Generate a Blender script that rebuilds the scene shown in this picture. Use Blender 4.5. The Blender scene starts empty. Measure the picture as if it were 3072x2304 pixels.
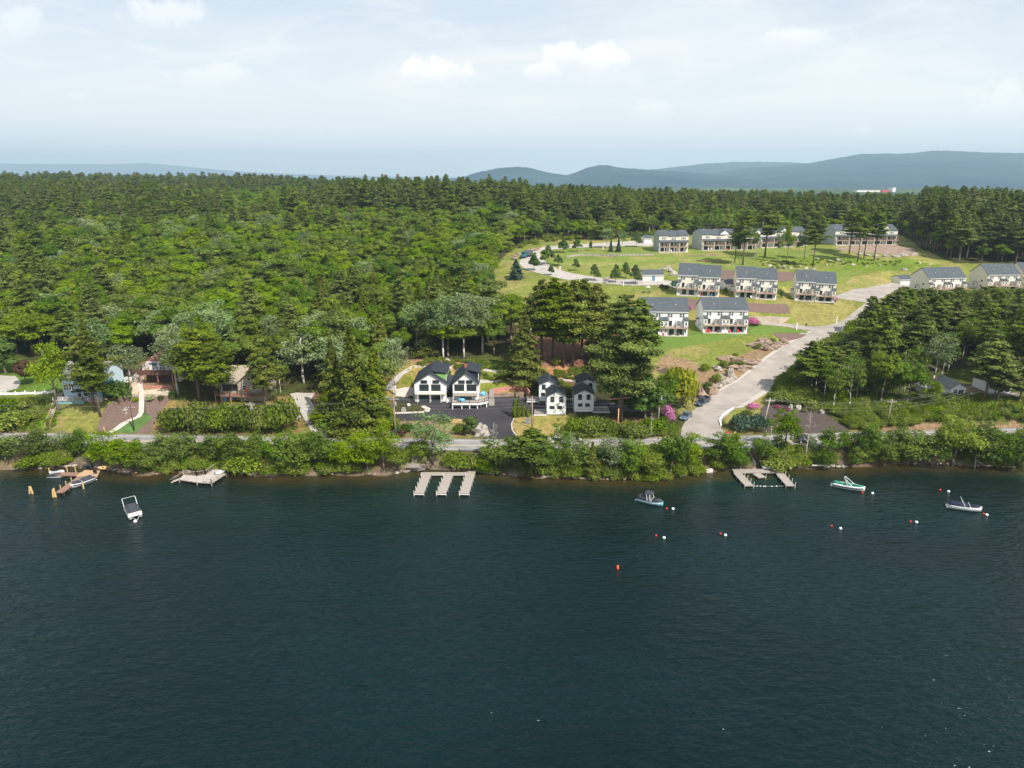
import bpy, bmesh, math, random
import numpy as np
from mathutils import Vector, Matrix
from mathutils.geometry import delaunay_2d_cdt
R = math.radians
scene = bpy.context.scene
COL = scene.collection

# ------------------------------------------------------------------ camera, sky, sun, exposure
CAMZ, PITCH, F = 60.0, R(16.9), 683.0
cam_d = bpy.data.cameras.new('camera'); cam_d.sensor_width = 36.0; cam_d.lens = 36.0 * F / 1024.0
cam_d.clip_start = 0.5; cam_d.clip_end = 60000.0
cam = bpy.data.objects.new('camera', cam_d); COL.objects.link(cam)
cam.location = (0, 0, CAMZ); cam.rotation_euler = (R(90) - PITCH, 0, 0)
scene.camera = cam
scene.view_settings.view_transform = 'Standard'; scene.view_settings.look = 'None'
scene.view_settings.exposure = 0.5; scene.view_settings.gamma = 1.0
SUN_EL, SUN_AZ = R(48), R(140)          # azimuth clockwise from +Y

def build_world():
    w = bpy.data.worlds.new('World'); scene.world = w; w.use_nodes = True
    nt = w.node_tree; nt.nodes.clear(); N = nt.nodes.new; L = nt.links.new
    out = N('ShaderNodeOutputWorld'); bg = N('ShaderNodeBackground'); L(bg.outputs[0], out.inputs[0])
    bg.inputs['Strength'].default_value = 0.1
    sky = N('ShaderNodeTexSky'); sky.sky_type = 'NISHITA'; sky.sun_disc = False
    sky.sun_elevation = SUN_EL; sky.sun_rotation = SUN_AZ; sky.altitude = 100
    sky.air_density = 1.0; sky.dust_density = 2.0; sky.ozone_density = 1.2
    tc = N('ShaderNodeTexCoord')
    def math_(op, a, b=None, c=None, clamp=False):
        n = N('ShaderNodeMath'); n.operation = op; n.use_clamp = clamp
        for i, x in enumerate((a, b, c)):
            if x is None: continue
            if isinstance(x, (int, float)): n.inputs[i].default_value = x
            else: L(x, n.inputs[i])
        return n.outputs[0]
    sep = N('ShaderNodeSeparateXYZ'); L(tc.outputs['Generated'], sep.inputs[0])
    x, y, z = sep.outputs
    zz = math_('MAXIMUM', math_('ADD', z, 0.06), 0.03)
    # plane-projected cloud sheet
    cx = math_('DIVIDE', x, zz); cy = math_('DIVIDE', y, zz)
    cmb = N('ShaderNodeCombineXYZ'); L(cx, cmb.inputs[0]); L(math_('MULTIPLY', cy, 1.0), cmb.inputs[1])
    def noise(vec, scale, det, rough, dist=0.0, off=0.0):
        n = N('ShaderNodeTexNoise'); n.inputs['Scale'].default_value = scale
        n.inputs['Detail'].default_value = det; n.inputs['Roughness'].default_value = rough
        n.inputs['Distortion'].default_value = dist
        if off:
            a = N('ShaderNodeVectorMath'); a.operation = 'ADD'; L(vec, a.inputs[0]); a.inputs[1].default_value = (off, off * .7, off * .3); vec = a.outputs[0]
        L(vec, n.inputs['Vector']); return n.outputs['Fac']
    def ramp(f, a, b, lo=0.0, hi=1.0):
        m = N('ShaderNodeMapRange'); m.interpolation_type = 'SMOOTHSTEP'
        L(f, m.inputs['Value']); m.inputs['From Min'].default_value = a; m.inputs['From Max'].default_value = b
        m.inputs['To Min'].default_value = lo; m.inputs['To Max'].default_value = hi; return m.outputs[0]
    def mix(f, a, b):
        m = N('ShaderNodeMix'); m.data_type = 'RGBA'
        if isinstance(f, (int, float)): m.inputs[0].default_value = f
        else: L(f, m.inputs[0])
        for i, q in ((6, a), (7, b)):
            if isinstance(q, tuple): m.inputs[i].default_value = (*q, 1)
            else: L(q, m.inputs[i])
        return m.outputs[2]
    veil = ramp(noise(cmb.outputs[0], 0.42, 7, 0.58, 0.9, 3.1), 0.36, 0.70, 0.0, 0.80)
    streak = ramp(noise(cmb.outputs[0], 1.0, 8, 0.58, 1.6, 7.7), 0.50, 0.78, 0.0, 0.42)
    c = mix(0.62, sky.outputs[0], SKY_BASE)
    c = mix(veil, c, SKY_VEIL)
    c = mix(streak, c, SKY_STREAK)
    c = mix(ramp(z, 0.30, -0.02, 0.0, 0.95), c, SKY_LOW)
    # small cumulus: soft lobes round given directions, broken up by noise
    nrm = tc.outputs['Generated']
    n3 = noise(nrm, 34, 6, 0.6, 0.4); n4 = noise(nrm, 12, 3, 0.5)
    az = math_('DIVIDE', x, y)
    for (px, py, rx, ry, amt) in CUMULUS:
        dx = (px - 1536) / 3; dy = (py - 1152) / 3
        dY = F * math.cos(PITCH) - dy * math.sin(PITCH); dZ = -F * math.sin(PITCH) - dy * math.cos(PITCH)
        a0 = dx / dY; e0 = dZ / dY
        ax = math_('MULTIPLY', math_('SUBTRACT', az, a0), 1.0 / (rx / 3 / 683)); ay = math_('MULTIPLY', math_('SUBTRACT', math_('DIVIDE', z, y), e0), 1.0 / (ry / 3 / 683))
        d = math_('SQRT', math_('ADD', math_('MULTIPLY', ax, ax), math_('MULTIPLY', ay, ay)))
        d = math_('ADD', d, math_('MULTIPLY', math_('SUBTRACT', n3, 0.5), 2.6))
        d = math_('ADD', d, math_('MULTIPLY', math_('SUBTRACT', n4, 0.5), 1.6))
        m_ = ramp(d, 1.05, 0.35, 0.0, amt)
        m_ = math_('MULTIPLY', m_, ramp(y, 0.0, 0.2))
        c = mix(m_, c, mix(ramp(ay, -0.9, 0.6), CUM_LOW, CUM_HI))
    L(c, bg.inputs['Color'])
SKY_BASE = (4.8, 5.8, 6.8); SKY_VEIL = (7.0, 7.15, 7.2); SKY_STREAK = (7.9, 7.85, 7.7)
SKY_LOW = (8.6, 8.4, 8.0)
CUM_LOW = (7.7, 7.8, 7.9); CUM_HI = (9.9, 9.5, 9.0)
CUMULUS = [(1310, 215, 85, 45, .9), (1800, 170, 70, 48, .95), (1690, 165, 55, 45, .6), (1630, 215, 80, 22, .5),
           (490, 40, 110, 40, .45), (1950, 345, 70, 45, .35), (2590, 405, 32, 24, .4), (3010, 320, 150, 60, .45),
           (2400, 115, 110, 30, .4), (640, 235, 120, 35, .35), (230, 290, 60, 22, .3), (40, 60, 110, 50, .35), (1660, 355, 30, 16, .25)]
build_world()
sun_d = bpy.data.lights.new('sun', 'SUN'); sun_d.energy = 4.7; sun_d.angle = R(0.5); sun_d.color = (1.0, 0.95, 0.87)
sun = bpy.data.objects.new('sun', sun_d); COL.objects.link(sun)
to_sun = Vector((math.sin(SUN_AZ) * math.cos(SUN_EL), math.cos(SUN_AZ) * math.cos(SUN_EL), math.sin(SUN_EL)))
sun.rotation_euler = to_sun.to_track_quat('Z', 'Y').to_euler(); sun.location = (300, -300, 400)
scene.cycles.max_bounces = 6; scene.cycles.transparent_max_bounces = 6
scene.cycles.diffuse_bounces = 2; scene.cycles.glossy_bounces = 2; scene.cycles.volume_bounces = 0

# ------------------------------------------------------------------ photograph pixel -> place
CT, ST = math.cos(PITCH), math.sin(PITCH)
def ray(u, v):
    dx = (u - 1536) / 3.0; dy = (v - 1152) / 3.0
    return dx, F * CT - dy * ST, -F * ST - dy * CT
def P(u, v, z):
    dx, dY, dZ = ray(u, v); t = (z - CAMZ) / dZ
    return Vector((dx * t, dY * t, z))
def PY(u, v, Y):
    dx, dY, dZ = ray(u, v); t = Y / dY
    return Vector((dx * t, Y, CAMZ + dZ * t))

# ------------------------------------------------------------------ terrain height field
def S(t):
    t = np.clip(t, 0, 1); return t * t * (3 - 2 * t)
ctrl_px = [  # u, v, z
 (0,1290,3),(200,1290,3),(420,1295,3),(700,1295,3),(960,1300,2.9),(1200,1305,2.9),(1450,1305,2.9),(1750,1305,2.9),(1950,1300,2.9),(2300,1298,2.9),(2600,1290,3),(2900,1284,3.2),
 (60,1230,4.8),(220,1270,3.8),(220,1205,6.8),(100,1187,7),(20,1187,7),(100,1100,7.5),(20,1110,7.5),(260,1180,7.2),(340,1190,6.8),
 (410,1250,4.6),(430,1190,7.2),(470,1160,8.3),(470,1100,9),(560,1240,4.2),(700,1240,4),(700,1195,5.5),(560,1190,6),
 (900,1220,4.3),(880,1185,5),(960,1250,3.6),(1100,1280,3.2),(1180,1200,4),(1300,1205,4),(1400,1228,3.6),(1520,1195,4.2),(1540,1260,3.2),
 (1180,1130,6.5),(1300,1120,7),(1450,1120,7.2),(1420,1095,8.5),(1250,1085,9),(1550,1110,8.5),(1600,1170,5),(1670,1247,3.8),(1760,1230,3.9),(1680,1195,4.4),(1850,1265,3.3),
 (1700,1110,8.5),(1650,1075,11),(1800,1080,9.5),(1900,1150,6.2),(1990,1240,3.4),
 (2000,1130,6.6),(1950,1060,9.6),(2050,1045,10.6),(2060,1000,12),(1960,1005,12),(2200,995,12),(2280,985,12.1),(2340,1010,10.8),(2200,1060,9.6),(2120,1120,7.4),
 (2120,1290,2.9),(2100,1230,3.3),(2150,1185,4.5),(2220,1140,5.7),(2300,1085,7.9),(2400,1032,10),(2480,990,12.2),(2530,965,13.2),
 (2300,1200,3.9),(2400,1250,3.3),(2400,1150,5.4),(2500,1240,4.2),(2700,1240,4.5),(2900,1215,6.6),(3050,1200,7.5),(2700,1150,6.6),(2550,1100,7.6),(2890,1193,8),(3020,1185,8.6),(2780,1193,7.4),
 (2900,1050,12),(2700,1000,13),(3060,1050,12),
 (2300,965,12.7),(2360,955,12.9),(2400,960,12.9),(2420,930,15),(2250,900,18.3),(2080,884,18.5),(2430,905,17.6),(2350,902,18),(2480,900,17.3),(2560,890,17.4),(2640,870,17.6),(2560,935,14.8),
 (1960,845,20.3),(1800,852,19),(1700,845,19),(1620,815,20),(1560,785,22),(1640,750,23.5),(1800,738,24.5),(1900,728,25),(2000,742,25.3),(2150,742,25.5),(2330,735,26),(2430,735,26.5),(2600,733,27.5),(2700,735,27),
 (1800,790,21.8),(2000,790,22.5),(2200,790,22.5),(2300,820,21.3),(2450,805,22),(2550,798,22.6),(2650,790,22.6),(2750,820,20.8),(2500,850,19.2),(2620,765,24.5),
 (2800,872,17),(2960,875,16.4),(3060,870,16.4),(2850,800,22),(3000,795,22.5),(2950,910,15.2),
 (1500,850,17.5),(1500,950,14),(1480,780,21),(1650,960,13.2),(1750,960,13),(1860,940,13.8)]
ctrl_xy = [(-300,300,16),(-200,240,11),(-150,300,15),(-80,240,11),(-60,300,16),(-20,230,11),(-300,450,27),(-180,400,24),(-100,450,30),(-60,380,24),(0,400,26),(0,470,31),(60,460,29),(150,470,27),(250,450,25),
 (300,400,23),(400,330,20),(400,200,12),(-300,180,8),(-450,300,16),(-500,650,35),(-200,650,34),(0,600,33),(200,600,28),(400,600,24),(600,500,20),(-900,900,44),(-500,900,38),(-100,900,30),(300,900,16),(700,900,8),(-1200,500,30)]
CP = [tuple(P(u, v, z)) for (u, v, z) in ctrl_px] + [(x, y, z) for x, y, z in ctrl_xy]
CP = np.array(CP)
def rbf_fit(cp):
    d = np.sqrt(((cp[:, None, :2] - cp[None, :, :2]) ** 2).sum(-1) + 9.0)
    n = len(cp); A = np.zeros((n + 1, n + 1)); A[:n, :n] = d - np.eye(n) * 3.0; A[:n, n] = 1; A[n, :n] = 1
    return np.linalg.solve(A, np.append(cp[:, 2], 0))
WR = rbf_fit(CP)
def rbf(X, Y):
    out = np.full(X.shape, WR[-1])
    for i in range(len(CP)):
        out += WR[i] * np.sqrt((X - CP[i, 0]) ** 2 + (Y - CP[i, 1]) ** 2 + 9.0)
    return out
def curve(pts, z):
    q = sorted([tuple(P(u, v, z))[:2] for u, v in pts]); return np.array([a for a, _ in q]), np.array([b for _, b in q])
SHX, SHY = curve([(-400,1405),(0,1410),(60,1408),(140,1404),(200,1398),(260,1402),(330,1412),(430,1425),(500,1420),(560,1416),(680,1412),(760,1425),(840,1430),(900,1428),(1000,1424),(1150,1425),(1225,1415),(1260,1408),(1400,1410),(1450,1420),(1560,1428),(1700,1435),(1850,1440),(1960,1442),(2040,1430),(2100,1418),(2170,1412),(2300,1405),(2430,1405),(2520,1402),(2620,1395),(2700,1390),(2800,1392),(2950,1398),(3072,1405),(3400,1405)], 0)
YNX, YNY = curve([(0,1336),(434,1343),(1064,1348),(1430,1354),(1747,1352),(2270,1345),(2560,1336),(2780,1329),(3072,1316)], 2.8)
YFX, YFY = curve([(0,1299),(434,1305),(1064,1314),(1430,1319),(1747,1319),(2270,1307),(2560,1298),(2780,1293),(3072,1283)], 2.8)
shore = lambda x: np.interp(x, SHX, SHY); yn = lambda x: np.interp(x, YNX, YNY); yf = lambda x: np.interp(x, YFX, YFY)
def expand(a, b, step, lo, hi, g=1.14):
    c = list(np.arange(a, b + 1e-6, step)); s = step; x = a; left = []
    while x > lo: s *= g; x -= s; left.append(x)
    s = step; x = c[-1]; right = []
    while x < hi: s *= g; x += s; right.append(x)
    return np.array(left[::-1] + c + right)
XS = expand(-150, 260, 1.25, -16000, 16000); YS = expand(128, 390, 1.25, -3000, 16000)
def vnoise(X, Y, s, seed=0):
    rs = np.random.RandomState(seed); T = rs.rand(64, 64)
    x = X / s; y = Y / s; i = np.floor(x).astype(int); j = np.floor(y).astype(int); fx = S(x - i); fy = S(y - j)
    g = lambda a, b: T[a % 64, b % 64]
    return (g(i, j) * (1 - fx) + g(i + 1, j) * fx) * (1 - fy) + (g(i, j + 1) * (1 - fx) + g(i + 1, j + 1) * fx) * fy - 0.5
GX, GY = np.meshgrid(XS, YS, indexing='ij')
def height(X, Y):
    z = np.clip(rbf(np.clip(X, -1200, 1000), np.clip(Y, 0, 1100)), 2.2, 56)
    z += 0.5 * vnoise(X, Y, 14, 1) * S((Y - 165) / 20) + 0.2 * vnoise(X, Y, 4, 2) * S((Y - 155) / 10)
    z += (5.0 * vnoise(X, Y, 48, 81) + 2.0 * vnoise(X, Y, 20, 82)) * S((Y - 215) / 60) * S((-X - 8) / 35) * (1 - S((Y - 420) / 60) * .5)
    az = X / np.maximum(Y, 1)
    base = 36 * (1 - S((az + 0.45) / 0.75)) + 2
    base = base * (1 - S((Y - 2200) / 1500)) + 1.0 + 8 * vnoise(X, Y, 700, 5)
    w = S((Y - 750) / 500); z = z * (1 - w) + base * w
    a, b, c = shore(X) + 0.8 * vnoise(X, Y * 0, 3, 3) * 2, yn(X) - 0.4, yf(X) + 0.8
    t = (Y - a) / np.maximum(b - a, 1)
    bank = 0.12 + 2.68 * np.clip(t, 0, 1) ** 0.8 + 0.5 * vnoise(X, Y, 2.2, 4) * np.sin(np.clip(t, 0, 1) * 3.14)
    zz = np.where(Y < b, bank, np.where(Y < c, 2.8, 2.8 + (z - 2.8) * S((Y - c) / 4.0)))
    return np.where(Y < a, np.maximum(-0.05 - (a - Y) * 0.4, -5), zz)
GZ = height(GX, GY)
def pad(p0, p1, depth, z, margin=1.2, fall=3.5, front=0.6):
    a = np.array([p0.x, p0.y]); b = np.array([p1.x, p1.y]); e = b - a; Lh = np.linalg.norm(e); e = e / Lh; n = np.array([-e[1], e[0]])
    s = (GX - a[0]) * e[0] + (GY - a[1]) * e[1]; t = (GX - a[0]) * n[0] + (GY - a[1]) * n[1]
    ds = np.maximum(np.maximum(-margin - s, s - Lh - margin), 0); dt = np.maximum(np.maximum(-front - t, t - depth - margin), 0)
    w = 1 - S(np.sqrt(ds ** 2 + dt ** 2) / fall)
    GZ[:] = GZ * (1 - w) + z * w
def zf(x, y):
    x = np.asarray(x, float); y = np.asarray(y, float)
    i = np.clip(np.searchsorted(XS, x) - 1, 0, len(XS) - 2); j = np.clip(np.searchsorted(YS, y) - 1, 0, len(YS) - 2)
    fx = (x - XS[i]) / (XS[i + 1] - XS[i]); fy = (y - YS[j]) / (YS[j + 1] - YS[j])
    return (GZ[i, j] * (1 - fx) + GZ[i + 1, j] * fx) * (1 - fy) + (GZ[i, j + 1] * (1 - fx) + GZ[i + 1, j + 1] * fx) * fy
def G(u, v):
    dx, dY, dZ = ray(u, v)
    if dZ > -1: dZ = -1.0
    t = np.linspace(60.0 / dY, 1500.0 / dY, 4000); h = CAMZ + t * dZ - zf(t * dx, t * dY)
    k = int(np.argmax(h < 0)) if (h < 0).any() else len(t) - 1
    if k > 0:
        a = h[k - 1] / (h[k - 1] - h[k] + 1e-9); tt = t[k - 1] + (t[k] - t[k - 1]) * a
    else: tt = t[k]
    x, y = tt * dx, tt * dY
    return Vector((x, y, float(zf(x, y))))
def gz(x, y, off=0.0): return Vector((x, y, float(zf(x, y)) + off))

# ------------------------------------------------------------------ scene-graph helpers
def C(r, g, b):
    f = lambda c: ((c / 255.0 + 0.055) / 1.055) ** 2.4 if c > 10 else c / 255.0 / 12.92
    return (f(r), f(g), f(b))
def tag(o, label=None, cat=None, group=None, kind=None):
    if label: o['label'] = label
    if cat: o['category'] = cat
    if group: o['group'] = group
    if kind: o['kind'] = kind
    return o
def empty(name, loc, rz=0.0, label=None, cat=None, group=None):
    o = bpy.data.objects.new(name, None); COL.objects.link(o); o.location = loc; o.rotation_euler = (0, 0, rz)
    o.empty_display_size = 0.5
    return tag(o, label, cat, group)
class MB:
    def __init__(s): s.v = []; s.f = []; s.M = Matrix.Identity(4); s.smooth = False
    def add(s, vs, fs):
        b = len(s.v); s.v += [tuple(s.M @ Vector(p)) for p in vs]; s.f += [tuple(b + i for i in q) for q in fs]; return s
    def box(s, x0, x1, y0, y1, z0, z1):
        return s.add([(x0,y0,z0),(x1,y0,z0),(x1,y1,z0),(x0,y1,z0),(x0,y0,z1),(x1,y0,z1),(x1,y1,z1),(x0,y1,z1)],
                     [(0,3,2,1),(4,5,6,7),(0,1,5,4),(1,2,6,5),(2,3,7,6),(3,0,4,7)])
    def prism(s, poly, a, b, axis='x'):     # poly: 2-D ring, extruded between a and b along axis
        n = len(poly)
        def p(q, t): return {'x': (t, q[0], q[1]), 'y': (q[0], t, q[1]), 'z': (q[0], q[1], t)}[axis]
        vs = [p(q, a) for q in poly] + [p(q, b) for q in poly]
        return s.add(vs, [tuple(range(n))[::-1], tuple(range(n, 2 * n))] + [(i, (i + 1) % n, n + (i + 1) % n, n + i) for i in range(n)])
    def tube(s, a, b, r0, r1=None, n=6):
        r1 = r0 if r1 is None else r1; a = Vector(a); b = Vector(b); d = (b - a).normalized()
        u = d.orthogonal().normalized(); w = d.cross(u); vs = []
        for c, r in ((a, r0), (b, r1)):
            for k in range(n):
                t = 2 * math.pi * k / n; vs.append(tuple(c + u * (math.cos(t) * r) + w * (math.sin(t) * r)))
        return s.add(vs, [(i, (i + 1) % n, n + (i + 1) % n, n + i) for i in range(n)] + [tuple(range(n))[::-1], tuple(range(n, 2 * n))])
    def path(s, pts, r, n=6):
        for a, b in zip(pts[:-1], pts[1:]): s.tube(a, b, r, r, n)
        return s
    def loft(s, rings, cap=True, close=True):
        n = len(rings[0]); vs = [p for r in rings for p in r]; fs = []
        for k in range(len(rings) - 1):
            for i in range(n if close else n - 1): fs.append((k * n + i, k * n + (i + 1) % n, (k + 1) * n + (i + 1) % n, (k + 1) * n + i))
        if cap: fs += [tuple(range(n))[::-1], tuple(range((len(rings) - 1) * n, len(rings) * n))]
        return s.add(vs, fs)
    def ball(s, c, rx, ry=None, rz=None, n=8, m=6):
        ry = ry or rx; rz = rz or rx; rings = []
        for j in range(1, m):
            t = math.pi * j / m; rings.append([(c[0] + rx * math.sin(t) * math.cos(2 * math.pi * i / n), c[1] + ry * math.sin(t) * math.sin(2 * math.pi * i / n), c[2] - rz * math.cos(t)) for i in range(n)])
        b = len(s.v); s.loft(rings, cap=False)
        lo = len(s.v); s.add([(c[0], c[1], c[2] - rz), (c[0], c[1], c[2] + rz)], [])
        for i in range(n):
            s.f.append((lo, b + (i + 1) % n, b + i)); s.f.append((lo + 1, b + (m - 2) * n + i, b + (m - 2) * n + (i + 1) % n))
        return s
    def rock(s, c, rx, ry, rz, rng, n=8, m=6):
        k = len(s.v); s.ball(c, rx, ry, rz, n, m)
        for i in range(k, len(s.v)):
            p = Vector(s.v[i]); q = p - Vector(c); q *= rng.uniform(0.62, 1.22); s.v[i] = tuple(Vector(c) + q)
        return s
    def build(s, name, mat, parent=None, label=None, smooth=False):
        me = bpy.data.meshes.new(name); me.from_pydata(s.v, [], s.f); me.update()
        bm = bmesh.new(); bm.from_mesh(me); bmesh.ops.recalc_face_normals(bm, faces=bm.faces); bm.to_mesh(me); bm.free()
        if isinstance(mat, (list, tuple)):
            for m_ in mat: me.materials.append(m_)
        else: me.materials.append(mat)
        if smooth: me.shade_smooth()
        o = bpy.data.objects.new(name, me); COL.objects.link(o)
        if parent is not None: o.parent = parent
        if label: o['label'] = label
        return o
def children(o): return [c for c in COL.objects if c.parent is o]
def copy_tree(o, loc=None, rz=None, parent=None, kids=None):
    c = o.copy(); COL.objects.link(c)
    if parent is not None: c.parent = parent
    for ch in (kids if kids is not None else children(o)): copy_tree(ch, parent=c, kids=None if kids is None else [])
    if loc is not None: c.location = loc
    if rz is not None: c.rotation_euler[2] = rz
    return c

# ------------------------------------------------------------------ materials
def nodes(m):
    m.use_nodes = True; nt = m.node_tree; nt.nodes.clear(); return nt, nt.nodes.new, nt.links.new
def mat(name, col, rough=0.7, var=0.18, scale=1.5, metal=0.0, bump=0.0, bscale=20.0, spec=0.3, coat=0.0, stain=None):
    m = bpy.data.materials.new(name); nt, N, L = nodes(m)
    out = N('ShaderNodeOutputMaterial'); b = N('ShaderNodeBsdfPrincipled'); L(b.outputs[0], out.inputs[0])
    b.inputs['Roughness'].default_value = rough; b.inputs['Metallic'].default_value = metal
    b.inputs['Specular IOR Level'].default_value = spec; b.inputs['Coat Weight'].default_value = coat
    tc = N('ShaderNodeTexCoord'); n = N('ShaderNodeTexNoise'); n.inputs['Scale'].default_value = scale; n.inputs['Detail'].default_value = 6
    L(tc.outputs['Object'], n.inputs['Vector'])
    mx = N('ShaderNodeMix'); mx.data_type = 'RGBA'; mr = N('ShaderNodeMapRange'); mr.inputs['From Min'].default_value = .3; mr.inputs['From Max'].default_value = .7
    L(n.outputs['Fac'], mr.inputs['Value']); L(mr.outputs[0], mx.inputs[0])
    a = tuple(c * (1 - var) for c in col); d = stain if stain else tuple(min(1, c * (1 + var)) for c in col)
    mx.inputs[6].default_value = (*a, 1); mx.inputs[7].default_value = (*d, 1); L(mx.outputs[2], b.inputs['Base Color'])
    if bump:
        n2 = N('ShaderNodeTexNoise'); n2.inputs['Scale'].default_value = bscale; n2.inputs['Detail'].default_value = 4; L(tc.outputs['Object'], n2.inputs['Vector'])
        bp = N('ShaderNodeBump'); bp.inputs['Strength'].default_value = bump; bp.inputs['Distance'].default_value = 0.1; L(n2.outputs['Fac'], bp.inputs['Height']); L(bp.outputs[0], b.inputs['Normal'])
    return m
def leafmat(name, dark, light, transl=0.3, hue=0.014, objvar=0.36):
    m = bpy.data.materials.new(name); nt, N, L = nodes(m)
    out = N('ShaderNodeOutputMaterial'); at = N('ShaderNodeAttribute'); at.attribute_name = 'tone'; oi = N('ShaderNodeObjectInfo')
    a = N('ShaderNodeMath'); a.operation = 'MULTIPLY_ADD'; L(oi.outputs['Random'], a.inputs[0]); a.inputs[1].default_value = objvar; a.inputs[2].default_value = -objvar / 2
    s_ = N('ShaderNodeMath'); s_.operation = 'ADD'; s_.use_clamp = True; L(a.outputs[0], s_.inputs[0]); L(at.outputs['Fac'], s_.inputs[1])
    mx = N('ShaderNodeMix'); mx.data_type = 'RGBA'; L(s_.outputs[0], mx.inputs[0]); mx.inputs[6].default_value = (*dark, 1); mx.inputs[7].default_value = (*light, 1)
    hs = N('ShaderNodeHueSaturation'); L(mx.outputs[2], hs.inputs['Color'])
    wn = N('ShaderNodeTexWhiteNoise'); wn.noise_dimensions = '1D'; L(oi.outputs['Random'], wn.inputs['W'])
    hm = N('ShaderNodeMapRange'); hm.inputs['To Min'].default_value = 0.5 - hue; hm.inputs['To Max'].default_value = 0.5 + hue; L(wn.outputs['Value'], hm.inputs['Value']); L(hm.outputs[0], hs.inputs['Hue'])
    sm = N('ShaderNodeMapRange'); sm.inputs['To Min'].default_value = 0.9; sm.inputs['To Max'].default_value = 1.12; L(wn.outputs['Value'], sm.inputs['Value']); L(sm.outputs[0], hs.inputs['Saturation'])
    d = N('ShaderNodeBsdfDiffuse'); t = N('ShaderNodeBsdfTranslucent'); mm = N('ShaderNodeMixShader'); mm.inputs[0].default_value = transl
    L(hs.outputs[0], d.inputs[0]); L(hs.outputs[0], t.inputs[0]); L(d.outputs[0], mm.inputs[1]); L(t.outputs[0], mm.inputs[2])
    g = N('ShaderNodeBsdfGlossy'); g.inputs['Roughness'].default_value = 0.45; g.inputs['Color'].default_value = (0.8, 0.9, 0.8, 1); m2 = N('ShaderNodeMixShader'); m2.inputs[0].default_value = 0.012
    L(mm.outputs[0], m2.inputs[1]); L(g.outputs[0], m2.inputs[2]); L(m2.outputs[0], out.inputs[0])
    return m
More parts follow.
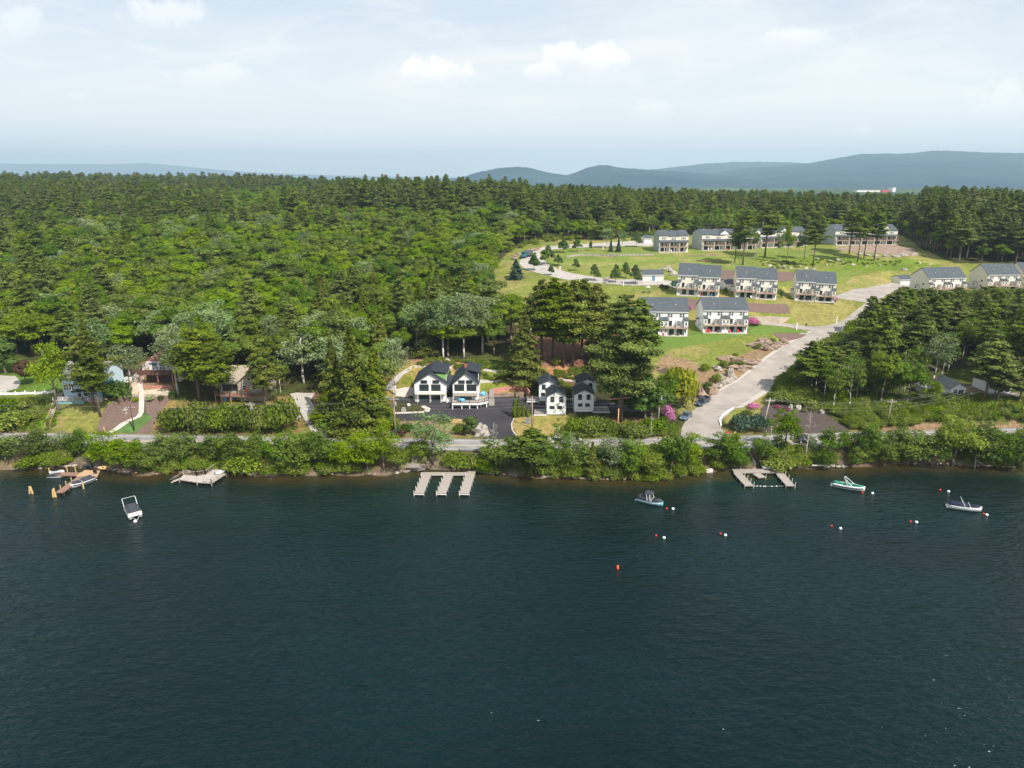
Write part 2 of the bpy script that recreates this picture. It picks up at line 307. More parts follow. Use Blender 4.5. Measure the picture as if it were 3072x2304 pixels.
M = dict(
 white=mat('white_paint', (0.76, 0.76, 0.75), 0.6, 0.05), trim=mat('white_trim', (0.8, 0.79, 0.77), 0.5, 0.04),
 cream=mat('cream_siding', (0.68, 0.63, 0.53), 0.65, 0.06, 2.0), cream2=mat('pale_cream_siding', (0.76, 0.71, 0.61), 0.65, 0.05, 2.0), sage=mat('sage_siding', (0.34, 0.38, 0.36), 0.7, 0.08, 2.0),
 roof=mat('charcoal_shingles', (0.075, 0.088, 0.098), 0.85, 0.22, 1.2, bump=.3), roofblack=mat('black_shingles', (0.030, 0.036, 0.044), 0.8, 0.3, 1.2, bump=.3),
 roofred=mat('red_brown_shingles', (0.20, 0.09, 0.07), 0.85, 0.2), roofbeige=mat('beige_shingles', (0.33, 0.27, 0.21), 0.85, 0.2), roofgrey=mat('grey_shingles', (0.2, 0.2, 0.19), .85, .25),
 glass=mat('window_glass', (0.03, 0.04, 0.045), 0.12, 0.3, 0.8, spec=0.5), glassg=mat('curtained_glass', (0.22, 0.24, 0.25), 0.25, 0.5, 1.3, spec=0.5),
 black=mat('black_metal', (0.015, 0.015, 0.017), 0.5, 0.1), wood=mat('weathered_planks', (0.33, 0.285, 0.25), 0.8, 0.18, 3), woodtan=mat('tan_planks', (0.46, 0.30, 0.18), 0.75, 0.15, 3), woodred=mat('redwood_planks', (0.26, 0.15, 0.11), 0.75, 0.2, 3),
 pilew=mat('new_wood_pile', (0.55, 0.38, 0.17), 0.7, 0.15, 3), brown=mat('brown_stain', (0.12, 0.06, 0.05), 0.75, 0.2), deckpink=mat('balcony_boards', (0.38, 0.28, 0.22), 0.75, 0.2, 3), darkwood=mat('old_timber', (0.10, 0.075, 0.06), .85, .3, 3),
 asphalt=mat('old_asphalt', (0.255, 0.24, 0.23), 0.9, 0.2, 0.3, bump=.1), newasphalt=mat('new_asphalt', (0.042, 0.038, 0.042), 0.85, 0.25, 0.25), driveway=mat('worn_driveway', (0.40, 0.36, 0.32), 0.9, 0.15, .4),
 sideroad=mat('pale_asphalt', (0.32, 0.28, 0.245), 0.9, 0.15, 0.3, bump=.1), gravel=mat('gravel', (0.42, 0.38, 0.34), 0.95, 0.3, 4, bump=.4), concrete=mat('concrete', (0.5, 0.45, 0.39), 0.9, 0.15, 1.0),
 mulch=mat('bark_mulch', (0.16, 0.105, 0.085), 0.95, 0.35, 3, bump=.5), mulchdark=mat('dark_mulch', (0.085, 0.062, 0.055), 0.95, 0.3, 3, bump=.5), sand=mat('pale_sand', (0.5, 0.40, 0.29), 0.95, 0.15, 2), lawn=mat('mown_grass', (0.11, 0.16, 0.03), 0.95, 0.3, .6), lawnf=mat('fresh_turf', (0.08, 0.15, 0.035), 0.95, 0.25, .6),
 rock=mat('granite', (0.34, 0.30, 0.26), 0.9, 0.35, 1.2, bump=.5, bscale=3), rockred=mat('rusty_rock', (0.27, 0.195, 0.145), 0.9, 0.35, .6, bump=.6, bscale=2), block=mat('stone_block_wall', (0.47, 0.39, 0.31), 0.9, 0.2, 1.5), brick=mat('brick', (0.35, 0.13, 0.09), .8, .2),
 yellow=mat('yellow_line', (0.6, 0.47, 0.22), .8, .15), linewhite=mat('white_line', (0.62, 0.6, 0.57), .8, .15), steel=mat('galvanised_steel', (0.42, 0.42, 0.41), 0.5, 0.15, metal=.3),
 pole=mat('weathered_pole', (0.30, 0.25, 0.21), 0.9, 0.2), bark=mat('grey_brown_bark', (0.16, 0.125, 0.10), 0.95, 0.3, 2), barkp=mat('pine_bark', (0.145, 0.105, 0.085), 0.95, 0.3, 2), barkw=mat('pale_bark', (0.48, 0.45, 0.40), 0.9, 0.25, 1.5), bleached=mat('bleached_wood', (0.42, 0.37, 0.33), 0.9, 0.2),
 tarpblue=mat('blue_tarp', (0.16, 0.48, 0.75), 0.5, 0.25, 1.0), green=mat('green_panel', (0.20, 0.42, 0.10), 0.7, 0.05), red=mat('red_plastic', (0.6, 0.04, 0.03), .45, .08), orange=mat('orange_red_plastic', (0.85, 0.10, 0.03), .45, .05), buoyw=mat('white_buoy', (0.82, 0.82, 0.82), 0.4, 0.03),
 hullw=mat('white_gelcoat', (0.72, 0.73, 0.72), 0.25, 0.03, coat=.5), hullk=mat('navy_gelcoat', (0.012, 0.014, 0.04), 0.2, 0.1, coat=.6), hullb=mat('sky_blue_gelcoat', (0.22, 0.55, 0.65), 0.25, 0.08, coat=.5), canvas=mat('charcoal_canvas', (0.045, 0.05, 0.06), 0.85, 0.2), canvasn=mat('navy_canvas', (0.018, 0.022, 0.045), 0.85, 0.2), canvasg=mat('green_canvas', (0.025, 0.19, 0.13), 0.8, 0.15),
 carblue=mat('steel_blue_paint', (0.09, 0.14, 0.20), 0.3, 0.05, coat=.6), cardark=mat('dark_blue_paint', (0.025, 0.04, 0.07), 0.3, 0.05, coat=.6), carblack=mat('black_paint', (0.02, 0.022, 0.03), 0.3, 0.05, coat=.6), carwhite=mat('white_car_paint', (0.7, 0.7, 0.7), .3, .03, coat=.6), tyre=mat('rubber', (0.02, 0.02, 0.02), 0.9, 0.1), lampglass=mat('headlamp_glass', (0.7, 0.7, 0.7), 0.15, 0.02), teal=mat('teal_paint', (0.03, 0.16, 0.18), .4, .1),
 blue=mat('teal_blue_siding', (0.20, 0.40, 0.44), 0.6, 0.08), bluel=mat('pale_blue_siding', (0.50, 0.62, 0.68), 0.6, 0.05), bluedoor=mat('blue_door', (.12, .22, .36), .5, .1), stucco=mat('tan_stucco', (0.42, 0.36, 0.29), 0.9, 0.08), skin=mat('skin', (0.5, 0.32, 0.24), .6, .05), denim=mat('denim', (0.05, 0.09, 0.18), .8, .1), shirt=mat('blue_shirt', (0.18, 0.28, 0.45), .8, .1), cable=mat('cable', (0.22, 0.22, 0.23), .7, .1), redtrim=mat('dusty_pink_trim', (0.50, 0.22, 0.18), .7, .1), dumpster=mat('green_steel', (.03, .13, .09), .6, .2),
)
LM = dict(
 broad=leafmat('bright_leaves', C(72, 96, 12), C(152, 174, 34), 0.48, 0.014),
 broad2=leafmat('mid_green_leaves', C(54, 76, 22), C(124, 146, 54), 0.34),
 grey=leafmat('silvery_leaves', C(76, 98, 54), C(150, 168, 112), 0.34),
 pine=leafmat('pine_needles', C(60, 78, 34), C(134, 148, 68), 0.38),
 hem=leafmat('hemlock_needles', C(62, 78, 22), C(134, 144, 50), 0.34),
 yew=leafmat('hedge_leaves', C(56, 74, 22), C(126, 140, 48), 0.28),
 dark=leafmat('dark_leaves', C(40, 62, 22), C(98, 122, 52), 0.26),
 blueg=leafmat('blue_green_needles', C(44, 66, 52), C(92, 120, 96), 0.2),
 weed=leafmat('undergrowth_leaves', C(70, 88, 24), C(142, 156, 56), 0.34),
 lime=leafmat('yellow_green_leaves', C(96, 110, 14), C(176, 176, 40), 0.35),
 purple=leafmat('purple_brown_leaves', C(52, 36, 30), C(104, 78, 62), 0.2),
 pink=leafmat('pink_flowers', C(170, 90, 130), C(226, 150, 196), 0.3), magenta=leafmat('magenta_flowers', C(120, 20, 60), C(180, 50, 100), 0.3), cream=leafmat('cream_flowers', C(110, 130, 70), C(215, 215, 180), 0.3),
)
# ------------------------------------------------------------------ building pads (terrain levelled under them)
# name: front-left px, front-right px, z, depth
SITES = dict(
 twin=((1245,1205),(1340,1205),4.0,15), cab1=((1640,1247),(1697,1247),3.7,6), cab2=((1617,1207),(1673,1207),4.4,6), cab3=((1722,1239),(1780,1239),3.9,6), cab4=((1730,1207),(1787,1207),4.4,6),
 houseA=((190,1192),(322,1192),6.9,13), houseB=((428,1150),(520,1150),8.4,10), houseC=((666,1203),(800,1203),5.4,11),
 row1a=((1918,1003),(2060,1005),12.0,12), row1b=((2106,995),(2238,996),12.1,12),
 row2a=((2030,883),(2156,889),18.5,12), row2b=((2205,892),(2326,896),18.2,12), row2c=((2383,899),(2502,904),17.6,12),
 top1=((1975,755),(2063,755),24.6,13), top2=((2103,750),(2268,748),25.0,13), top3=((2277,742),(2420,738),26.0,13), top4=((2502,734),(2688,733),27.3,12),
 r1=((2781,883),(2890,880),16.9,12), r2=((2955,874),(3050,873),16.6,12), r3=((3062,868),(3160,868),16.8,12),
 gar1=((1928,843),(1990,843),20.4,8), gar2=((2066,853),(2088,853),20.3,8), gar3=((2175,868),(2202,868),19.8,8), gar4=((1932,730),(1955,730),25.4,8), gar5=((2700,855),(2735,855),17.6,8),
 cot1=((2772,1184),(2796,1184),7.6,6), cot2=((2848,1187),(2894,1187),8.0,8), cot3=((2962,1178),(3032,1178),8.8,7),
 lot=((1590,1238),(1960,1238),3.9,15), hidden=((1590,985),(1780,985),12.6,11))
for k, (a, b, z, d) in SITES.items(): pad(P(*a, z), P(*b, z), d, z)

# ------------------------------------------------------------------ terrain sheet with ground-cover colours
def inpoly(X, Y, poly):
    c = np.zeros(X.shape, bool); n = len(poly)
    for i in range(n):
        x0, y0 = poly[i]; x1, y1 = poly[(i + 1) % n]
        k = ((y0 > Y) != (y1 > Y)) & (X < (x1 - x0) * (Y - y0) / (y1 - y0 + 1e-9) + x0); c ^= k
    return c
GC = np.zeros(GX.shape + (3,))
def put(mask, col, w=1.0):
    m = (mask.astype(float) * w)[..., None]; GC[:] = GC * (1 - m) + np.array(col) * m
n1, n2, n3 = vnoise(GX, GY, 9, 11), vnoise(GX, GY, 3, 12), vnoise(GX, GY, 25, 13)
put(np.ones(GX.shape, bool), C(70, 66, 38)); put(n1 > 0, C(84, 92, 40), .6)
sh, a_, c_ = shore(GX), yn(GX), yf(GX)
put((GY < a_ + 1), C(116, 98, 70)); put((GY < a_) & (n2 + n1 > -0.12), C(88, 98, 44), .85); put((GY < sh + 1.0), C(122, 106, 88)); put(GY < sh - .3, C(84, 66, 34)); put(GY < sh - 6, C(40, 50, 36))
put((GY > c_) & (GY < c_ + 5), C(128, 118, 70)); put((GY > c_) & (GY < c_ + 5) & (n2 > 0), C(140, 116, 84), .7)
def area(px, col, col2=None, thr=0.05, nn=None):
    poly = [tuple(G(u, v))[:2] for u, v in px]
    j = 1.2 * n2; m = inpoly(GX + j, GY + j, poly); put(m, col)
    if col2: put(m & ((n2 * .6 + n1 if nn is None else nn) > thr), col2, .8)
area([(-60,1296),(-60,1180),(170,1180),(190,1296)], C(100,108,46), C(136,114,78))
area([(-60,1285),(-60,1245),(140,1240),(200,1285)], C(96,124,34))
area([(-60,1178),(-60,1090),(60,1075),(210,1090),(195,1176)], C(92,116,40))
area([(165,1296),(190,1200),(330,1195),(340,1240),(290,1296)], C(128,126,62), C(152,132,86))
area([(400,1297),(500,1200),(900,1190),(925,1297)], C(128,130,50), C(140,112,74))
area([(345,1195),(380,1130),(440,1080),(540,1120),(520,1190)], C(150,122,94))
area([(940,1300),(920,1180),(1000,1160),(1180,1200),(1180,1300)], C(112,88,62), C(110,112,52))
area([(1120,1200),(1150,1120),(1200,1085),(1560,1090),(1640,1180),(1480,1192),(1340,1180)], C(150,134,74), C(112,122,40))
area([(1180,1090),(1300,1075),(1570,1085),(1640,1130),(1500,1112),(1300,1104)], C(160,124,88), C(112,140,32))
area([(1180,1306),(1170,1262),(1430,1270),(1445,1306)], C(150,120,96), C(128,126,70))
area([(1530,1316),(1536,1250),(1720,1244),(1740,1316)], C(160,140,82), C(140,132,66))
area([(1700,1316),(1700,1260),(1950,1250),(2040,1300),(1990,1318)], C(140,106,80), C(104,112,44))
area([(1560,1110),(1540,1040),(1560,960),(1860,960),(1900,1120),(1700,1150)], C(134,98,76), C(112,76,56))
area([(1640,1150),(1560,1110),(1700,1100),(1800,1130)], C(170,124,84), C(118,134,44))
O2 = [(1470,960),(1470,840),(1490,790),(1545,740),(1640,715),(1800,722),(1900,712),(2060,705),(2440,705),(2700,700),(2760,745),(2860,790),(3120,800),(3120,900),(2950,905),(2700,905),(2600,925),(2530,965),(2480,1010),(2300,1098),(2190,1172),(2130,1235),(2050,1250),(1990,1160),(1940,1110),(1930,1010),(1800,985),(1600,985)]
area(O2, C(124,130,58), C(150,138,80), 0.08)
area([(1480,800),(1560,760),(1900,730),(2600,745),(2700,760),(2500,850),(2000,820),(1800,800)], C(122,134,60), C(146,138,80), .15)
area([(2300,800),(2260,770),(2600,770),(2760,785),(2860,810),(2500,815)], C(112,130,44), C(134,136,66), .1)
area([(2520,905),(2500,870),(2560,830),(2700,815),(2800,830),(2760,870)], C(156,142,86), C(134,134,66))
area([(1930,1012),(1900,985),(2110,990),(2300,968),(2360,985),(2430,1003),(2330,1000),(2180,1010),(1990,1045),(1935,1055)], C(92,112,46), C(106,120,50))
area([(2340,930),(2370,902),(2510,905),(2560,915),(2510,960),(2440,976),(2350,965)], C(128,132,60), C(150,138,80), .0)
area([(1950,1110),(2000,1060),(2120,1100),(2080,1190)], C(150,124,92), C(128,134,56))
area([(2060,1240),(2100,1130),(2200,1075),(2290,1040),(2350,1020),(2400,1010),(2350,1050),(2270,1095),(2190,1150),(2110,1215)], C(146,120,88), C(128,126,68))
area([(2180,1295),(2170,1250),(2230,1200),(2330,1135),(2300,1200),(2290,1296)], C(128,134,56), C(148,136,76))
area([(2290,1240),(2340,1140),(3120,1100),(3120,1275),(2560,1290)], C(84,92,38), C(128,104,76), .2)
area([(2550,1298),(2620,1280),(2800,1270),(3100,1268),(3100,1284)], C(150,122,92))
far = GY > 900
GC *= np.array([.84, .86, .92])
put(far, C(52, 74, 34)); put(far & (vnoise(GX, GY, 260, 21) > .12), C(92, 110, 60), .8); put(far & (vnoise(GX, GY, 90, 22) > .1), C(40, 60, 30), .6)
def grid_mesh(name, X, Y, Z, colors, material):
    n, m = X.shape; v = np.stack([X, Y, Z], -1).reshape(-1, 3)
    i, j = np.meshgrid(np.arange(n - 1), np.arange(m - 1), indexing='ij'); a = (i * m + j).ravel()
    q = np.stack([a, a + m, a + m + 1, a + 1], -1)
    me = bpy.data.meshes.new(name); me.vertices.add(len(v)); me.vertices.foreach_set('co', v.ravel().astype(np.float32))
    me.loops.add(q.size); me.loops.foreach_set('vertex_index', q.ravel().astype(np.int32))
    me.polygons.add(len(q)); me.polygons.foreach_set('loop_start', (np.arange(len(q)) * 4).astype(np.int32)); me.update(calc_edges=True)
    if colors is not None:
        ca = me.color_attributes.new('cover', 'FLOAT_COLOR', 'POINT'); c4 = np.concatenate([colors.reshape(-1, 3), np.ones((len(v), 1))], 1); ca.data.foreach_set('color', c4.ravel().astype(np.float32))
    me.shade_smooth(); me.materials.append(material); o = bpy.data.objects.new(name, me); COL.objects.link(o); return o
def ground_material():
    m = bpy.data.materials.new('ground_cover'); nt, N, L = nodes(m); out = N('ShaderNodeOutputMaterial'); b = N('ShaderNodeBsdfPrincipled'); L(b.outputs[0], out.inputs[0])
    b.inputs['Roughness'].default_value = .95; b.inputs['Specular IOR Level'].default_value = .1
    at = N('ShaderNodeAttribute'); at.attribute_name = 'cover'; g = N('ShaderNodeNewGeometry')
    def nz(s, d=6):
        n = N('ShaderNodeTexNoise'); n.inputs['Scale'].default_value = s; n.inputs['Detail'].default_value = d; n.inputs['Roughness'].default_value = .65; L(g.outputs['Position'], n.inputs['Vector']); return n.outputs['Fac']
    mr = N('ShaderNodeMapRange'); mr.inputs['From Min'].default_value = .3; mr.inputs['From Max'].default_value = .7; mr.inputs['To Min'].default_value = .62; mr.inputs['To Max'].default_value = 1.35; L(nz(.9), mr.inputs['Value'])
    mr2 = N('ShaderNodeMapRange'); mr2.inputs['From Min'].default_value = .35; mr2.inputs['From Max'].default_value = .65; mr2.inputs['To Min'].default_value = .85; mr2.inputs['To Max'].default_value = 1.15; L(nz(.06, 4), mr2.inputs['Value'])
    mu = N('ShaderNodeMath'); mu.operation = 'MULTIPLY'; L(mr.outputs[0], mu.inputs[0]); L(mr2.outputs[0], mu.inputs[1])
    vm = N('ShaderNodeVectorMath'); vm.operation = 'SCALE'; L(at.outputs['Color'], vm.inputs[0]); L(mu.outputs[0], vm.inputs['Scale'])
    hs = N('ShaderNodeHueSaturation'); L(vm.outputs[0], hs.inputs['Color']); hr = N('ShaderNodeMapRange'); hr.inputs['To Min'].default_value = .47; hr.inputs['To Max'].default_value = .53; L(nz(.35, 3), hr.inputs['Value']); L(hr.outputs[0], hs.inputs['Hue'])
    L(hs.outputs[0], b.inputs['Base Color'])
    bp = N('ShaderNodeBump'); bp.inputs['Strength'].default_value = .6; bp.inputs['Distance'].default_value = .35; L(nz(1.6), bp.inputs['Height']); L(bp.outputs[0], b.inputs['Normal'])
    return m
ground = grid_mesh('ground', GX, GY, GZ, GC, ground_material()); ground['kind'] = 'structure'

# ------------------------------------------------------------------ water
def water_material():
    m = bpy.data.materials.new('lake_water'); nt, N, L = nodes(m); out = N('ShaderNodeOutputMaterial'); b = N('ShaderNodeBsdfPrincipled'); L(b.outputs[0], out.inputs[0])
    g = N('ShaderNodeNewGeometry'); b.inputs['IOR'].default_value = 1.33; b.inputs['Roughness'].default_value = .22; b.inputs['Specular IOR Level'].default_value = .45; b.inputs['Specular Tint'].default_value = (.62, .92, 1.0, 1)
    def nz(scale, det, rough=.6, dist=0., sc=(1, 1, 1), rot=0):
        mp = N('ShaderNodeMapping'); mp.inputs['Scale'].default_value = sc; mp.inputs['Rotation'].default_value = (0, 0, rot); L(g.outputs['Position'], mp.inputs[0])
        n = N('ShaderNodeTexNoise'); n.inputs['Scale'].default_value = scale; n.inputs['Detail'].default_value = det; n.inputs['Roughness'].default_value = rough; n.inputs['Distortion'].default_value = dist; L(mp.outputs[0], n.inputs['Vector']); return n.outputs['Fac']
    def M_(op, a, b_=None, cl=False):
        n = N('ShaderNodeMath'); n.operation = op; n.use_clamp = cl
        for i, x in enumerate((a, b_)):
            if x is None: continue
            if isinstance(x, (int, float)): n.inputs[i].default_value = x
            else: L(x, n.inputs[i])
        return n.outputs[0]
    def mr(x, a, b_, c, d):
        n = N('ShaderNodeMapRange'); n.interpolation_type = 'SMOOTHSTEP'; L(x, n.inputs['Value'])
        for k, q in zip(('From Min', 'From Max', 'To Min', 'To Max'), (a, b_, c, d)): n.inputs[k].default_value = q
        return n.outputs[0]
    at = N('ShaderNodeAttribute'); at.attribute_name = 'depth'
    d = M_('ADD', at.outputs['Fac'], M_('MULTIPLY', M_('SUBTRACT', nz(.25, 4), .5), 6.0))
    mix1 = N('ShaderNodeMix'); mix1.data_type = 'RGBA'; L(mr(d, 0.0, 7.0, 0, 1), mix1.inputs[0]); mix1.inputs[6].default_value = (.042, .030, .009, 1); mix1.inputs[7].default_value = (.006, .014, .010, 1)
    mix2 = N('ShaderNodeMix'); mix2.data_type = 'RGBA'; L(mr(d, 4.0, 26.0, 0, 1), mix2.inputs[0]); L(mix1.outputs[2], mix2.inputs[6]); mix2.inputs[7].default_value = (.0005, .0064, .0066, 1)
    patch = nz(.022, 3, .5, 0, (1, 1.8, 1), .35)
    mix3 = N('ShaderNodeMix'); mix3.data_type = 'RGBA'; L(mr(patch, .40, .62, 0, 1), mix3.inputs[0]); L(mix2.outputs[2], mix3.inputs[6])
    vs = N('ShaderNodeVectorMath'); vs.operation = 'MULTIPLY'; L(mix2.outputs[2], vs.inputs[0]); vs.inputs[1].default_value = (1.2, 1.6, 1.6); L(vs.outputs[0], mix3.inputs[7]); L(mix3.outputs[2], b.inputs['Base Color'])
    w1 = nz(.72, 2, .5, .5, (1, 2.1, 1), -.22); w2 = nz(.27, 1, .5, .3, (1, 2.0, 1), -.42); w3 = nz(2.0, 1, .5, .2, (1, 1.8, 1), .1)
    h = M_('ADD', M_('MULTIPLY', w1, 1.0), M_('ADD', M_('MULTIPLY', w2, 1.1), M_('MULTIPLY', w3, .22)))
    bp = N('ShaderNodeBump'); L(mr(patch, .3, .7, .65, 1.0), bp.inputs['Strength']); bp.inputs['Distance'].default_value = .34; L(h, bp.inputs['Height']); L(bp.outputs[0], b.inputs['Normal'])
    return m
wx = expand(-160, 200, 2.0, -16000, 16000, 1.3); wy = expand(40, 150, 2.0, -3000, 152, 1.3); wy = wy[wy < 152.5]
WX, WY = np.meshgrid(wx, wy, indexing='ij')
water = grid_mesh('water', WX, WY, WX * 0, None, water_material()); water['kind'] = 'structure'
da = water.data.attributes.new('depth', 'FLOAT', 'POINT'); da.data.foreach_set('value', np.clip(shore(WX) - WY, -5, 60).ravel().astype(np.float32))

# ------------------------------------------------------------------ hills beyond the valley
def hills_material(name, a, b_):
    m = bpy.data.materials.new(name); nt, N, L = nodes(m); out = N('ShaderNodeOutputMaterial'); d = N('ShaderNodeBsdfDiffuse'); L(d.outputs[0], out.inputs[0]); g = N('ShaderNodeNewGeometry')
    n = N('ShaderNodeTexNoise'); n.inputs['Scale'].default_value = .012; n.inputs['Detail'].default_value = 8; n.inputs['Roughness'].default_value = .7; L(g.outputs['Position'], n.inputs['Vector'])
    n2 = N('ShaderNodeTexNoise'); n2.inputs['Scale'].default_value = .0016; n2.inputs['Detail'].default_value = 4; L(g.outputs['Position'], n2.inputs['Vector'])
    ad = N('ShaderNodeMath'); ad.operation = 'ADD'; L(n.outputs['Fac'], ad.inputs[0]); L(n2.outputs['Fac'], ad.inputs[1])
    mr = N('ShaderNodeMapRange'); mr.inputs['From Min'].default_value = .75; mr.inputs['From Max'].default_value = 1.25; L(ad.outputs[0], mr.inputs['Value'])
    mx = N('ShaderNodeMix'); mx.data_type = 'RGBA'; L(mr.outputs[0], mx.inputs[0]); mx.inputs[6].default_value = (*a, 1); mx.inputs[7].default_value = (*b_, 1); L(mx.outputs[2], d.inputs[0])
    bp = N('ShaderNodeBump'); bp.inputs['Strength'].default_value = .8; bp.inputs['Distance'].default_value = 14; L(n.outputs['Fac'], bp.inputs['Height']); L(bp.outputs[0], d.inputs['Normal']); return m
HM = hills_material('wooded_hill_haze_tint', (.014, .042, .070), (.042, .084, .098))  # wooded green shifted to blue: part of the distance haze is painted into it
def ridge(name, D, sil, front, back, seed, rough=10, nx=320, nt=44):
    us = np.linspace(sil[0][0], sil[-1][0], nx); vs = np.interp(us, [s[0] for s in sil], [s[1] for s in sil])
    k = np.ones(5) / 5; vs[2:-2] = np.convolve(vs, k, 'valid')
    pts = np.array([tuple(PY(u, v, D)) for u, v in zip(us, vs)])
    ts = np.linspace(0, 1, nt); X = np.zeros((nx, nt)); Y = X.copy(); Z = X.copy()
    for j, t in enumerate(ts):
        y = D - front + (front + back) * t; s = (t * (front + back) - front) / (front if y < D else back)
        shp = (1 - abs(s)) ** 1.15 if s < 0 else 1 - abs(s) ** 1.5
        X[:, j] = pts[:, 0] * (1 + 0.35 * (y - D) / D); Y[:, j] = y; Z[:, j] = pts[:, 2] * shp
    q = vnoise(X, Y, 900, seed) * 1.0 + vnoise(X, Y, 330, seed + 1) * .5 + vnoise(X, Y, 120, seed + 2) * .22
    s2 = (Y - D) / front; Z += q * rough * 4 * np.clip(1 - abs(s2 + .5) * 2, 0, 1) + vnoise(X, Y, 40, seed + 3) * rough * .45
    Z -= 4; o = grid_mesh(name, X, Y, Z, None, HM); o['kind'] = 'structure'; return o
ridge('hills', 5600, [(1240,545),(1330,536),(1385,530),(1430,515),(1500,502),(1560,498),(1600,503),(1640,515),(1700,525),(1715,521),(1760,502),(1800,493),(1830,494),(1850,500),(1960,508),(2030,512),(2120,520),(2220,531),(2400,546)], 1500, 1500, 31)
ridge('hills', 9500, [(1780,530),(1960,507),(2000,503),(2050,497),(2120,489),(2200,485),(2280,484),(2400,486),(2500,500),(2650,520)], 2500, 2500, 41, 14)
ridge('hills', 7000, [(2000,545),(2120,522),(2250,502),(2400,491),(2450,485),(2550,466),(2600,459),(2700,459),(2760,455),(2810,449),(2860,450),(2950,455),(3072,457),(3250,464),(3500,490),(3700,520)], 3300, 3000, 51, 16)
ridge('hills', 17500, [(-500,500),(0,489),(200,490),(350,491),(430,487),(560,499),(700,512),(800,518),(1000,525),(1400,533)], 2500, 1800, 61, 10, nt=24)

# ------------------------------------------------------------------ draped sheets: roads, drives, beds
def resample(poly, step):
    out = []
    for i in range(len(poly)):
        a = Vector(poly[i]); b = Vector(poly[(i + 1) % len(poly)]); n = max(1, int((b - a).length / step))
        out += [tuple(a + (b - a) * k / n) for k in range(n)]
    return out
def drape(name, xy, m, off=0.05, step=1.25, kind='structure', parent=None):
    b = resample([tuple(p)[:2] for p in xy], step); X = np.array(b)
    x0, y0 = X.min(0); x1, y1 = X.max(0)
    xi = XS[(XS > x0) & (XS < x1)]; yi = YS[(YS > y0) & (YS < y1)]; gx, gy = np.meshgrid(xi, yi, indexing='ij'); k = inpoly(gx, gy, b)
    pts = [Vector(p) for p in b] + [Vector((x, y)) for x, y in zip(gx[k], gy[k])]
    n = len(b); vs, es, fs, *_ = delaunay_2d_cdt(pts, [(i, (i + 1) % n) for i in range(n)], [], 1, 1e-4)
    if not fs: return None
    z = zf(np.array([p.x for p in vs]), np.array([p.y for p in vs])) + off
    me = bpy.data.meshes.new(name); me.from_pydata([(p.x, p.y, float(h)) for p, h in zip(vs, z)], [], fs); me.update(); me.materials.append(m)
    bm = bmesh.new(); bm.from_mesh(me); 
    for f in bm.faces:
        if f.normal.z < 0: f.normal_flip()
    bm.to_mesh(me); bm.free()
    me.shade_smooth(); o = bpy.data.objects.new(name, me); COL.objects.link(o)
    if kind: o['kind'] = kind
    if parent is not None: o.parent = parent
    return o
def sheet(name, px, m, off=0.05, **k): return drape(name, [tuple(G(u, v))[:2] for u, v in px], m, off, **k)
def strip(name, xa, xb, f0, f1, z, m, n=220, dash=None):
    mb = MB(); xs = np.linspace(xa, xb, n)
    for i in range(n - 1):
        if dash and i % dash[1] >= dash[0]: continue
        a, b = xs[i], xs[i + 1]; mb.add([(a, f0(a), z), (b, f0(b), z), (b, f1(b), z), (a, f1(a), z)], [(0, 1, 2, 3)])
    o = mb.build(name, m); return o
road = strip('road', -900, 900, yn, yf, 2.90, M['asphalt'], 500); road['kind'] = 'structure'
mid = lambda x: (yn(x) + yf(x)) / 2 - .3
for nm, fa, fb, m in (('road_edge_line', lambda x: yn(x) + .75, lambda x: yn(x) + .9, 'linewhite'), ('road_edge_line', lambda x: yf(x) - 1.15, lambda x: yf(x) - 1.0, 'linewhite'),
                      ('road_centre_line', lambda x: mid(x) - .22, lambda x: mid(x) - .08, 'yellow'), ('road_centre_line', lambda x: mid(x) + .08, lambda x: mid(x) + .22, 'yellow')):
    tag(strip(nm, -900, 900, fa, fb, 2.908, M[m], 500), kind='structure')
L_ = [(2040,1322),(2045,1285),(2063,1252),(2080,1232),(2122,1194),(2170,1168),(2212,1145),(2282,1090),(2344,1045),(2386,1022),(2425,1002),(2437,992),(2410,990),(2361,981),(2285,974),(2230,972),(2230,964),(2285,963),(2345,969),(2388,975),(2442,980),(2490,976),(2535,958),(2570,930),(2600,908),(2560,902),(2495,893),(2560,868),(2640,856),(2720,853),(2745,868),(2660,885),(2630,915),(2600,945),(2560,975),(2525,992),(2476,1030),(2403,1082),(2351,1124),(2292,1169),(2202,1228),(2168,1257),(2162,1280),(2172,1296),(2200,1306),(2260,1311),(2320,1310),(2320,1322)]
sheet('side_road', L_, M['sideroad'], 0.075)
sheet('gravel_verge', [(2120,1200),(2160,1166),(2212,1138),(2282,1080),(2344,1036),(2400,1000),(2442,990),(2436,997),(2386,1026),(2344,1048),(2282,1093),(2212,1148),(2170,1171)], M['gravel'], 0.045)
sheet('gravel_verge', [(2525,990),(2476,1028),(2403,1080),(2351,1122),(2292,1167),(2202,1226),(2230,1222),(2320,1166),(2368,1126),(2420,1082),(2490,1034),(2540,990)], M['gravel'], 0.045)
sheet('upper_road', [(1563,778),(1558,790),(1574,808),(1643,826),(1712,842),(1817,852),(1900,857),(2004,856),(2060,864),(2100,866),(2200,878),(2230,872),(2100,856),(2040,848),(2004,842),(1921,838),(1851,839),(1782,831),(1695,815),(1664,803),(1640,790),(1622,770),(1619,756),(1664,748),(1712,744),(1799,741),(1886,738),(1945,740),(1965,736),(1958,727),(1940,722),(1880,724),(1790,730),(1700,734),(1626,742),(1594,757)], M['driveway'], 0.06)
sheet('driveway', [(870,1182),(890,1178),(945,1180),(932,1200),(945,1225),(962,1255),(985,1290),(1000,1314),(965,1316),(935,1296),(915,1262),(895,1222),(880,1196)], M['driveway'], 0.05)
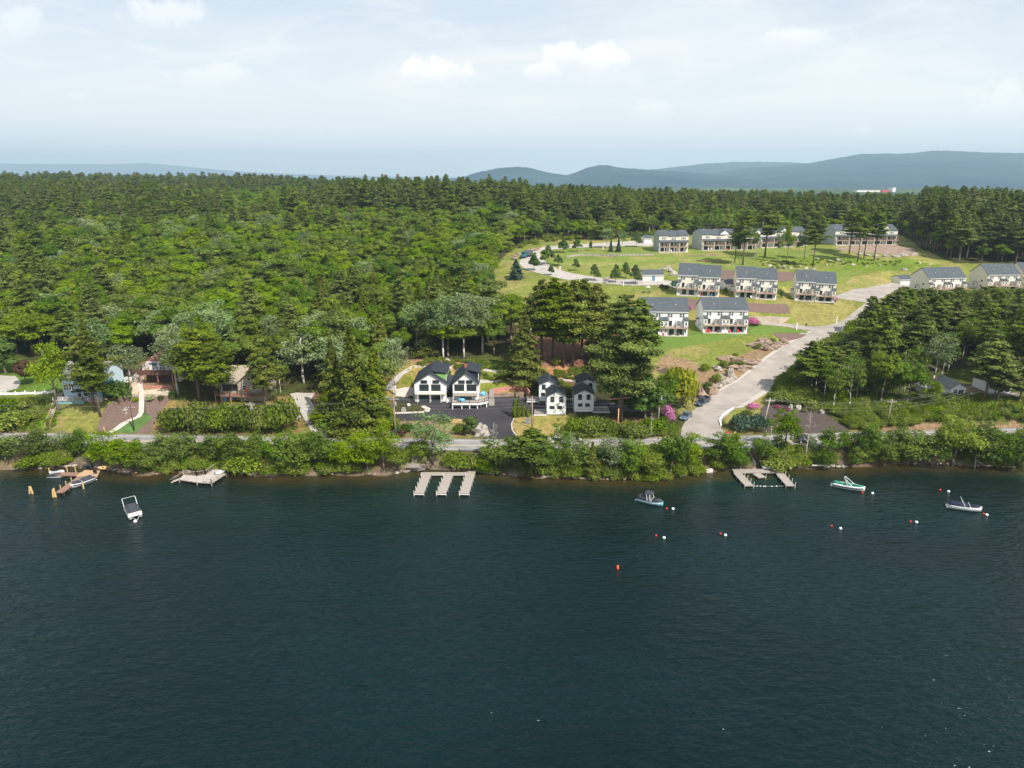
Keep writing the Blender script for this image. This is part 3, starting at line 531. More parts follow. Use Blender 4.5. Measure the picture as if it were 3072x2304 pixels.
sheet('driveway', [(-80,1150),(-80,1120),(0,1126),(45,1128),(64,1146),(52,1166),(0,1180),(-80,1182)], M['driveway'], 0.05)
sheet('driveway', [(1176,1196),(1200,1190),(1240,1197),(1342,1203),(1365,1196),(1481,1190),(1573,1194),(1594,1206),(1760,1203),(1900,1205),(1960,1236),(1700,1236),(1600,1232),(1560,1248),(1541,1255),(1533,1272),(1535,1290),(1546,1306),(1549,1320),(1448,1320),(1450,1306),(1441,1288),(1425,1272),(1387,1262),(1290,1261),(1200,1262),(1196,1300),(1204,1314),(1170,1314),(1160,1290),(1160,1255),(1168,1246),(1190,1243),(1262,1240),(1288,1236),(1290,1226),(1270,1217),(1235,1209),(1195,1205)], M['newasphalt'], 0.05)
sheet('path', [(1180,1170),(1204,1165),(1238,1164),(1250,1168),(1245,1190),(1212,1192),(1180,1188)], M['concrete'], 0.05)
sheet('path', [(1150,1170),(1175,1140),(1200,1118),(1235,1098),(1300,1094),(1400,1097),(1480,1110),(1560,1126),(1620,1134),(1700,1138),(1760,1146),(1760,1150),(1690,1143),(1610,1139),(1540,1130),(1470,1116),(1400,1103),(1300,1099),(1240,1104),(1210,1124),(1190,1148),(1185,1170)], M['gravel'], 0.05)
sheet('path', [(1440,1140),(1500,1140),(1560,1146),(1560,1150),(1500,1147),(1440,1150)], M['gravel'], 0.05)
sheet('kerb_strip', [(1165,1250),(1172,1243),(1262,1240),(1288,1236),(1292,1226),(1272,1217),(1262,1221),(1276,1228),(1272,1233),(1240,1236),(1175,1238)], M['concrete'], 0.09)
sheet('kerb_strip', [(1541,1255),(1533,1272),(1535,1290),(1546,1306),(1549,1306),(1538,1289),(1536,1272),(1544,1256)], M['concrete'], 0.09)
sheet('mulch_bank', [(2223,902),(2240,909),(2300,912),(2364,914),(2369,925),(2371,940),(2300,939),(2236,937),(2226,925)], M['mulch'], 0.06)
sheet('mulch_bank', [(2060,893),(2110,903),(2204,908),(2225,938),(2180,940),(2100,930),(2062,912)], M['mulch'], 0.06)
sheet('mulch_bank', [(1998,905),(2030,895),(2062,902),(2100,930),(2060,925)], M['mulch'], 0.06)
sheet('mulch_bank', [(2156,808),(2230,812),(2226,830),(2190,840),(2160,838)], M['mulch'], 0.06)
sheet('mulch_bank', [(2326,815),(2400,818),(2384,840),(2345,846),(2326,840)], M['mulch'], 0.06)
sheet('mulch_bank', [(2318,1001),(2370,999),(2420,1003),(2412,1012),(2370,1022),(2345,1023),(2330,1012)], M['mulch'], 0.06)
sheet('mulch_bank', [(2500,742),(2560,738),(2690,737),(2740,745),(2756,764),(2690,766),(2600,758),(2520,752)], M['rockred'], 0.06)
def striped(name, a, b_, period):
    m = mat(name, a, .95, .22, .8); nt = m.node_tree; N, L = nt.nodes.new, nt.links.new; bs = [n for n in nt.nodes if n.type == 'BSDF_PRINCIPLED'][0]; old = bs.inputs['Base Color'].links[0].from_socket
    g = N('ShaderNodeNewGeometry'); w = N('ShaderNodeTexWave'); w.inputs['Scale'].default_value = .314 / period * 10 / 3.14; w.inputs['Distortion'].default_value = .6; w.bands_direction = 'Y'; L(g.outputs['Position'], w.inputs['Vector'])
    mx = N('ShaderNodeMix'); mx.data_type = 'RGBA'; mx.blend_type = 'MIX'; mr = N('ShaderNodeMapRange'); mr.inputs['To Max'].default_value = .55; L(w.outputs['Fac'], mr.inputs['Value']); L(mr.outputs[0], mx.inputs[0]); L(old, mx.inputs[6]); mx.inputs[7].default_value = (*b_, 1); L(mx.outputs[2], bs.inputs['Base Color']); return m
M['mown'] = striped('mown_lawn', C(86, 110, 42), C(108, 128, 50), 3.0)
sheet('lawn', [(1930,1016),(1990,1013),(2062,1008),(2110,1000),(2180,1001),(2238,999),(2262,980),(2300,976),(2360,984),(2412,994),(2432,1001),(2380,998),(2318,1000),(2260,1004),(2200,1012),(2120,1028),(2050,1042),(1985,1048),(1935,1052)], M['mown'], 0.05)
sheet('garden_bed', [(2282,1225),(2296,1214),(2350,1216),(2442,1222),(2475,1240),(2507,1266),(2545,1288),(2553,1296),(2430,1299),(2340,1300),(2290,1298),(2282,1260)], M['mulchdark'], 0.06)
sheet('garden_bed', [(288,1294),(300,1262),(316,1222),(360,1192),(420,1185),(428,1230),(404,1250),(372,1268),(345,1286),(318,1300)], M['mulch'], 0.05)
sheet('garden_bed', [(400,1300),(430,1272),(455,1252),(438,1238),(434,1188),(515,1188),(500,1212),(480,1236),(462,1268),(450,1300)], M['mulch'], 0.05)
sheet('lawn', [(345,1297),(375,1272),(405,1252),(430,1240),(448,1244),(456,1256),(440,1272),(410,1294),(398,1302)], M['lawnf'], 0.06)
sheet('path', [(408,1250),(416,1240),(418,1180),(414,1160),(422,1130),(432,1132),(428,1160),(434,1182),(432,1236),(424,1250),(380,1272),(340,1298),(318,1300),(360,1272)], M['concrete'], 0.08)
sheet('sand_terrace', [(379,1180),(395,1150),(412,1135),(420,1150),(414,1185),(384,1186)], M['sand'], 0.05)
sheet('sand_terrace', [(434,1186),(432,1172),(470,1168),(508,1170),(512,1178),(495,1186)], M['sand'], 0.05)
sheet('garden_bed', [(1970,1112),(2000,1102),(2012,1112),(1990,1122)], M['mulchdark'], 0.05)
# ------------------------------------------------------------------ vegetation meshes
def quads_mesh(name, cen, nrm, size, tone, material, aspect=1.0, extra=None):
    """cen (n,3) leaf-clump centres, nrm (n,3), size (n,), tone (n,) -> four-sided leaf faces; extra = (verts, faces, material) bark in the same mesh"""
    rs = np.random.RandomState(len(cen)); n = len(cen); nr = nrm / (np.linalg.norm(nrm, axis=1, keepdims=True) + 1e-9)
    t = rs.randn(n, 3); t -= nr * (t * nr).sum(1, keepdims=True); t /= np.linalg.norm(t, axis=1, keepdims=True) + 1e-9; b = np.cross(nr, t)
    s = size[:, None]; v = np.stack([cen - t * s * 1.15, cen - b * s * .62 * aspect + nr * s * .18, cen + t * s * 1.15, cen + b * s * .62 * aspect - nr * s * .1], 1).reshape(-1, 3)
    ev, ef, em = extra if extra else ([], [], None)
    f = [tuple(r) for r in np.arange(4 * n).reshape(n, 4)] + [tuple(4 * n + i for i in q) for q in ef]
    me = bpy.data.meshes.new(name); me.from_pydata([tuple(p) for p in v] + list(ev), [], f); me.update(); me.materials.append(material)
    a = me.attributes.new('tone', 'FLOAT', 'FACE'); a.data.foreach_set('value', np.concatenate([tone, np.full(len(ef), .5)]).astype(np.float32))
    if em:
        me.materials.append(em); mi = np.zeros(len(f), np.int32); mi[n:] = 1; me.polygons.foreach_set('material_index', mi)
    return me
def sph(rs, n, zmin=-1.0):
    z = rs.uniform(zmin, 1, n); p = rs.uniform(0, 2 * np.pi, n); r = np.sqrt(1 - z * z); return np.stack([r * np.cos(p), r * np.sin(p), z], 1)
def limbs(seed, H, spread, n, r0, top=.75, base=.35, lean=0.0):
    rg = random.Random(seed); mb = MB(); x = lean; pts = [(0, 0, -.6)]; k = 5
    for i in range(1, k + 1): pts.append((rg.uniform(-.15, .15) + lean * i / k, rg.uniform(-.15, .15), H * top * i / k))
    for i in range(k): mb.tube(pts[i], pts[i + 1], r0 * (1 - .14 * i), r0 * (1 - .14 * (i + 1)), 6)
    for i in range(n):
        t = rg.uniform(base, top); a = rg.uniform(0, 6.28); l = spread * rg.uniform(.5, .9); z = H * t
        c = (lean * t / top, 0, z); e = (c[0] + math.cos(a) * l, math.sin(a) * l, z + l * rg.uniform(.3, .8)); mb.tube(c, e, r0 * .35, r0 * .1, 4)
    return mb
def broadleaf(seed, H=14.0, Rr=4.4, bottom=.2, lobes=26, per=260, leaf=.27, shape='round', mat_='broad', bark='bark', tonev=.5, sparse=1.0, trunk_r=.24, fea=0):
    rs = np.random.RandomState(seed); z0 = H * bottom; zc = (H + z0) / 2; hz = (H - z0) / 2; C_, N_, T_, S_ = [], [], [], []
    for k in range(lobes):
        d = sph(rs, 1, -.75)[0]; q = (rs.uniform(.35, .86) if shape != 'dome' else rs.uniform(.38, .66)) if k > 3 else .2; c = np.array([d[0] * Rr * q, d[1] * Rr * q, zc + d[2] * hz * q])
        f = (c[2] - z0) / (H - z0)
        if shape == 'pear': c[:2] *= max(.12, 1.15 * (1 - f ** 1.3)) * 1.1
        if shape == 'dome': c[2] += hz * .08
        if shape == 'slim': c[:2] *= .85 + .2 * (1 - f)
        r = Rr * (rs.uniform(.26, .46) if not fea else rs.uniform(.15, .34)) * (1 if shape == 'round' else (1.15 - .75 * f)); tn = rs.uniform(-tonev, tonev) * .5 + .5
        n = int(per * sparse * (r / (Rr * .36)) ** 2); p = sph(rs, n, -.55); rad = r * (1 - .35 * rs.rand(n) ** 2) * (1 + .18 * np.sin(p[:, 0] * 5 + k) * np.cos(p[:, 1] * 6))
        C_.append(c + p * rad[:, None] * np.array([1, 1, .8])); C_[-1] = C_[-1] + rs.randn(n, 3) * r * .22 * fea; N_.append(p + rs.randn(n, 3) * (.24 + .3 * fea) + np.array([0, 0, .3])); T_.append(np.clip(tn + rs.randn(n) * .09, 0, 1)); S_.append(leaf * rs.uniform(.6, 1.25, n))
    return (np.concatenate(C_), np.concatenate(N_), np.concatenate(S_), np.concatenate(T_)), limbs(seed, H, Rr * .7, 7, trunk_r, .8, bottom + .05), LM[mat_], M[bark]
def pine(seed, H=22.0, Rr=4.2, bare=.35, tiers=18, mat_='pine', leaf=.30, droop=0.02, dense=1.0, cone=False, trunk_r=.3, bark='barkp'):
    rs = np.random.RandomState(seed); C_, N_, T_, S_ = [], [], [], []; mb = MB(); mb.tube((0, 0, -.8), (0, 0, H * .5), trunk_r, trunk_r * .7, 7); mb.tube((0, 0, H * .5), (.1, .1, H * .97), trunk_r * .7, .05, 6)
    for k in range(tiers):
        f = (k + rs.uniform(-.3, .3)) / tiers; z = H * (bare + (1 - bare) * max(f, 0)); g = max(f, 0)
        L0 = Rr * ((1.02 - g) if cone else (min(1, .55 + 2.2 * g) * (1 - g ** 2.2) * .95 + .1)) * rs.uniform(.75, 1.15); nb = rs.randint(4, 7)
        a0 = rs.uniform(0, 6.28)
        for b in range(nb):
            a = a0 + 6.28 * b / nb + rs.uniform(-.35, .35); Lb = L0 * (rs.uniform(.55, 1.15) if not cone else rs.uniform(.8, 1.1)); rise = rs.uniform(-.02, .22) if not cone else -rs.uniform(.1, .35)
            e = np.array([math.cos(a) * Lb, math.sin(a) * Lb, z + Lb * rise]); mb.tube((0, 0, z), tuple(e * np.array([.92, .92, 1])), .06 + .02 * trunk_r, .02, 3)
            nt = max(3, int(Lb * 2.3 * dense)); tn = rs.uniform(.2, .8)
            for s in range(nt):
                u = .28 + .75 * (s + rs.rand()) / nt; w = (.28 + .75 * (1 - abs(u - .62))) * Lb * .30; c = np.array([e[0] * u, e[1] * u, z + (e[2] - z) * u - droop * u * u * Lb])
                n = int(19 * dense); p = rs.randn(n, 3) * np.array([w, w, .15 + .05 * Lb if not cone else .3]) * .62
                C_.append(c + p); N_.append(np.array([0, 0, 1.0]) + rs.randn(n, 3) * .42 + np.array([math.cos(a), math.sin(a), 0]) * .45); T_.append(np.clip(tn + rs.randn(n) * .15 + p[:, 2] * .3, 0, 1)); S_.append(leaf * rs.uniform(.6, 1.2, n))
    return (np.concatenate(C_), np.concatenate(N_), np.concatenate(S_), np.concatenate(T_)), mb, LM[mat_], M[bark]
def bush(seed, H=2.0, Rr=1.6, n=900, leaf=.2, mat_='yew', bumps=9, bark='bark', zmin=-.1):
    rs = np.random.RandomState(seed); C_, N_, T_, S_ = [], [], [], []
    for k in range(bumps):
        d = sph(rs, 1, 0)[0]; c = np.array([d[0] * Rr * .6, d[1] * Rr * .6, H * .38 + d[2] * H * .25]); r = Rr * rs.uniform(.35, .6); m = n // bumps; p = sph(rs, m, -.5)
        q = c + p * (r * (1 - .3 * rs.rand(m)[:, None] ** 2)) * np.array([1, 1, H / Rr * .62]); q[:, 2] = np.maximum(q[:, 2], 0.05)
        C_.append(q); C_[-1] = C_[-1] + rs.randn(m, 3) * r * .16; N_.append(p + rs.randn(m, 3) * .5 + np.array([0, 0, .3])); T_.append(np.clip(rs.uniform(.25, .75) + rs.randn(m) * .18, 0, 1)); S_.append(leaf * rs.uniform(.6, 1.2, m))
    mb = MB()
    for a in range(4): mb.tube((0, 0, -.3), (math.cos(a * 1.6) * Rr * .4, math.sin(a * 1.6) * Rr * .4, H * .6), .05, .02, 4)
    return (np.concatenate(C_), np.concatenate(N_), np.concatenate(S_), np.concatenate(T_)), mb, LM[mat_], M[bark]
def column(seed, H=5.0, Rr=.75):
    rs = np.random.RandomState(seed); n = 1700; z = rs.rand(n) ** .9; a = rs.uniform(0, 6.28, n); prof = np.sin(np.clip(z * 1.05 + .12, 0, 1) ** .75 * np.pi) ** .6 * (1 - z * .25); r = Rr * prof * (.75 + .25 * rs.rand(n)) * (1 + .12 * np.sin(a * 3 + z * 9))
    c = np.stack([np.cos(a) * r, np.sin(a) * r, z * H], 1); nn = np.stack([np.cos(a), np.sin(a), np.full(n, .3)], 1) + rs.randn(n, 3) * .35
    mb = MB(); mb.tube((0, 0, -.4), (0, 0, H * .7), .09, .03, 5); return (c, nn, .19 * rs.uniform(.6, 1.3, n), np.clip(.5 + rs.randn(n) * .2, 0, 1)), mb, LM['hem'], M['bark']
def dead(seed, H=9.0, n=26, r=.14, spread=2.2, bark='bleached'):
    rg = random.Random(seed); mb = MB(); mb.tube((0, 0, -.5), (.15, .1, H * .55), r, r * .6, 6); mb.tube((.15, .1, H * .55), (.05, .25, H), r * .6, .02, 5)
    for i in range(n):
        z = H * rg.uniform(.25, .95); a = rg.uniform(0, 6.28); l = spread * (1.1 - z / H) * rg.uniform(.5, 1.1) + .3; p = Vector((.1, .1, z)); e = p + Vector((math.cos(a) * l, math.sin(a) * l, l * rg.uniform(-.1, .6))); mb.tube(p, e, r * .3, .02, 4)
        for q in range(2): m_ = p.lerp(e, rg.uniform(.4, .8)); mb.tube(m_, m_ + Vector((rg.uniform(-.4, .4), rg.uniform(-.4, .4), rg.uniform(.1, .5))), r * .14, .012, 3)
    return mb
# prototypes: kind -> list of (leaf mesh, bark mesh, merged mesh, H, R)
PROTO = {}
def proto(kind, gens, H, Rr, merged=False):
    out = []
    for (arr, mb, lm, bm_) in gens:
        leaf = quads_mesh(kind + '_leaves', *arr, lm); tr = bpy.data.meshes.new(kind + '_trunk'); tr.from_pydata(mb.v, [], mb.f); tr.update(); tr.materials.append(bm_); tr.shade_smooth()
        one = quads_mesh(kind + '_whole', *arr, lm, extra=(mb.v, mb.f, bm_)) if merged else None
        out.append((leaf, tr, one))
    PROTO[kind] = (out, max(float(g_[0][0][:, 2].max()) for g_ in gens), Rr)
proto('oak', [broadleaf(i, 14, 4.4, .15, 22, 330, .25, 'dome', tonev=.4) for i in range(1, 5)] + [broadleaf(20, 14, 4.4), broadleaf(21, 15, 4.0, .2, 30, 200, mat_='broad2')] + [broadleaf(40 + i, 14, 4.4, .15, 20, 330, .25, 'dome', mat_='broad2') for i in range(2)], 14, 4.4, True)
proto('young', [broadleaf(60 + i, 9, 3.0, .08, 44, 150, .17, mat_='broad2', trunk_r=.12, fea=1) for i in range(4)] + [broadleaf(70 + i, 9, 3.0, .06, 40, 150, .17, mat_='broad', trunk_r=.12, fea=1) for i in range(2)], 9, 3.0, True)
proto('sparse', [broadleaf(80 + i, 9, 3.0, .12, 38, 90, .16, fea=1, mat_='grey' if i else 'broad2', trunk_r=.13) for i in range(3)], 9, 3.0)
proto('silver', [broadleaf(90 + i, 15, 4.2, .18, 42, 120, .22, fea=.8, mat_='grey', bark='barkw') for i in range(3)], 15, 4.2, True)
proto('birch', [broadleaf(100 + i, 12, 2.3, .2, 36, 110, .18, 'slim', 'broad2', 'barkw', trunk_r=.1, fea=1) for i in range(3)], 12, 2.3, True)
proto('bright', [broadleaf(110 + i, 12, 4.0, .26, 40, 170, .21, mat_='broad', fea=.8) for i in range(2)], 12, 4.0)
proto('darkleaf', [broadleaf(120 + i, 9, 3.4, .05, 18, 220, .27, mat_='dark') for i in range(2)], 9, 3.4)
proto('pear', [broadleaf(130 + i, 8, 3.1, .12, 34, 170, .25, 'pear', 'dark', trunk_r=.13) for i in range(3)], 8, 3.1)
proto('purple', [broadleaf(140, 7, 3.2, .12, 18, 200, .25, mat_='purple', trunk_r=.16)], 7, 3.2)
proto('pine', [pine(i, 22, 4.0) for i in range(200, 205)], 22, 4.0, True)
proto('tallpine', [pine(210 + i, 24, 4.2, .42, 14, dense=1.15) for i in range(3)], 24, 4.2)
proto('grove', [pine(215 + i, 20, 4.6, .32, 19, 'hem', .26, .05, 1.25, False, .3) for i in range(3)], 20, 4.6)
proto('bigpine', [pine(223, 29, 6.8, .25, 19, leaf=.30, dense=1.6, trunk_r=.55)], 29, 6.4)
proto('hemlock', [pine(230 + i, 18, 4.2, .06, 26, 'hem', .23, .05, 1.5, True, .26) for i in range(3)], 18, 4.2, True)
proto('thin', [pine(240 + i, 20, 4.4, .38, 15, 'hem', .25, .05, .9, False, .3) for i in range(2)], 20, 4.4)
proto('spruce', [pine(250 + i, 12, 2.6, .04, 22, 'blueg', .25, .04, 1.1, True, .16) for i in range(2)], 12, 2.6, True)
proto('bush', [bush(300 + i, 2.2, 2.15, 2600, .15, bumps=16) for i in range(3)], 2.2, 1.9)
proto('shrub', [bush(310 + i, 2.4, 1.8, 1500, .16, 'weed', 14) for i in range(4)], 2.4, 1.7, True)
proto('juniper', [bush(320, 2.0, 2.6, 1600, .2, 'blueg', 12)], 2.0, 2.6)
proto('limebush', [bush(325, 1.5, 1.8, 1000, .2, 'lime', 9)], 1.5, 1.8)
proto('pinkbush', [bush(330, 2.2, 1.8, 1100, .18, 'pink', 9)], 2.2, 1.8)
proto('magentabush', [bush(331, 1.5, 1.2, 600, .15, 'magenta', 7)], 1.5, 1.2)
proto('creambush', [bush(332, 1.5, 1.2, 600, .15, 'cream', 7)], 1.5, 1.2)
proto('darkbush', [bush(333, 1.8, 1.5, 900, .16, 'dark', 8)], 1.8, 1.5)
proto('redbush', [bush(334, 1.5, 1.4, 800, .16, 'purple', 8)], 1.5, 1.4)
proto('column', [column(340), column(341)], 5.0, .75)
KINDNAME = dict(oak='broadleaf_tree', young='broadleaf_tree', sparse='broadleaf_tree', silver='silver_leaved_tree', birch='birch_tree', bright='broadleaf_tree', darkleaf='broadleaf_tree', pear='ornamental_tree', purple='purple_leaved_tree', pine='pine_tree', tallpine='pine_tree', grove='pine_tree', bigpine='pine_tree', hemlock='hemlock_tree', thin='hemlock_tree', spruce='spruce_tree', bush='bush', shrub='shrub', juniper='juniper_bush', limebush='bush', pinkbush='flowering_bush', magentabush='flowering_bush', creambush='flowering_bush', darkbush='bush', redbush='bush', column='columnar_tree')
RNG = random.Random(77)
def plant(kind, loc, H, W, label, group=None, parts=True, rz=None):
    out, h0, r0 = PROTO[kind]; leaf, tr, one = RNG.choice(out); name = KINDNAME[kind]; tree = 'tree' in name
    sx = W / (2 * r0); sz = H / h0; rz = RNG.uniform(0, 6.28) if rz is None else rz
    if parts:
        e = empty(name, loc, rz, label, 'tree' if tree else 'bush', group); e.scale = (sx, sx, sz)
        for nm, me in (('crown' if tree else 'leaves', leaf), ('trunk' if tree else 'stem', tr)):
            o = bpy.data.objects.new(nm, me); COL.objects.link(o); o.parent = e
        return e
    o = bpy.data.objects.new(name, one or leaf); COL.objects.link(o); o.location = loc; o.rotation_euler = (0, 0, rz); o.scale = (sx, sx, sz)
    return tag(o, label, 'tree' if tree else 'bush', group)
def tree(kind, u, vb, vt, w, label, group=None, wide=1.0, **k):
    if 1370 < vb < 1440: w *= 1.12; vt -= 7 if vt < 1335 else 4
    b = G(u, vb); t = PY(u, vt, b.y); Z = b.y * CT + (CAMZ - b.z) * ST
    return plant(kind, b, max(t.z - b.z, .5), w / 3 * Z / F * wide, label, group, **k)

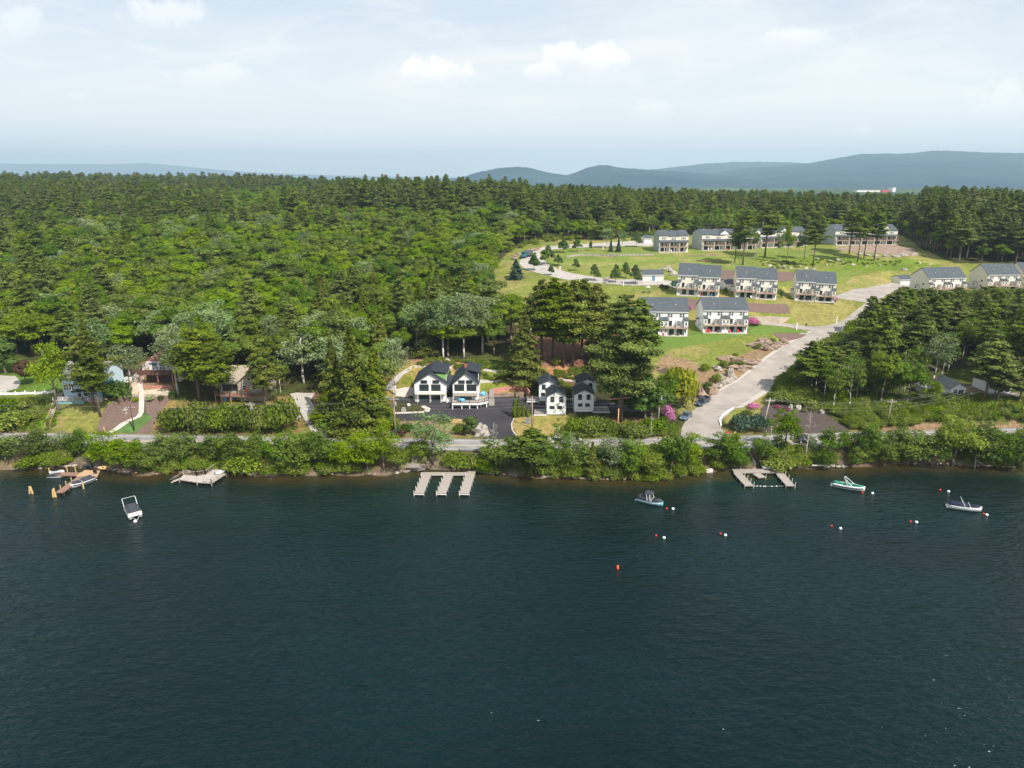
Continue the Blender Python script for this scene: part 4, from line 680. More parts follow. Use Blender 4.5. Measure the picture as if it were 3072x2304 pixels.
# landmark trees and bushes: kind, u, v of the foot, v of the top, crown width (photograph px), label
LAND = [
 # along the shore, left to right
 ('young',15,1385,1300,105,'leafy green tree on the bank at the far left end of the shore'),
 ('young',112,1374,1290,92,'round green tree between the road and the bank, left of the brown dock'),
 ('shrub',100,1400,1368,80,'bright low shrub at the water, left of the brown dock'),
 ('sparse',182,1372,1300,60,'small loose tree on the bare bank straight above the brown dock'),
 ('young',238,1368,1284,90,'green tree on the bank above the covered speedboat'),
 ('young',322,1396,1292,112,'leafy tree on the bank right of the brown dock platform'),
 ('bright',392,1418,1330,125,'bright yellow-green leafy mass overhanging the water right of the brown dock'),
 ('young',455,1412,1346,90,'low leafy tree by the grey boulder left of the white deck'),
 ('young',492,1388,1300,95,'green tree on the bank behind the left end of the white deck'),
 ('young',562,1388,1302,92,'green tree on the bank behind the middle of the white deck'),
 ('young',636,1384,1302,84,'green tree on the bank behind the right end of the white deck'),
 ('young',705,1402,1290,95,'tall green tree on the shore just right of the white deck'),
 ('shrub',735,1420,1362,90,'yellow-green shrub overhanging the water right of the white deck'),
 ('young',765,1398,1306,92,'green tree on the shore below the end of the pale driveway'),
 ('sparse',832,1400,1306,80,'loose pale green tree on the shore above a small rock in the water'),
 ('young',892,1420,1292,122,'large bushy tree on the shore opposite the driveway mouth'),
 ('young',962,1402,1276,112,'large round tree hiding the road opposite the big hemlocks'),
 ('young',1030,1410,1312,92,'middling green tree on the shore left of the stair down to the three-finger dock'),
 ('young',1102,1414,1292,112,'dense green tree on the shore below the utility pole'),
 ('young',1152,1410,1272,108,'tall rounded tree on the shore left of the landing of the three-finger dock'),
 ('bright',1195,1414,1340,84,'bright bushy tree leaning over the water beside the dock landing'),
 ('sparse',1300,1392,1244,150,'pale wispy willow-like tree in front of the twin-gabled white house'),
 ('young',1252,1380,1320,70,'thin greyish tree just above the dock stair'),
 ('shrub',1368,1402,1360,66,'round green shrub behind the middle finger of the dock'),
 ('shrub',1412,1406,1366,58,'bright green shrub behind the right finger of the dock'),
 ('young',1452,1416,1370,66,'low bushy tree on the shore right of the three-finger dock'),
 ('young',1502,1416,1324,105,'green tree on the shore under the bare grey branches'),
 ('pine',1595,1422,1292,118,'young pine with layered boughs on the shore before the cabins'),
 ('young',1560,1400,1312,80,'small leafy tree left of the young shore pine'),
 ('young',1645,1424,1318,92,'green tree right of the young shore pine'),
 ('birch',1676,1400,1266,66,'slim tree rising above the road in front of the front left cabin'),
 ('sparse',1728,1422,1322,92,'pale silvery tree on the shore beside the motorcycle'),
 ('hemlock',1775,1428,1330,56,'narrow yellow-green conifer at the edge of the water'),
 ('sparse',1832,1424,1312,98,'pale leafy tree on the shore under the tall pine'),
 ('young',1884,1428,1310,98,'green tree on the shore right of the tall pine trunk'),
 ('bright',1952,1438,1350,105,'yellowing tree at the foot of the grey snag by the water'),
 ('young',2012,1432,1272,112,'large leafy tree on the point left of the rocky shore'),
 ('young',2058,1398,1298,100,'tree with a spreading yellow-green top beside the road junction'),
 ('birch',2150,1402,1300,92,'pale slender-stemmed tree left of the stair to the square dock'),
 ('young',2196,1408,1312,86,'tree crowding the left side of the stair to the square dock'),
 ('young',2222,1410,1360,60,'low dense bush-like tree touching the stair to the square dock'),
 ('young',2288,1394,1306,70,'yellow-green tree just right of the stair to the square dock'),
 ('bright',2352,1364,1228,108,'tall leafy tree hiding the road beside the dark car'),
 ('shrub',2330,1404,1368,90,'green shrubs behind the upturned white boat on the square dock'),
 ('birch',2482,1378,1288,78,'light feathery tree on the bank between the guard rail and the stones'),
 ('young',2468,1400,1350,86,'low dense tree on the bank above the line of shore stones'),
 ('young',2596,1378,1268,88,'loose dark green tree on the bank in front of the guard rail'),
 ('young',2568,1396,1340,60,'small tree at the left foot of the loose dark green tree'),
 ('young',2652,1400,1322,72,'round low tree beside the thin white stem on the right bank'),
 ('young',2722,1398,1292,118,'broad bushy tree on the right shore where the road disappears'),
 ('young',2792,1402,1304,92,'leafy tree over the water left of the broad tree group'),
 ('bright',2856,1402,1252,152,'large olive green tree overhanging the right shore'),
 ('young',2925,1400,1262,120,'leafy tree above the fallen white branch at the right shore'),
 ('young',2990,1404,1292,112,'green tree on the right shore just past the fallen white branch'),
 ('young',3058,1408,1276,122,'dark green tree at the right edge of the picture by the water'),
 # left gardens
 ('bright',176,1232,1022,112,'bright green maple with a long bare trunk beside the wooden stair'),
 ('thin',286,1236,990,150,'tall thin conifer with a dark double trunk before the blue house'),
 ('thin',302,1250,1040,90,'second conifer trunk leaning beside the tall thin conifer'),
 ('purple',78,1154,1078,78,'purple-brown leaved tree on the lawn by the left driveway'),
 ('silver',392,1150,1030,112,'grey-green spreading tree between the blue house and the white fence'),
 ('darkbush',352,1196,1138,82,'dark spreading evergreen bush right of the blue house'),
 ('darkleaf',18,1120,1010,100,'dark round tree behind the left driveway'),
 ('silver',535,1186,965,120,'light green tall tree against the right side of the red-roofed house'),
 ('thin',600,1208,985,150,'olive conifer with a bare trunk between the red-roofed house and the tan house'),
 ('thin',668,1222,1020,110,'conifer with a grey trunk at the left corner of the tan house'),
 ('thin',796,1228,1040,104,'conifer with a straight grey trunk in front of the tan house'),
 ('sparse',826,1206,1150,50,'small pale tree right of the tan house deck'),
 ('birch',842,1180,1060,70,'tree with a bare grey stem right of the tan house'),
 ('bush',536,1290,1215,92,'leftmost bush of the big hedge above the road'),
 ('bush',600,1292,1200,100,'bush of the big hedge, below the left end of the tan house deck'),
 ('bush',664,1290,1205,96,'bush of the big hedge with a white post top behind it'),
 ('bush',724,1294,1208,96,'bush in the middle of the big hedge'),
 ('bush',784,1292,1212,96,'bush of the big hedge left of the hedge end by the driveway'),
 ('bush',846,1290,1192,92,'tallest bush at the right end of the hedge by the driveway'),
 ('shrub',30,1290,1232,110,'bushy undergrowth at the left edge above the road'),
 ('shrub',88,1262,1226,70,'low green shrub on the slope left of the wooden stair'),
 ('shrub',85,1222,1192,50,'round green shrub under the white fence'),
 ('shrub',20,1240,1190,80,'tall green shrub under the left end of the white fence'),
 ('limebush',408,1206,1192,20,'small lime green shrub left of the steps to the red-roofed house'),
 ('creambush',452,1203,1183,26,'cream flowering shrub right of the steps to the red-roofed house'),
 ('darkbush',484,1200,1184,20,'round clipped dark shrub right of the cream flowering shrub'),
 ('darkbush',518,1196,1168,26,'dark round shrub by the right end of the sand terrace'),
 # big hemlocks left of the white house
 ('hemlock',1068,1288,976,170,'tallest yellow-green hemlock in the clump left of the white house'),
 ('hemlock',1130,1282,1040,120,'hemlock at the right side of the clump left of the white house'),
 ('hemlock',1008,1258,1010,120,'hemlock at the left side of the clump left of the white house'),
 ('hemlock',985,1270,1160,110,'low broad hemlock bough mass beside the pale driveway'),
 ('hemlock',1048,1300,1210,140,'low drooping hemlock close to the road'),
 ('silver',1186,1186,1006,104,'silvery green tree just left of the twin-gabled white house'),
 ('darkbush',1216,1296,1268,44,'round dark bush by the utility pole at the asphalt drive'),
 ('redbush',1207,1312,1288,26,'dark red clipped bush at the foot of the utility pole'),
 ('darkleaf',1412,1304,1242,58,'dark dense small tree beside the asphalt drive'),
 ('bush',1378,1300,1268,40,'yellow-green bush left of the dark small tree'),
 ('shrub',1565,1160,1142,26,'small green bush on the slope behind the parking wall'),
 ('column',1545,1250,1180,20,'tallest columnar evergreen beside the asphalt drive'),
 ('column',1556,1250,1190,18,'columnar evergreen just right of the tallest one'),
 ('column',1571,1248,1206,15,'third columnar evergreen from the left by the cabins'),
 ('column',1583,1250,1218,12,'shortest columnar evergreen nearest the cabins'),
 ('bush',1726,1296,1250,64,'left bush of the thick hedge below the cabins'),
 ('bush',1776,1300,1248,80,'middle bush of the thick hedge below the cabins'),
 ('bush',1824,1296,1254,60,'right bush of the thick hedge below the cabins'),
 # centre
 ('hemlock',1572,1136,930,135,'yellow-green conifer with a dark trunk behind the parking wall'),
 ('silver',1330,1076,872,120,'silvery tree with a bare grey trunk behind the twin-gabled house'),
 ('silver',1392,1072,866,110,'tall silvery tree behind the right gable of the twin-gabled house'),
 ('silver',1448,1060,878,110,'silvery tree at the edge of the meadow strip'),
 ('grove',1624,1078,838,135,'brownish conifer with a bare trunk, leftmost of the dark stand above the cabins'),
 ('grove',1658,1084,832,135,'second conifer from the left in the dark stand above the cabins'),
 ('grove',1690,1102,846,125,'conifer with a bare reddish trunk behind the back left cabin'),
 ('grove',1718,1102,838,135,'tallest trunk of the dark stand above the cabins'),
 ('grove',1745,1070,836,130,'conifer at the back of the dark stand above the cabins'),
 ('grove',1784,1090,850,130,'conifer behind the back right cabin'),
 ('hemlock',1800,1080,880,96,'dense dark conifer between the stand and the tallest pine'),
 ('shrub',1668,1098,1064,26,'young bright conifer-like shrub on the brown slope above the cabins'),
 ('bigpine',1862,1264,884,168,'very tall broad pine with a thick bare trunk right of the cabins'),
 ('pine',1908,1170,895,150,'pine standing behind the very tall broad pine'),
 ('darkleaf',1935,1262,1120,120,'dark rounded tree right of the very tall pine'),
 ('darkleaf',1870,1240,1160,90,'dark tree in the shade under the very tall pine'),
 ('young',1992,1246,1105,80,'middle green tree left of the yellow-green creeping shrub'),
 ('limebush',2052,1212,1100,118,'large yellow-green spreading evergreen shrub beside the parked pickup'),
 ('limebush',2028,1148,1100,70,'upper yellow-green spreading shrub at the top of the rocky slope'),
 ('pinkbush',2002,1258,1212,34,'tall pink rhododendron near the blue car'),
 ('pinkbush',2012,1264,1238,24,'lower pink rhododendron near the blue car'),
 ('shrub',1960,1300,1250,80,'green shrub by the utility pole with hardware left of the blue car'),
 ('shrub',1900,1310,1262,90,'rough green bush between the road and the leaning post'),
 # slope by the side road
 ('shrub',2116,1112,1090,30,'round green bush on the meadow above the rocky slope'),
 ('darkbush',2120,1174,1140,30,'dark green bush among the boulders beside the side road'),
 ('shrub',2150,1146,1118,30,'bright green bush between the upper boulders'),
 ('shrub',2172,1100,1080,24,'small bush on the upper rocks'),('shrub',2194,1100,1082,20,'small round bush at the right of the upper rocks'),
 ('shrub',2272,1046,1028,26,'low bush in front of the layered rock ledge'),
 ('shrub',2317,1028,1012,20,'single green bush above the layered rock ledge'),
 ('shrub',2225,1096,1082,18,'small green shrub at the foot of the rock ledge'),
 # corner garden
 ('juniper',2230,1292,1240,80,'left half of the blue-green spreading juniper behind the white posts'),
 ('juniper',2276,1292,1238,70,'right half of the blue-green spreading juniper beside the leaning pole'),
 ('redbush',2194,1284,1264,26,'dark red shrub beside the left white post'),
 ('pinkbush',2260,1226,1208,36,'pink rhododendron in the corner garden'),
 ('shrub',2240,1246,1228,30,'small green shrub behind the juniper'),
 ('magentabush',2333,1226,1214,18,'left magenta azalea at the top of the dark mulch bed'),
 ('magentabush',2358,1232,1220,16,'right magenta azalea at the top of the dark mulch bed'),
 ('shrub',2345,1238,1225,14,'tiny clipped shrub left of the right azalea'),('shrub',2412,1236,1224,16,'tiny clipped shrub below the pale boulder'),('shrub',2330,1250,1240,14,'tiny clipped shrub in the upper mulch bed'),('shrub',2300,1272,1250,22,'green shrub right of the leaning pole'),
 # right
 ('shrub',2340,1212,1170,60,'pale green shrub at the left end of the thicket behind the mulch bed'),('shrub',2392,1214,1180,64,'pale green shrub in the thicket behind the mulch bed'),('shrub',2440,1222,1186,60,'green shrub at the right of the thicket behind the mulch bed'),
 ('birch',2500,1230,1090,62,'white-stemmed birch right of the mulch bed'),('birch',2545,1230,1070,70,'second white-stemmed birch right of the mulch bed'),('birch',2470,1205,1060,60,'slender birch at the side road edge'),
 ('oak',2640,1222,1020,130,'large leafy tree in front of the dark pines on the right'),('oak',2720,1222,1050,120,'leafy tree left of the smallest cottage'),('bright',2790,1230,1140,60,'green tree between the smallest cottage and the gabled cottage'),
 ('silver',2800,1150,1000,110,'tree with a forked pale trunk behind the cottages'),
 ('pine',2950,1215,1000,120,'pine between the gabled cottage and the right cottage'),('pine',2985,1230,1050,90,'dark leaning pine in front of the right cottage'),
 ('pine',3052,1230,1060,90,'pine at the right edge beside the right cottage'),
 # meadow pines below the top row
 ('tallpine',2228,795,632,68,'leftmost tall pine with a bare trunk before the top row of townhouses'),
 ('tallpine',2204,788,665,46,'slender pine just left of the leftmost tall pine'),
 ('tallpine',2294,772,610,80,'broadest dark pine before the top row of townhouses'),
 ('birch',2262,780,680,26,'thin birch between the two big meadow pines'),
 ('birch',2335,788,676,34,'light green tree with a thin stem on the boulder meadow'),
 ('bright',2360,782,670,36,'yellow-green tree with a thin stem on the boulder meadow'),
 ('tallpine',2412,778,672,36,'narrow pine left of the leaning meadow pine'),
 ('tallpine',2438,800,638,60,'leaning tall pine with a dark trunk on the boulder meadow'),
 ('birch',2395,775,690,26,'thin dark tree behind the narrow pine'),
 ('tallpine',2547,762,622,60,'left pine of the group before the rightmost top townhouse'),
 ('tallpine',2572,786,606,52,'middle pine of the group before the rightmost top townhouse'),
 ('tallpine',2591,776,612,46,'dense pine of the group before the rightmost top townhouse'),
 ('tallpine',2622,782,612,56,'right pine with a slanting trunk before the rightmost top townhouse'),
 # upper road trees
 ('pear',1602,812,757,38,'teardrop tree standing right of the parked truck'),('pear',1653,826,792,24,'smallest teardrop tree in the loop of the upper road'),('pear',1643,796,734,46,'biggest round tree beside the upper road loop'),('pear',1675,798,762,28,'teardrop tree right of the biggest round one'),
 ('pear',1727,812,775,30,'lone teardrop tree on the upper lawn'),('pear',1784,842,791,37,'teardrop tree below the lawn, first left of the long garage'),('pear',1847,847,793,40,'teardrop tree, second left of the long garage'),('pear',1877,834,785,30,'teardrop tree standing behind the other two by the garage'),('pear',1906,852,793,39,'teardrop tree right beside the long garage'),
 ('pear',1690,758,713,36,'tree on the far side of the upper road, leftmost'),('pear',1731,755,716,34,'tree on the far side of the upper road, second'),('pear',1772,752,722,18,'thin small tree on the far side of the upper road'),
 ('silver',1820,744,682,58,'pale round willow-like tree by the top lot'),('silver',1866,742,690,38,'smaller pale round tree by the top lot'),('pear',1908,740,692,36,'dark green round tree left of the top garage'),
 ('spruce',1832,755,712,16,'narrow young spruce below the pale round tree'),('spruce',1855,756,712,20,'second young spruce below the pale round tree'),
 ('spruce',1548,836,776,56,'blue-green spruce at the edge of the wood beside the upper road'),
 ('pinkbush',2070,931,914,14,'pink rhododendron ball beside the left townhouse of the middle row'),('pinkbush',2505,906,890,15,'pink rhododendron ball beside the right townhouse of the middle row'),
 ('pinkbush',2258,975,952,34,'large lilac-pink rhododendron beside the front townhouse'),('creambush',2274,977,962,22,'cream and green bush right of the lilac rhododendron'),('creambush',2240,996,978,16,'white flowering bush at the corner of the front townhouse'),
 ('redbush',1984,864,852,16,'dark red shrub left of the first middle-row townhouse'),('darkbush',1998,868,854,18,'dark green shrub at the corner of the first middle-row townhouse'),('darkbush',2175,880,860,14,'dark shrub beside the second middle-row townhouse'),('darkbush',2345,892,868,14,'dark shrub beside the third middle-row townhouse'),
 ('pinkbush',1706,1012,998,22,'pink flowering bush seen between the dark trunks'),
]
for row in LAND: tree(*row)
_m = dead(3, 9.5); dn = _m.build('dead_tree', M['bleached'], smooth=True); b = G(2414, 1384); dn.location = b; dn.scale = (1, 1, (PY(2414, 1232, b.y).z - b.z) / 9.5); tag(dn, 'bare grey dead tree with side branches beside the dark car', 'dead tree')
_m = dead(4, 9.0, 16, .12, 1.2); dn = _m.build('dead_tree', M['bleached'], smooth=True); b = G(1946, 1400); dn.location = b; dn.scale = (1, 1, (PY(1946, 1240, b.y).z - b.z) / 9.0); tag(dn, 'grey bare snag pointing up above the shore trees', 'dead tree')
_m = dead(5, 7.0, 30, .1, 3.2); dn = _m.build('dead_tree', M['bleached'], smooth=True); b = G(1480, 1378); dn.location = b; dn.scale = (1, 1, (PY(1480, 1268, b.y).z - b.z) / 7.0); tag(dn, 'leafless grey branches in front of the asphalt drive', 'dead tree')
_m = dead(6, 16.0, 4, .22, 1.0); dn = _m.build('dead_tree', M['bleached'], smooth=True); b = G(2262, 778); dn.location = b; dn.rotation_euler = (0, R(9), 0); dn.scale = (1, 1, (PY(2285, 654, b.y).z - b.z) / 16); tag(dn, 'bare pale leaning trunk between the meadow pines', 'dead tree')

# second, looser rank of young trees all along the bank
_r = random.Random(31); x = -104.0
while x < 114:
    if not (_r.random() < (.45 if x < -14 else .2) or -20.5 < x < -8.2 or 38.5 < x < 44.5 or -95 < x < -84 or 60 < x < 63):
        t = _r.uniform(.18, .6); y = float(shore(x)) * (1 - t) + float(yn(x)) * t; k = _r.choice(['young', 'sparse', 'birch', 'young', 'birch', 'bright']); H = _r.uniform(4.2, 7.2)
        plant(k, gz(x, y), H, H * _r.uniform(.5, .75), {'young': 'leafy green young tree', 'sparse': 'loose pale young tree', 'birch': 'slender feathery young tree', 'bright': 'bright yellow-green young tree'}[k] + ' along the lake bank ' + ('left of the three-finger dock' if x < -14 else 'between the two big docks' if x < 41 else 'right of the square dock'), k + ' young trees of the bank ' + ('left' if x < -14 else 'middle' if x < 41 else 'right'))
    x += _r.uniform(2.2, 5.2)
# ------------------------------------------------------------------ woodland fill
def pxpoly(px): return [tuple(G(u, v))[:2] for u, v in px]
OPEN = [pxpoly(O2), pxpoly([(1780,950),(1960,970),(1970,1110),(2020,1170),(1960,1170),(1880,1135),(1840,1100)]), pxpoly([(2020,1335),(1985,1150),(2200,1055),(2340,1050),(2210,1235),(2180,1335)]), pxpoly([(-200,1310),(-200,1080),(60,1062),(210,1080),(230,1130),(350,1130),(400,1085),(450,1060),(530,1095),(560,1150),(660,1150),(690,1120),(820,1120),(870,1165),(940,1172),(955,1215),(1160,1215),(1165,1135),(1230,1080),(1300,1072),(1500,1090),(1560,1060),(1540,1000),(1560,960),(1860,960),(1900,1120),(1960,1150),(2060,1240),(2060,1330),(-200,1330)]),
        pxpoly([(2050,1330),(2180,1165),(2300,1085),(2480,1000),(2640,850),(2760,850),(2660,945),(2600,1002),(2455,1100),(2365,1165),(2430,1215),(2470,1225),(2600,1240),(2735,1188),(3250,1176),(3300,1340)])]
for k in ('r1', 'r2', 'r3', 'cot1', 'cot2', 'cot3', 'top4'):
    a, b, z, d = SITES[k]; p0, p1 = P(*a, z), P(*b, z); e = (p1 - p0).normalized() * 3; n = Vector((-e.y, e.x, 0)) / 3; OPEN.append([tuple(q)[:2] for q in (p0 - e - n * 6, p1 + e - n * 6, p1 + e + n * (d + 3), p0 - e + n * (d + 3))])
def is_open(x, y): return any(inpoly(np.array([x]), np.array([y]), p)[0] for p in OPEN)
cand = []
rg = random.Random(5)
def scan(x0, x1, y0, y1, s):
    y = y0
    while y < y1:
        x = x0 + rg.uniform(0, s)
        while x < x1:
            px, py = x + rg.uniform(-.36, .36) * s, y + rg.uniform(-.36, .36) * s
            if abs(px) < .80 * py + 14 and py > float(yf(px)) + 7: cand.append((px, py))
            x += s
        y += s * .9
scan(-420, 420, 158, 460, 7.1); scan(-560, 560, 460, 820, 8.6); scan(-1000, 900, 820, 1500, 15)
polys = [np.array(p) for p in OPEN]
cx = np.array([c[0] for c in cand]); cy = np.array([c[1] for c in cand]); op = np.zeros(len(cand), bool)
for p in OPEN: op |= inpoly(cx, cy, [tuple(q) for q in p])
cz = zf(cx, cy); patch = vnoise(cx, cy, 60, 71); pt2 = vnoise(cx, cy, 22, 72)
WOOD = []
for x, y, z, o, pa, pb in zip(cx, cy, cz, op, patch, pt2):
    if o: continue
    az = x / y; r = rg.random()
    if y > 820: kind = 'pine' if r < .4 + pa else 'oak'; H = rg.uniform(12, 18) if kind == 'oak' else 15 + 13 * rg.random() ** 1.8; W = rg.uniform(13, 17)
    elif az < .02 and y < 440:
        if y < 205: kind = 'hemlock' if r < .14 else 'pine' if r < .20 else 'silver' if r < .36 else 'oak'
        elif az > -.30 and y < 262 and az < -.05: kind = 'hemlock' if r < .42 else 'pine' if r < .48 else 'oak'
        else: kind = 'pine' if (r < .02 + max(0, -az - .5) * .5 + max(0, (y - 390) / 300) * (az < -.3)) else 'hemlock' if r > .98 else 'silver' if r > .93 else 'oak'
        H = {'oak': rg.uniform(10.5, 17.5), 'pine': rg.uniform(17, 23), 'hemlock': rg.uniform(13, 18), 'silver': rg.uniform(13, 16)}[kind]; W = rg.choice((rg.uniform(8.5, 12), rg.uniform(12, 17.5), rg.uniform(11, 16))) if kind in ('oak', 'silver') else rg.uniform(6.5, 9)
    elif az < .02:
        kind = 'pine' if r < (.66 + pb * .6 if az > -.24 else .28 + pa) else 'oak'; H = rg.uniform(20, 30) if kind == 'pine' and az > -.24 and y < 520 else 17 + 9 * rg.random() ** 1.5 if kind == 'pine' else rg.uniform(12, 18); W = rg.uniform(8, 11) if kind == 'pine' else rg.uniform(10, 15)
    elif y < 240: kind = 'pine' if r < (.72 if y > 185 else .25) else 'birch' if r < .80 else 'oak'; H = rg.uniform(17, 25) if kind == 'pine' else rg.uniform(10, 15); W = rg.uniform(7.5, 10) if kind != 'birch' else 5
    else:
        right = az > .58; kind = 'pine' if r < (.58 + pb * .6 if right else .34 + pa * .8) else 'birch' if r > .93 else 'oak'
        edge = 365 < y < 425 and not right; kind = kind if not edge or r < .16 else ('birch' if r > .8 else 'oak'); H = (rg.uniform(22, 29) if right else rg.uniform(17, 23)) if kind == 'pine' else rg.uniform(11, 16); W = rg.uniform(7.5, 10.5)
        if edge: H *= .72
        if right and y < 330: H *= .8
    if kind == 'oak' and az < 0: W *= 1 + .25 * pb
    WOOD.append((kind, x, y, z, H, W))
# hide nothing: keep the meadow strip and the roofs clear of over-tall trees standing in front of them
LIMIT = [(2560, 3200, 868, 264), (2180, 2560, 1010, 212)]
def cap(kind, x, y, z, H):
    for u0, u1, vt, ymax in LIMIT:
        if y < ymax:
            t = y * CT + (CAMZ - z) * ST; u = 1536 + 3 * F * x / t
            if u0 < u < u1:
                Hm = PY(u, vt + (y - 190) * -.2, y).z - z
                if H > Hm: return Hm * rg.uniform(.8, 1.0)
    return H
WOOD = [(k, x, y, z, cap(k, x, y, z, H), W) for k, x, y, z, H, W in WOOD]; WOOD = [w for w in WOOD if w[4] > 4.5]
LAB = dict(oak='leafy broadleaf tree %s', pine='pine with layered boughs %s', hemlock='dense olive conifer %s', birch='slender pale green tree %s', silver='silvery green tree %s')
WOOD.sort(key=lambda w: w[2]); count = {}; rest = {}
def place_words(x, y):
    az = x / y
    band = lambda *b: next((w for lim, w in b if y < lim), b[-1][1])
    if az < .0:
        col = next((w for lim, w in ((-.60, 'above the left lawn'), (-.50, 'above the blue house'), (-.40, 'above the red-roofed house'), (-.28, 'above the tan house'), (-.17, 'above the pale driveway'), (-.08, 'above the twin-gabled house'), (9, 'beside the open meadow')) if az < lim))
        return band((200, 'at the wood edge '), (240, 'low on the slope '), (285, 'a third up the slope '), (340, 'half way up the slope '), (430, 'high on the slope '), (9999, 'near the skyline ')) + col
    if y > 330 and az < .5: return 'behind the top townhouses' + (', at the left' if az < .2 else ', towards the right')
    if y > 262: return 'in the dark upper right wood, ' + band((330, 'front edge'), (400, 'middle'), (9999, 'back'))
    return band((195, 'low '), (225, 'half way up '), (999, 'high ')) + ('on the slope beside the side road' if az < .5 else 'on the slope above the cottages')
for k, x, y, z, H, W in WOOD:
    n = count.get(k, 0); count[k] = n + 1
    lim = {'oak': 270, 'pine': 275, 'hemlock': 150, 'birch': 150, 'silver': 150}[k]
    if n < lim and y < 820: plant(k, (x, y, z), H, W, LAB[k] % place_words(x, y), {'oak': 'broadleaf trees ', 'pine': 'pines ', 'hemlock': 'olive conifers ', 'birch': 'slender trees ', 'silver': 'silvery trees '}[k] + place_words(x, y), parts=(y < 215 and n < 120))
    else: rest.setdefault(k, []).append((x, y, z, H, W))
def scatter(name, kind, rows, label, cat, sx=None):
    out, h0, r0 = PROTO[kind]; src = bpy.data.collections.new(name + '_source')
    for i, (leaf, tr, one) in enumerate(out):
        o = bpy.data.objects.new('%s_source_%02d' % (name, i), one or leaf); src.objects.link(o)
    a = np.array(rows, dtype=np.float32); me = bpy.data.meshes.new(name); me.vertices.add(len(a)); me.vertices.foreach_set('co', a[:, :3].ravel()); me.update()
    sc = np.stack([a[:, 4] / (2 * r0), a[:, 4] / (2 * r0), a[:, 3] / h0], 1); rs = np.random.RandomState(3)
    at = me.attributes.new('inst_scale', 'FLOAT_VECTOR', 'POINT'); at.data.foreach_set('vector', sc.ravel().astype(np.float32))
    at = me.attributes.new('inst_rot', 'FLOAT_VECTOR', 'POINT'); rr = np.zeros((len(a), 3), np.float32); rr[:, 2] = rs.uniform(0, 6.28, len(a)); at.data.foreach_set('vector', rr.ravel())
    at = me.attributes.new('inst_idx', 'INT', 'POINT'); at.data.foreach_set('value', rs.randint(0, len(out), len(a)).astype(np.int32))
    ng = bpy.data.node_groups.new(name, 'GeometryNodeTree'); ng.interface.new_socket('Geometry', in_out='INPUT', socket_type='NodeSocketGeometry'); ng.interface.new_socket('Geometry', in_out='OUTPUT', socket_type='NodeSocketGeometry')
    N = ng.nodes.new; L = ng.links.new; gi = N('NodeGroupInput'); go = N('NodeGroupOutput'); ip = N('GeometryNodeInstanceOnPoints'); ci = N('GeometryNodeCollectionInfo'); ci.inputs['Collection'].default_value = src; ci.inputs['Separate Children'].default_value = True; ci.inputs['Reset Children'].default_value = True
    def na(nm, ty):
        n = N('GeometryNodeInputNamedAttribute'); n.data_type = ty; n.inputs['Name'].default_value = nm; return [o for o in n.outputs if o.enabled and o.name == 'Attribute'][0]
    L(gi.outputs[0], ip.inputs['Points']); L(ci.outputs[0], ip.inputs['Instance']); ip.inputs['Pick Instance'].default_value = True
    L(na('inst_idx', 'INT'), ip.inputs['Instance Index']); L(na('inst_rot', 'FLOAT_VECTOR'), ip.inputs['Rotation']); L(na('inst_scale', 'FLOAT_VECTOR'), ip.inputs['Scale']); L(ip.outputs[0], go.inputs[0])
    o = bpy.data.objects.new(name, me); COL.objects.link(o); md = o.modifiers.new('scatter', 'NODES'); md.node_group = ng
    return tag(o, label, cat, kind='stuff')
for k, rows in rest.items():
    scatter({'oak': 'distant_broadleaf_wood', 'pine': 'distant_pine_wood', 'hemlock': 'distant_conifer_wood', 'birch': 'distant_birch_wood', 'silver': 'distant_silvery_wood'}[k], k, rows, 'far-off ' + {'oak': 'broadleaf', 'pine': 'pine', 'hemlock': 'olive conifer', 'birch': 'slender-tree', 'silver': 'silvery-tree'}[k] + ' woodland reading as one mass up to the skyline', 'woodland')
# young mixed trees filling the slope right of the side road
_r = random.Random(44); _p = pxpoly([(2370,1195),(2430,1120),(2560,1050),(2700,1080),(2770,1140),(2740,1186),(2620,1214),(2480,1222)]); _x = np.array(_p); _n = 0
while _n < 46:
    x, y = _r.uniform(_x[:, 0].min(), _x[:, 0].max()), _r.uniform(_x[:, 1].min(), _x[:, 1].max())
    if inpoly(np.array([x]), np.array([y]), _p)[0]:
        k = _r.choice(['young', 'birch', 'young', 'bright', 'sparse']); H = _r.uniform(6, 11); _n += 1
        plant(k, gz(x, y), H, H * (.42 if k == 'birch' else .72), {'young': 'mid green young tree', 'birch': 'slender feathery birch', 'bright': 'bright yellow-green young tree', 'sparse': 'loose pale young tree'}[k] + ' in the thicket between the mulch bed and the pines', k + ' trees of the thicket behind the mulch bed')
# low growth on banks and wood edges
low = []
def patchy(px, n, hmin=.4, hmax=1.2, w=1.6, seed=1):
    poly = pxpoly(px); X = np.array(poly); r2 = random.Random(seed); c = 0
    (x0, y0), (x1, y1) = X.min(0), X.max(0)
    for _ in range(n * 6):
        x, y = r2.uniform(x0, x1), r2.uniform(y0, y1)
        if y > float(yn(x)) - .8 and y < float(yf(x)) + .9: continue
        if inpoly(np.array([x]), np.array([y]), poly)[0]: h = r2.uniform(hmin, hmax); low.append((x, y, float(zf(x, y)) - .05, h, h * w)); c += 1
        if c >= n: break
for i in range(1500):
    x = rg.uniform(-105, 110)
    if vnoise(np.array([x]), np.array([0.]), 6, 9)[0] < -.2: continue
    if abs(x - (-14.5)) < 7.5 or abs(x - 41.5) < 2 or -92 < x < -78: continue
    s0, s1 = float(shore(x)) + .7, float(yn(x)) - .9; y = s0 - .5 + (s1 - s0 + .5) * rg.random() ** 1.5; h = rg.uniform(.6, 2.5); low.append((x, y, float(zf(x, y)) - .1, h, h * 1.4))
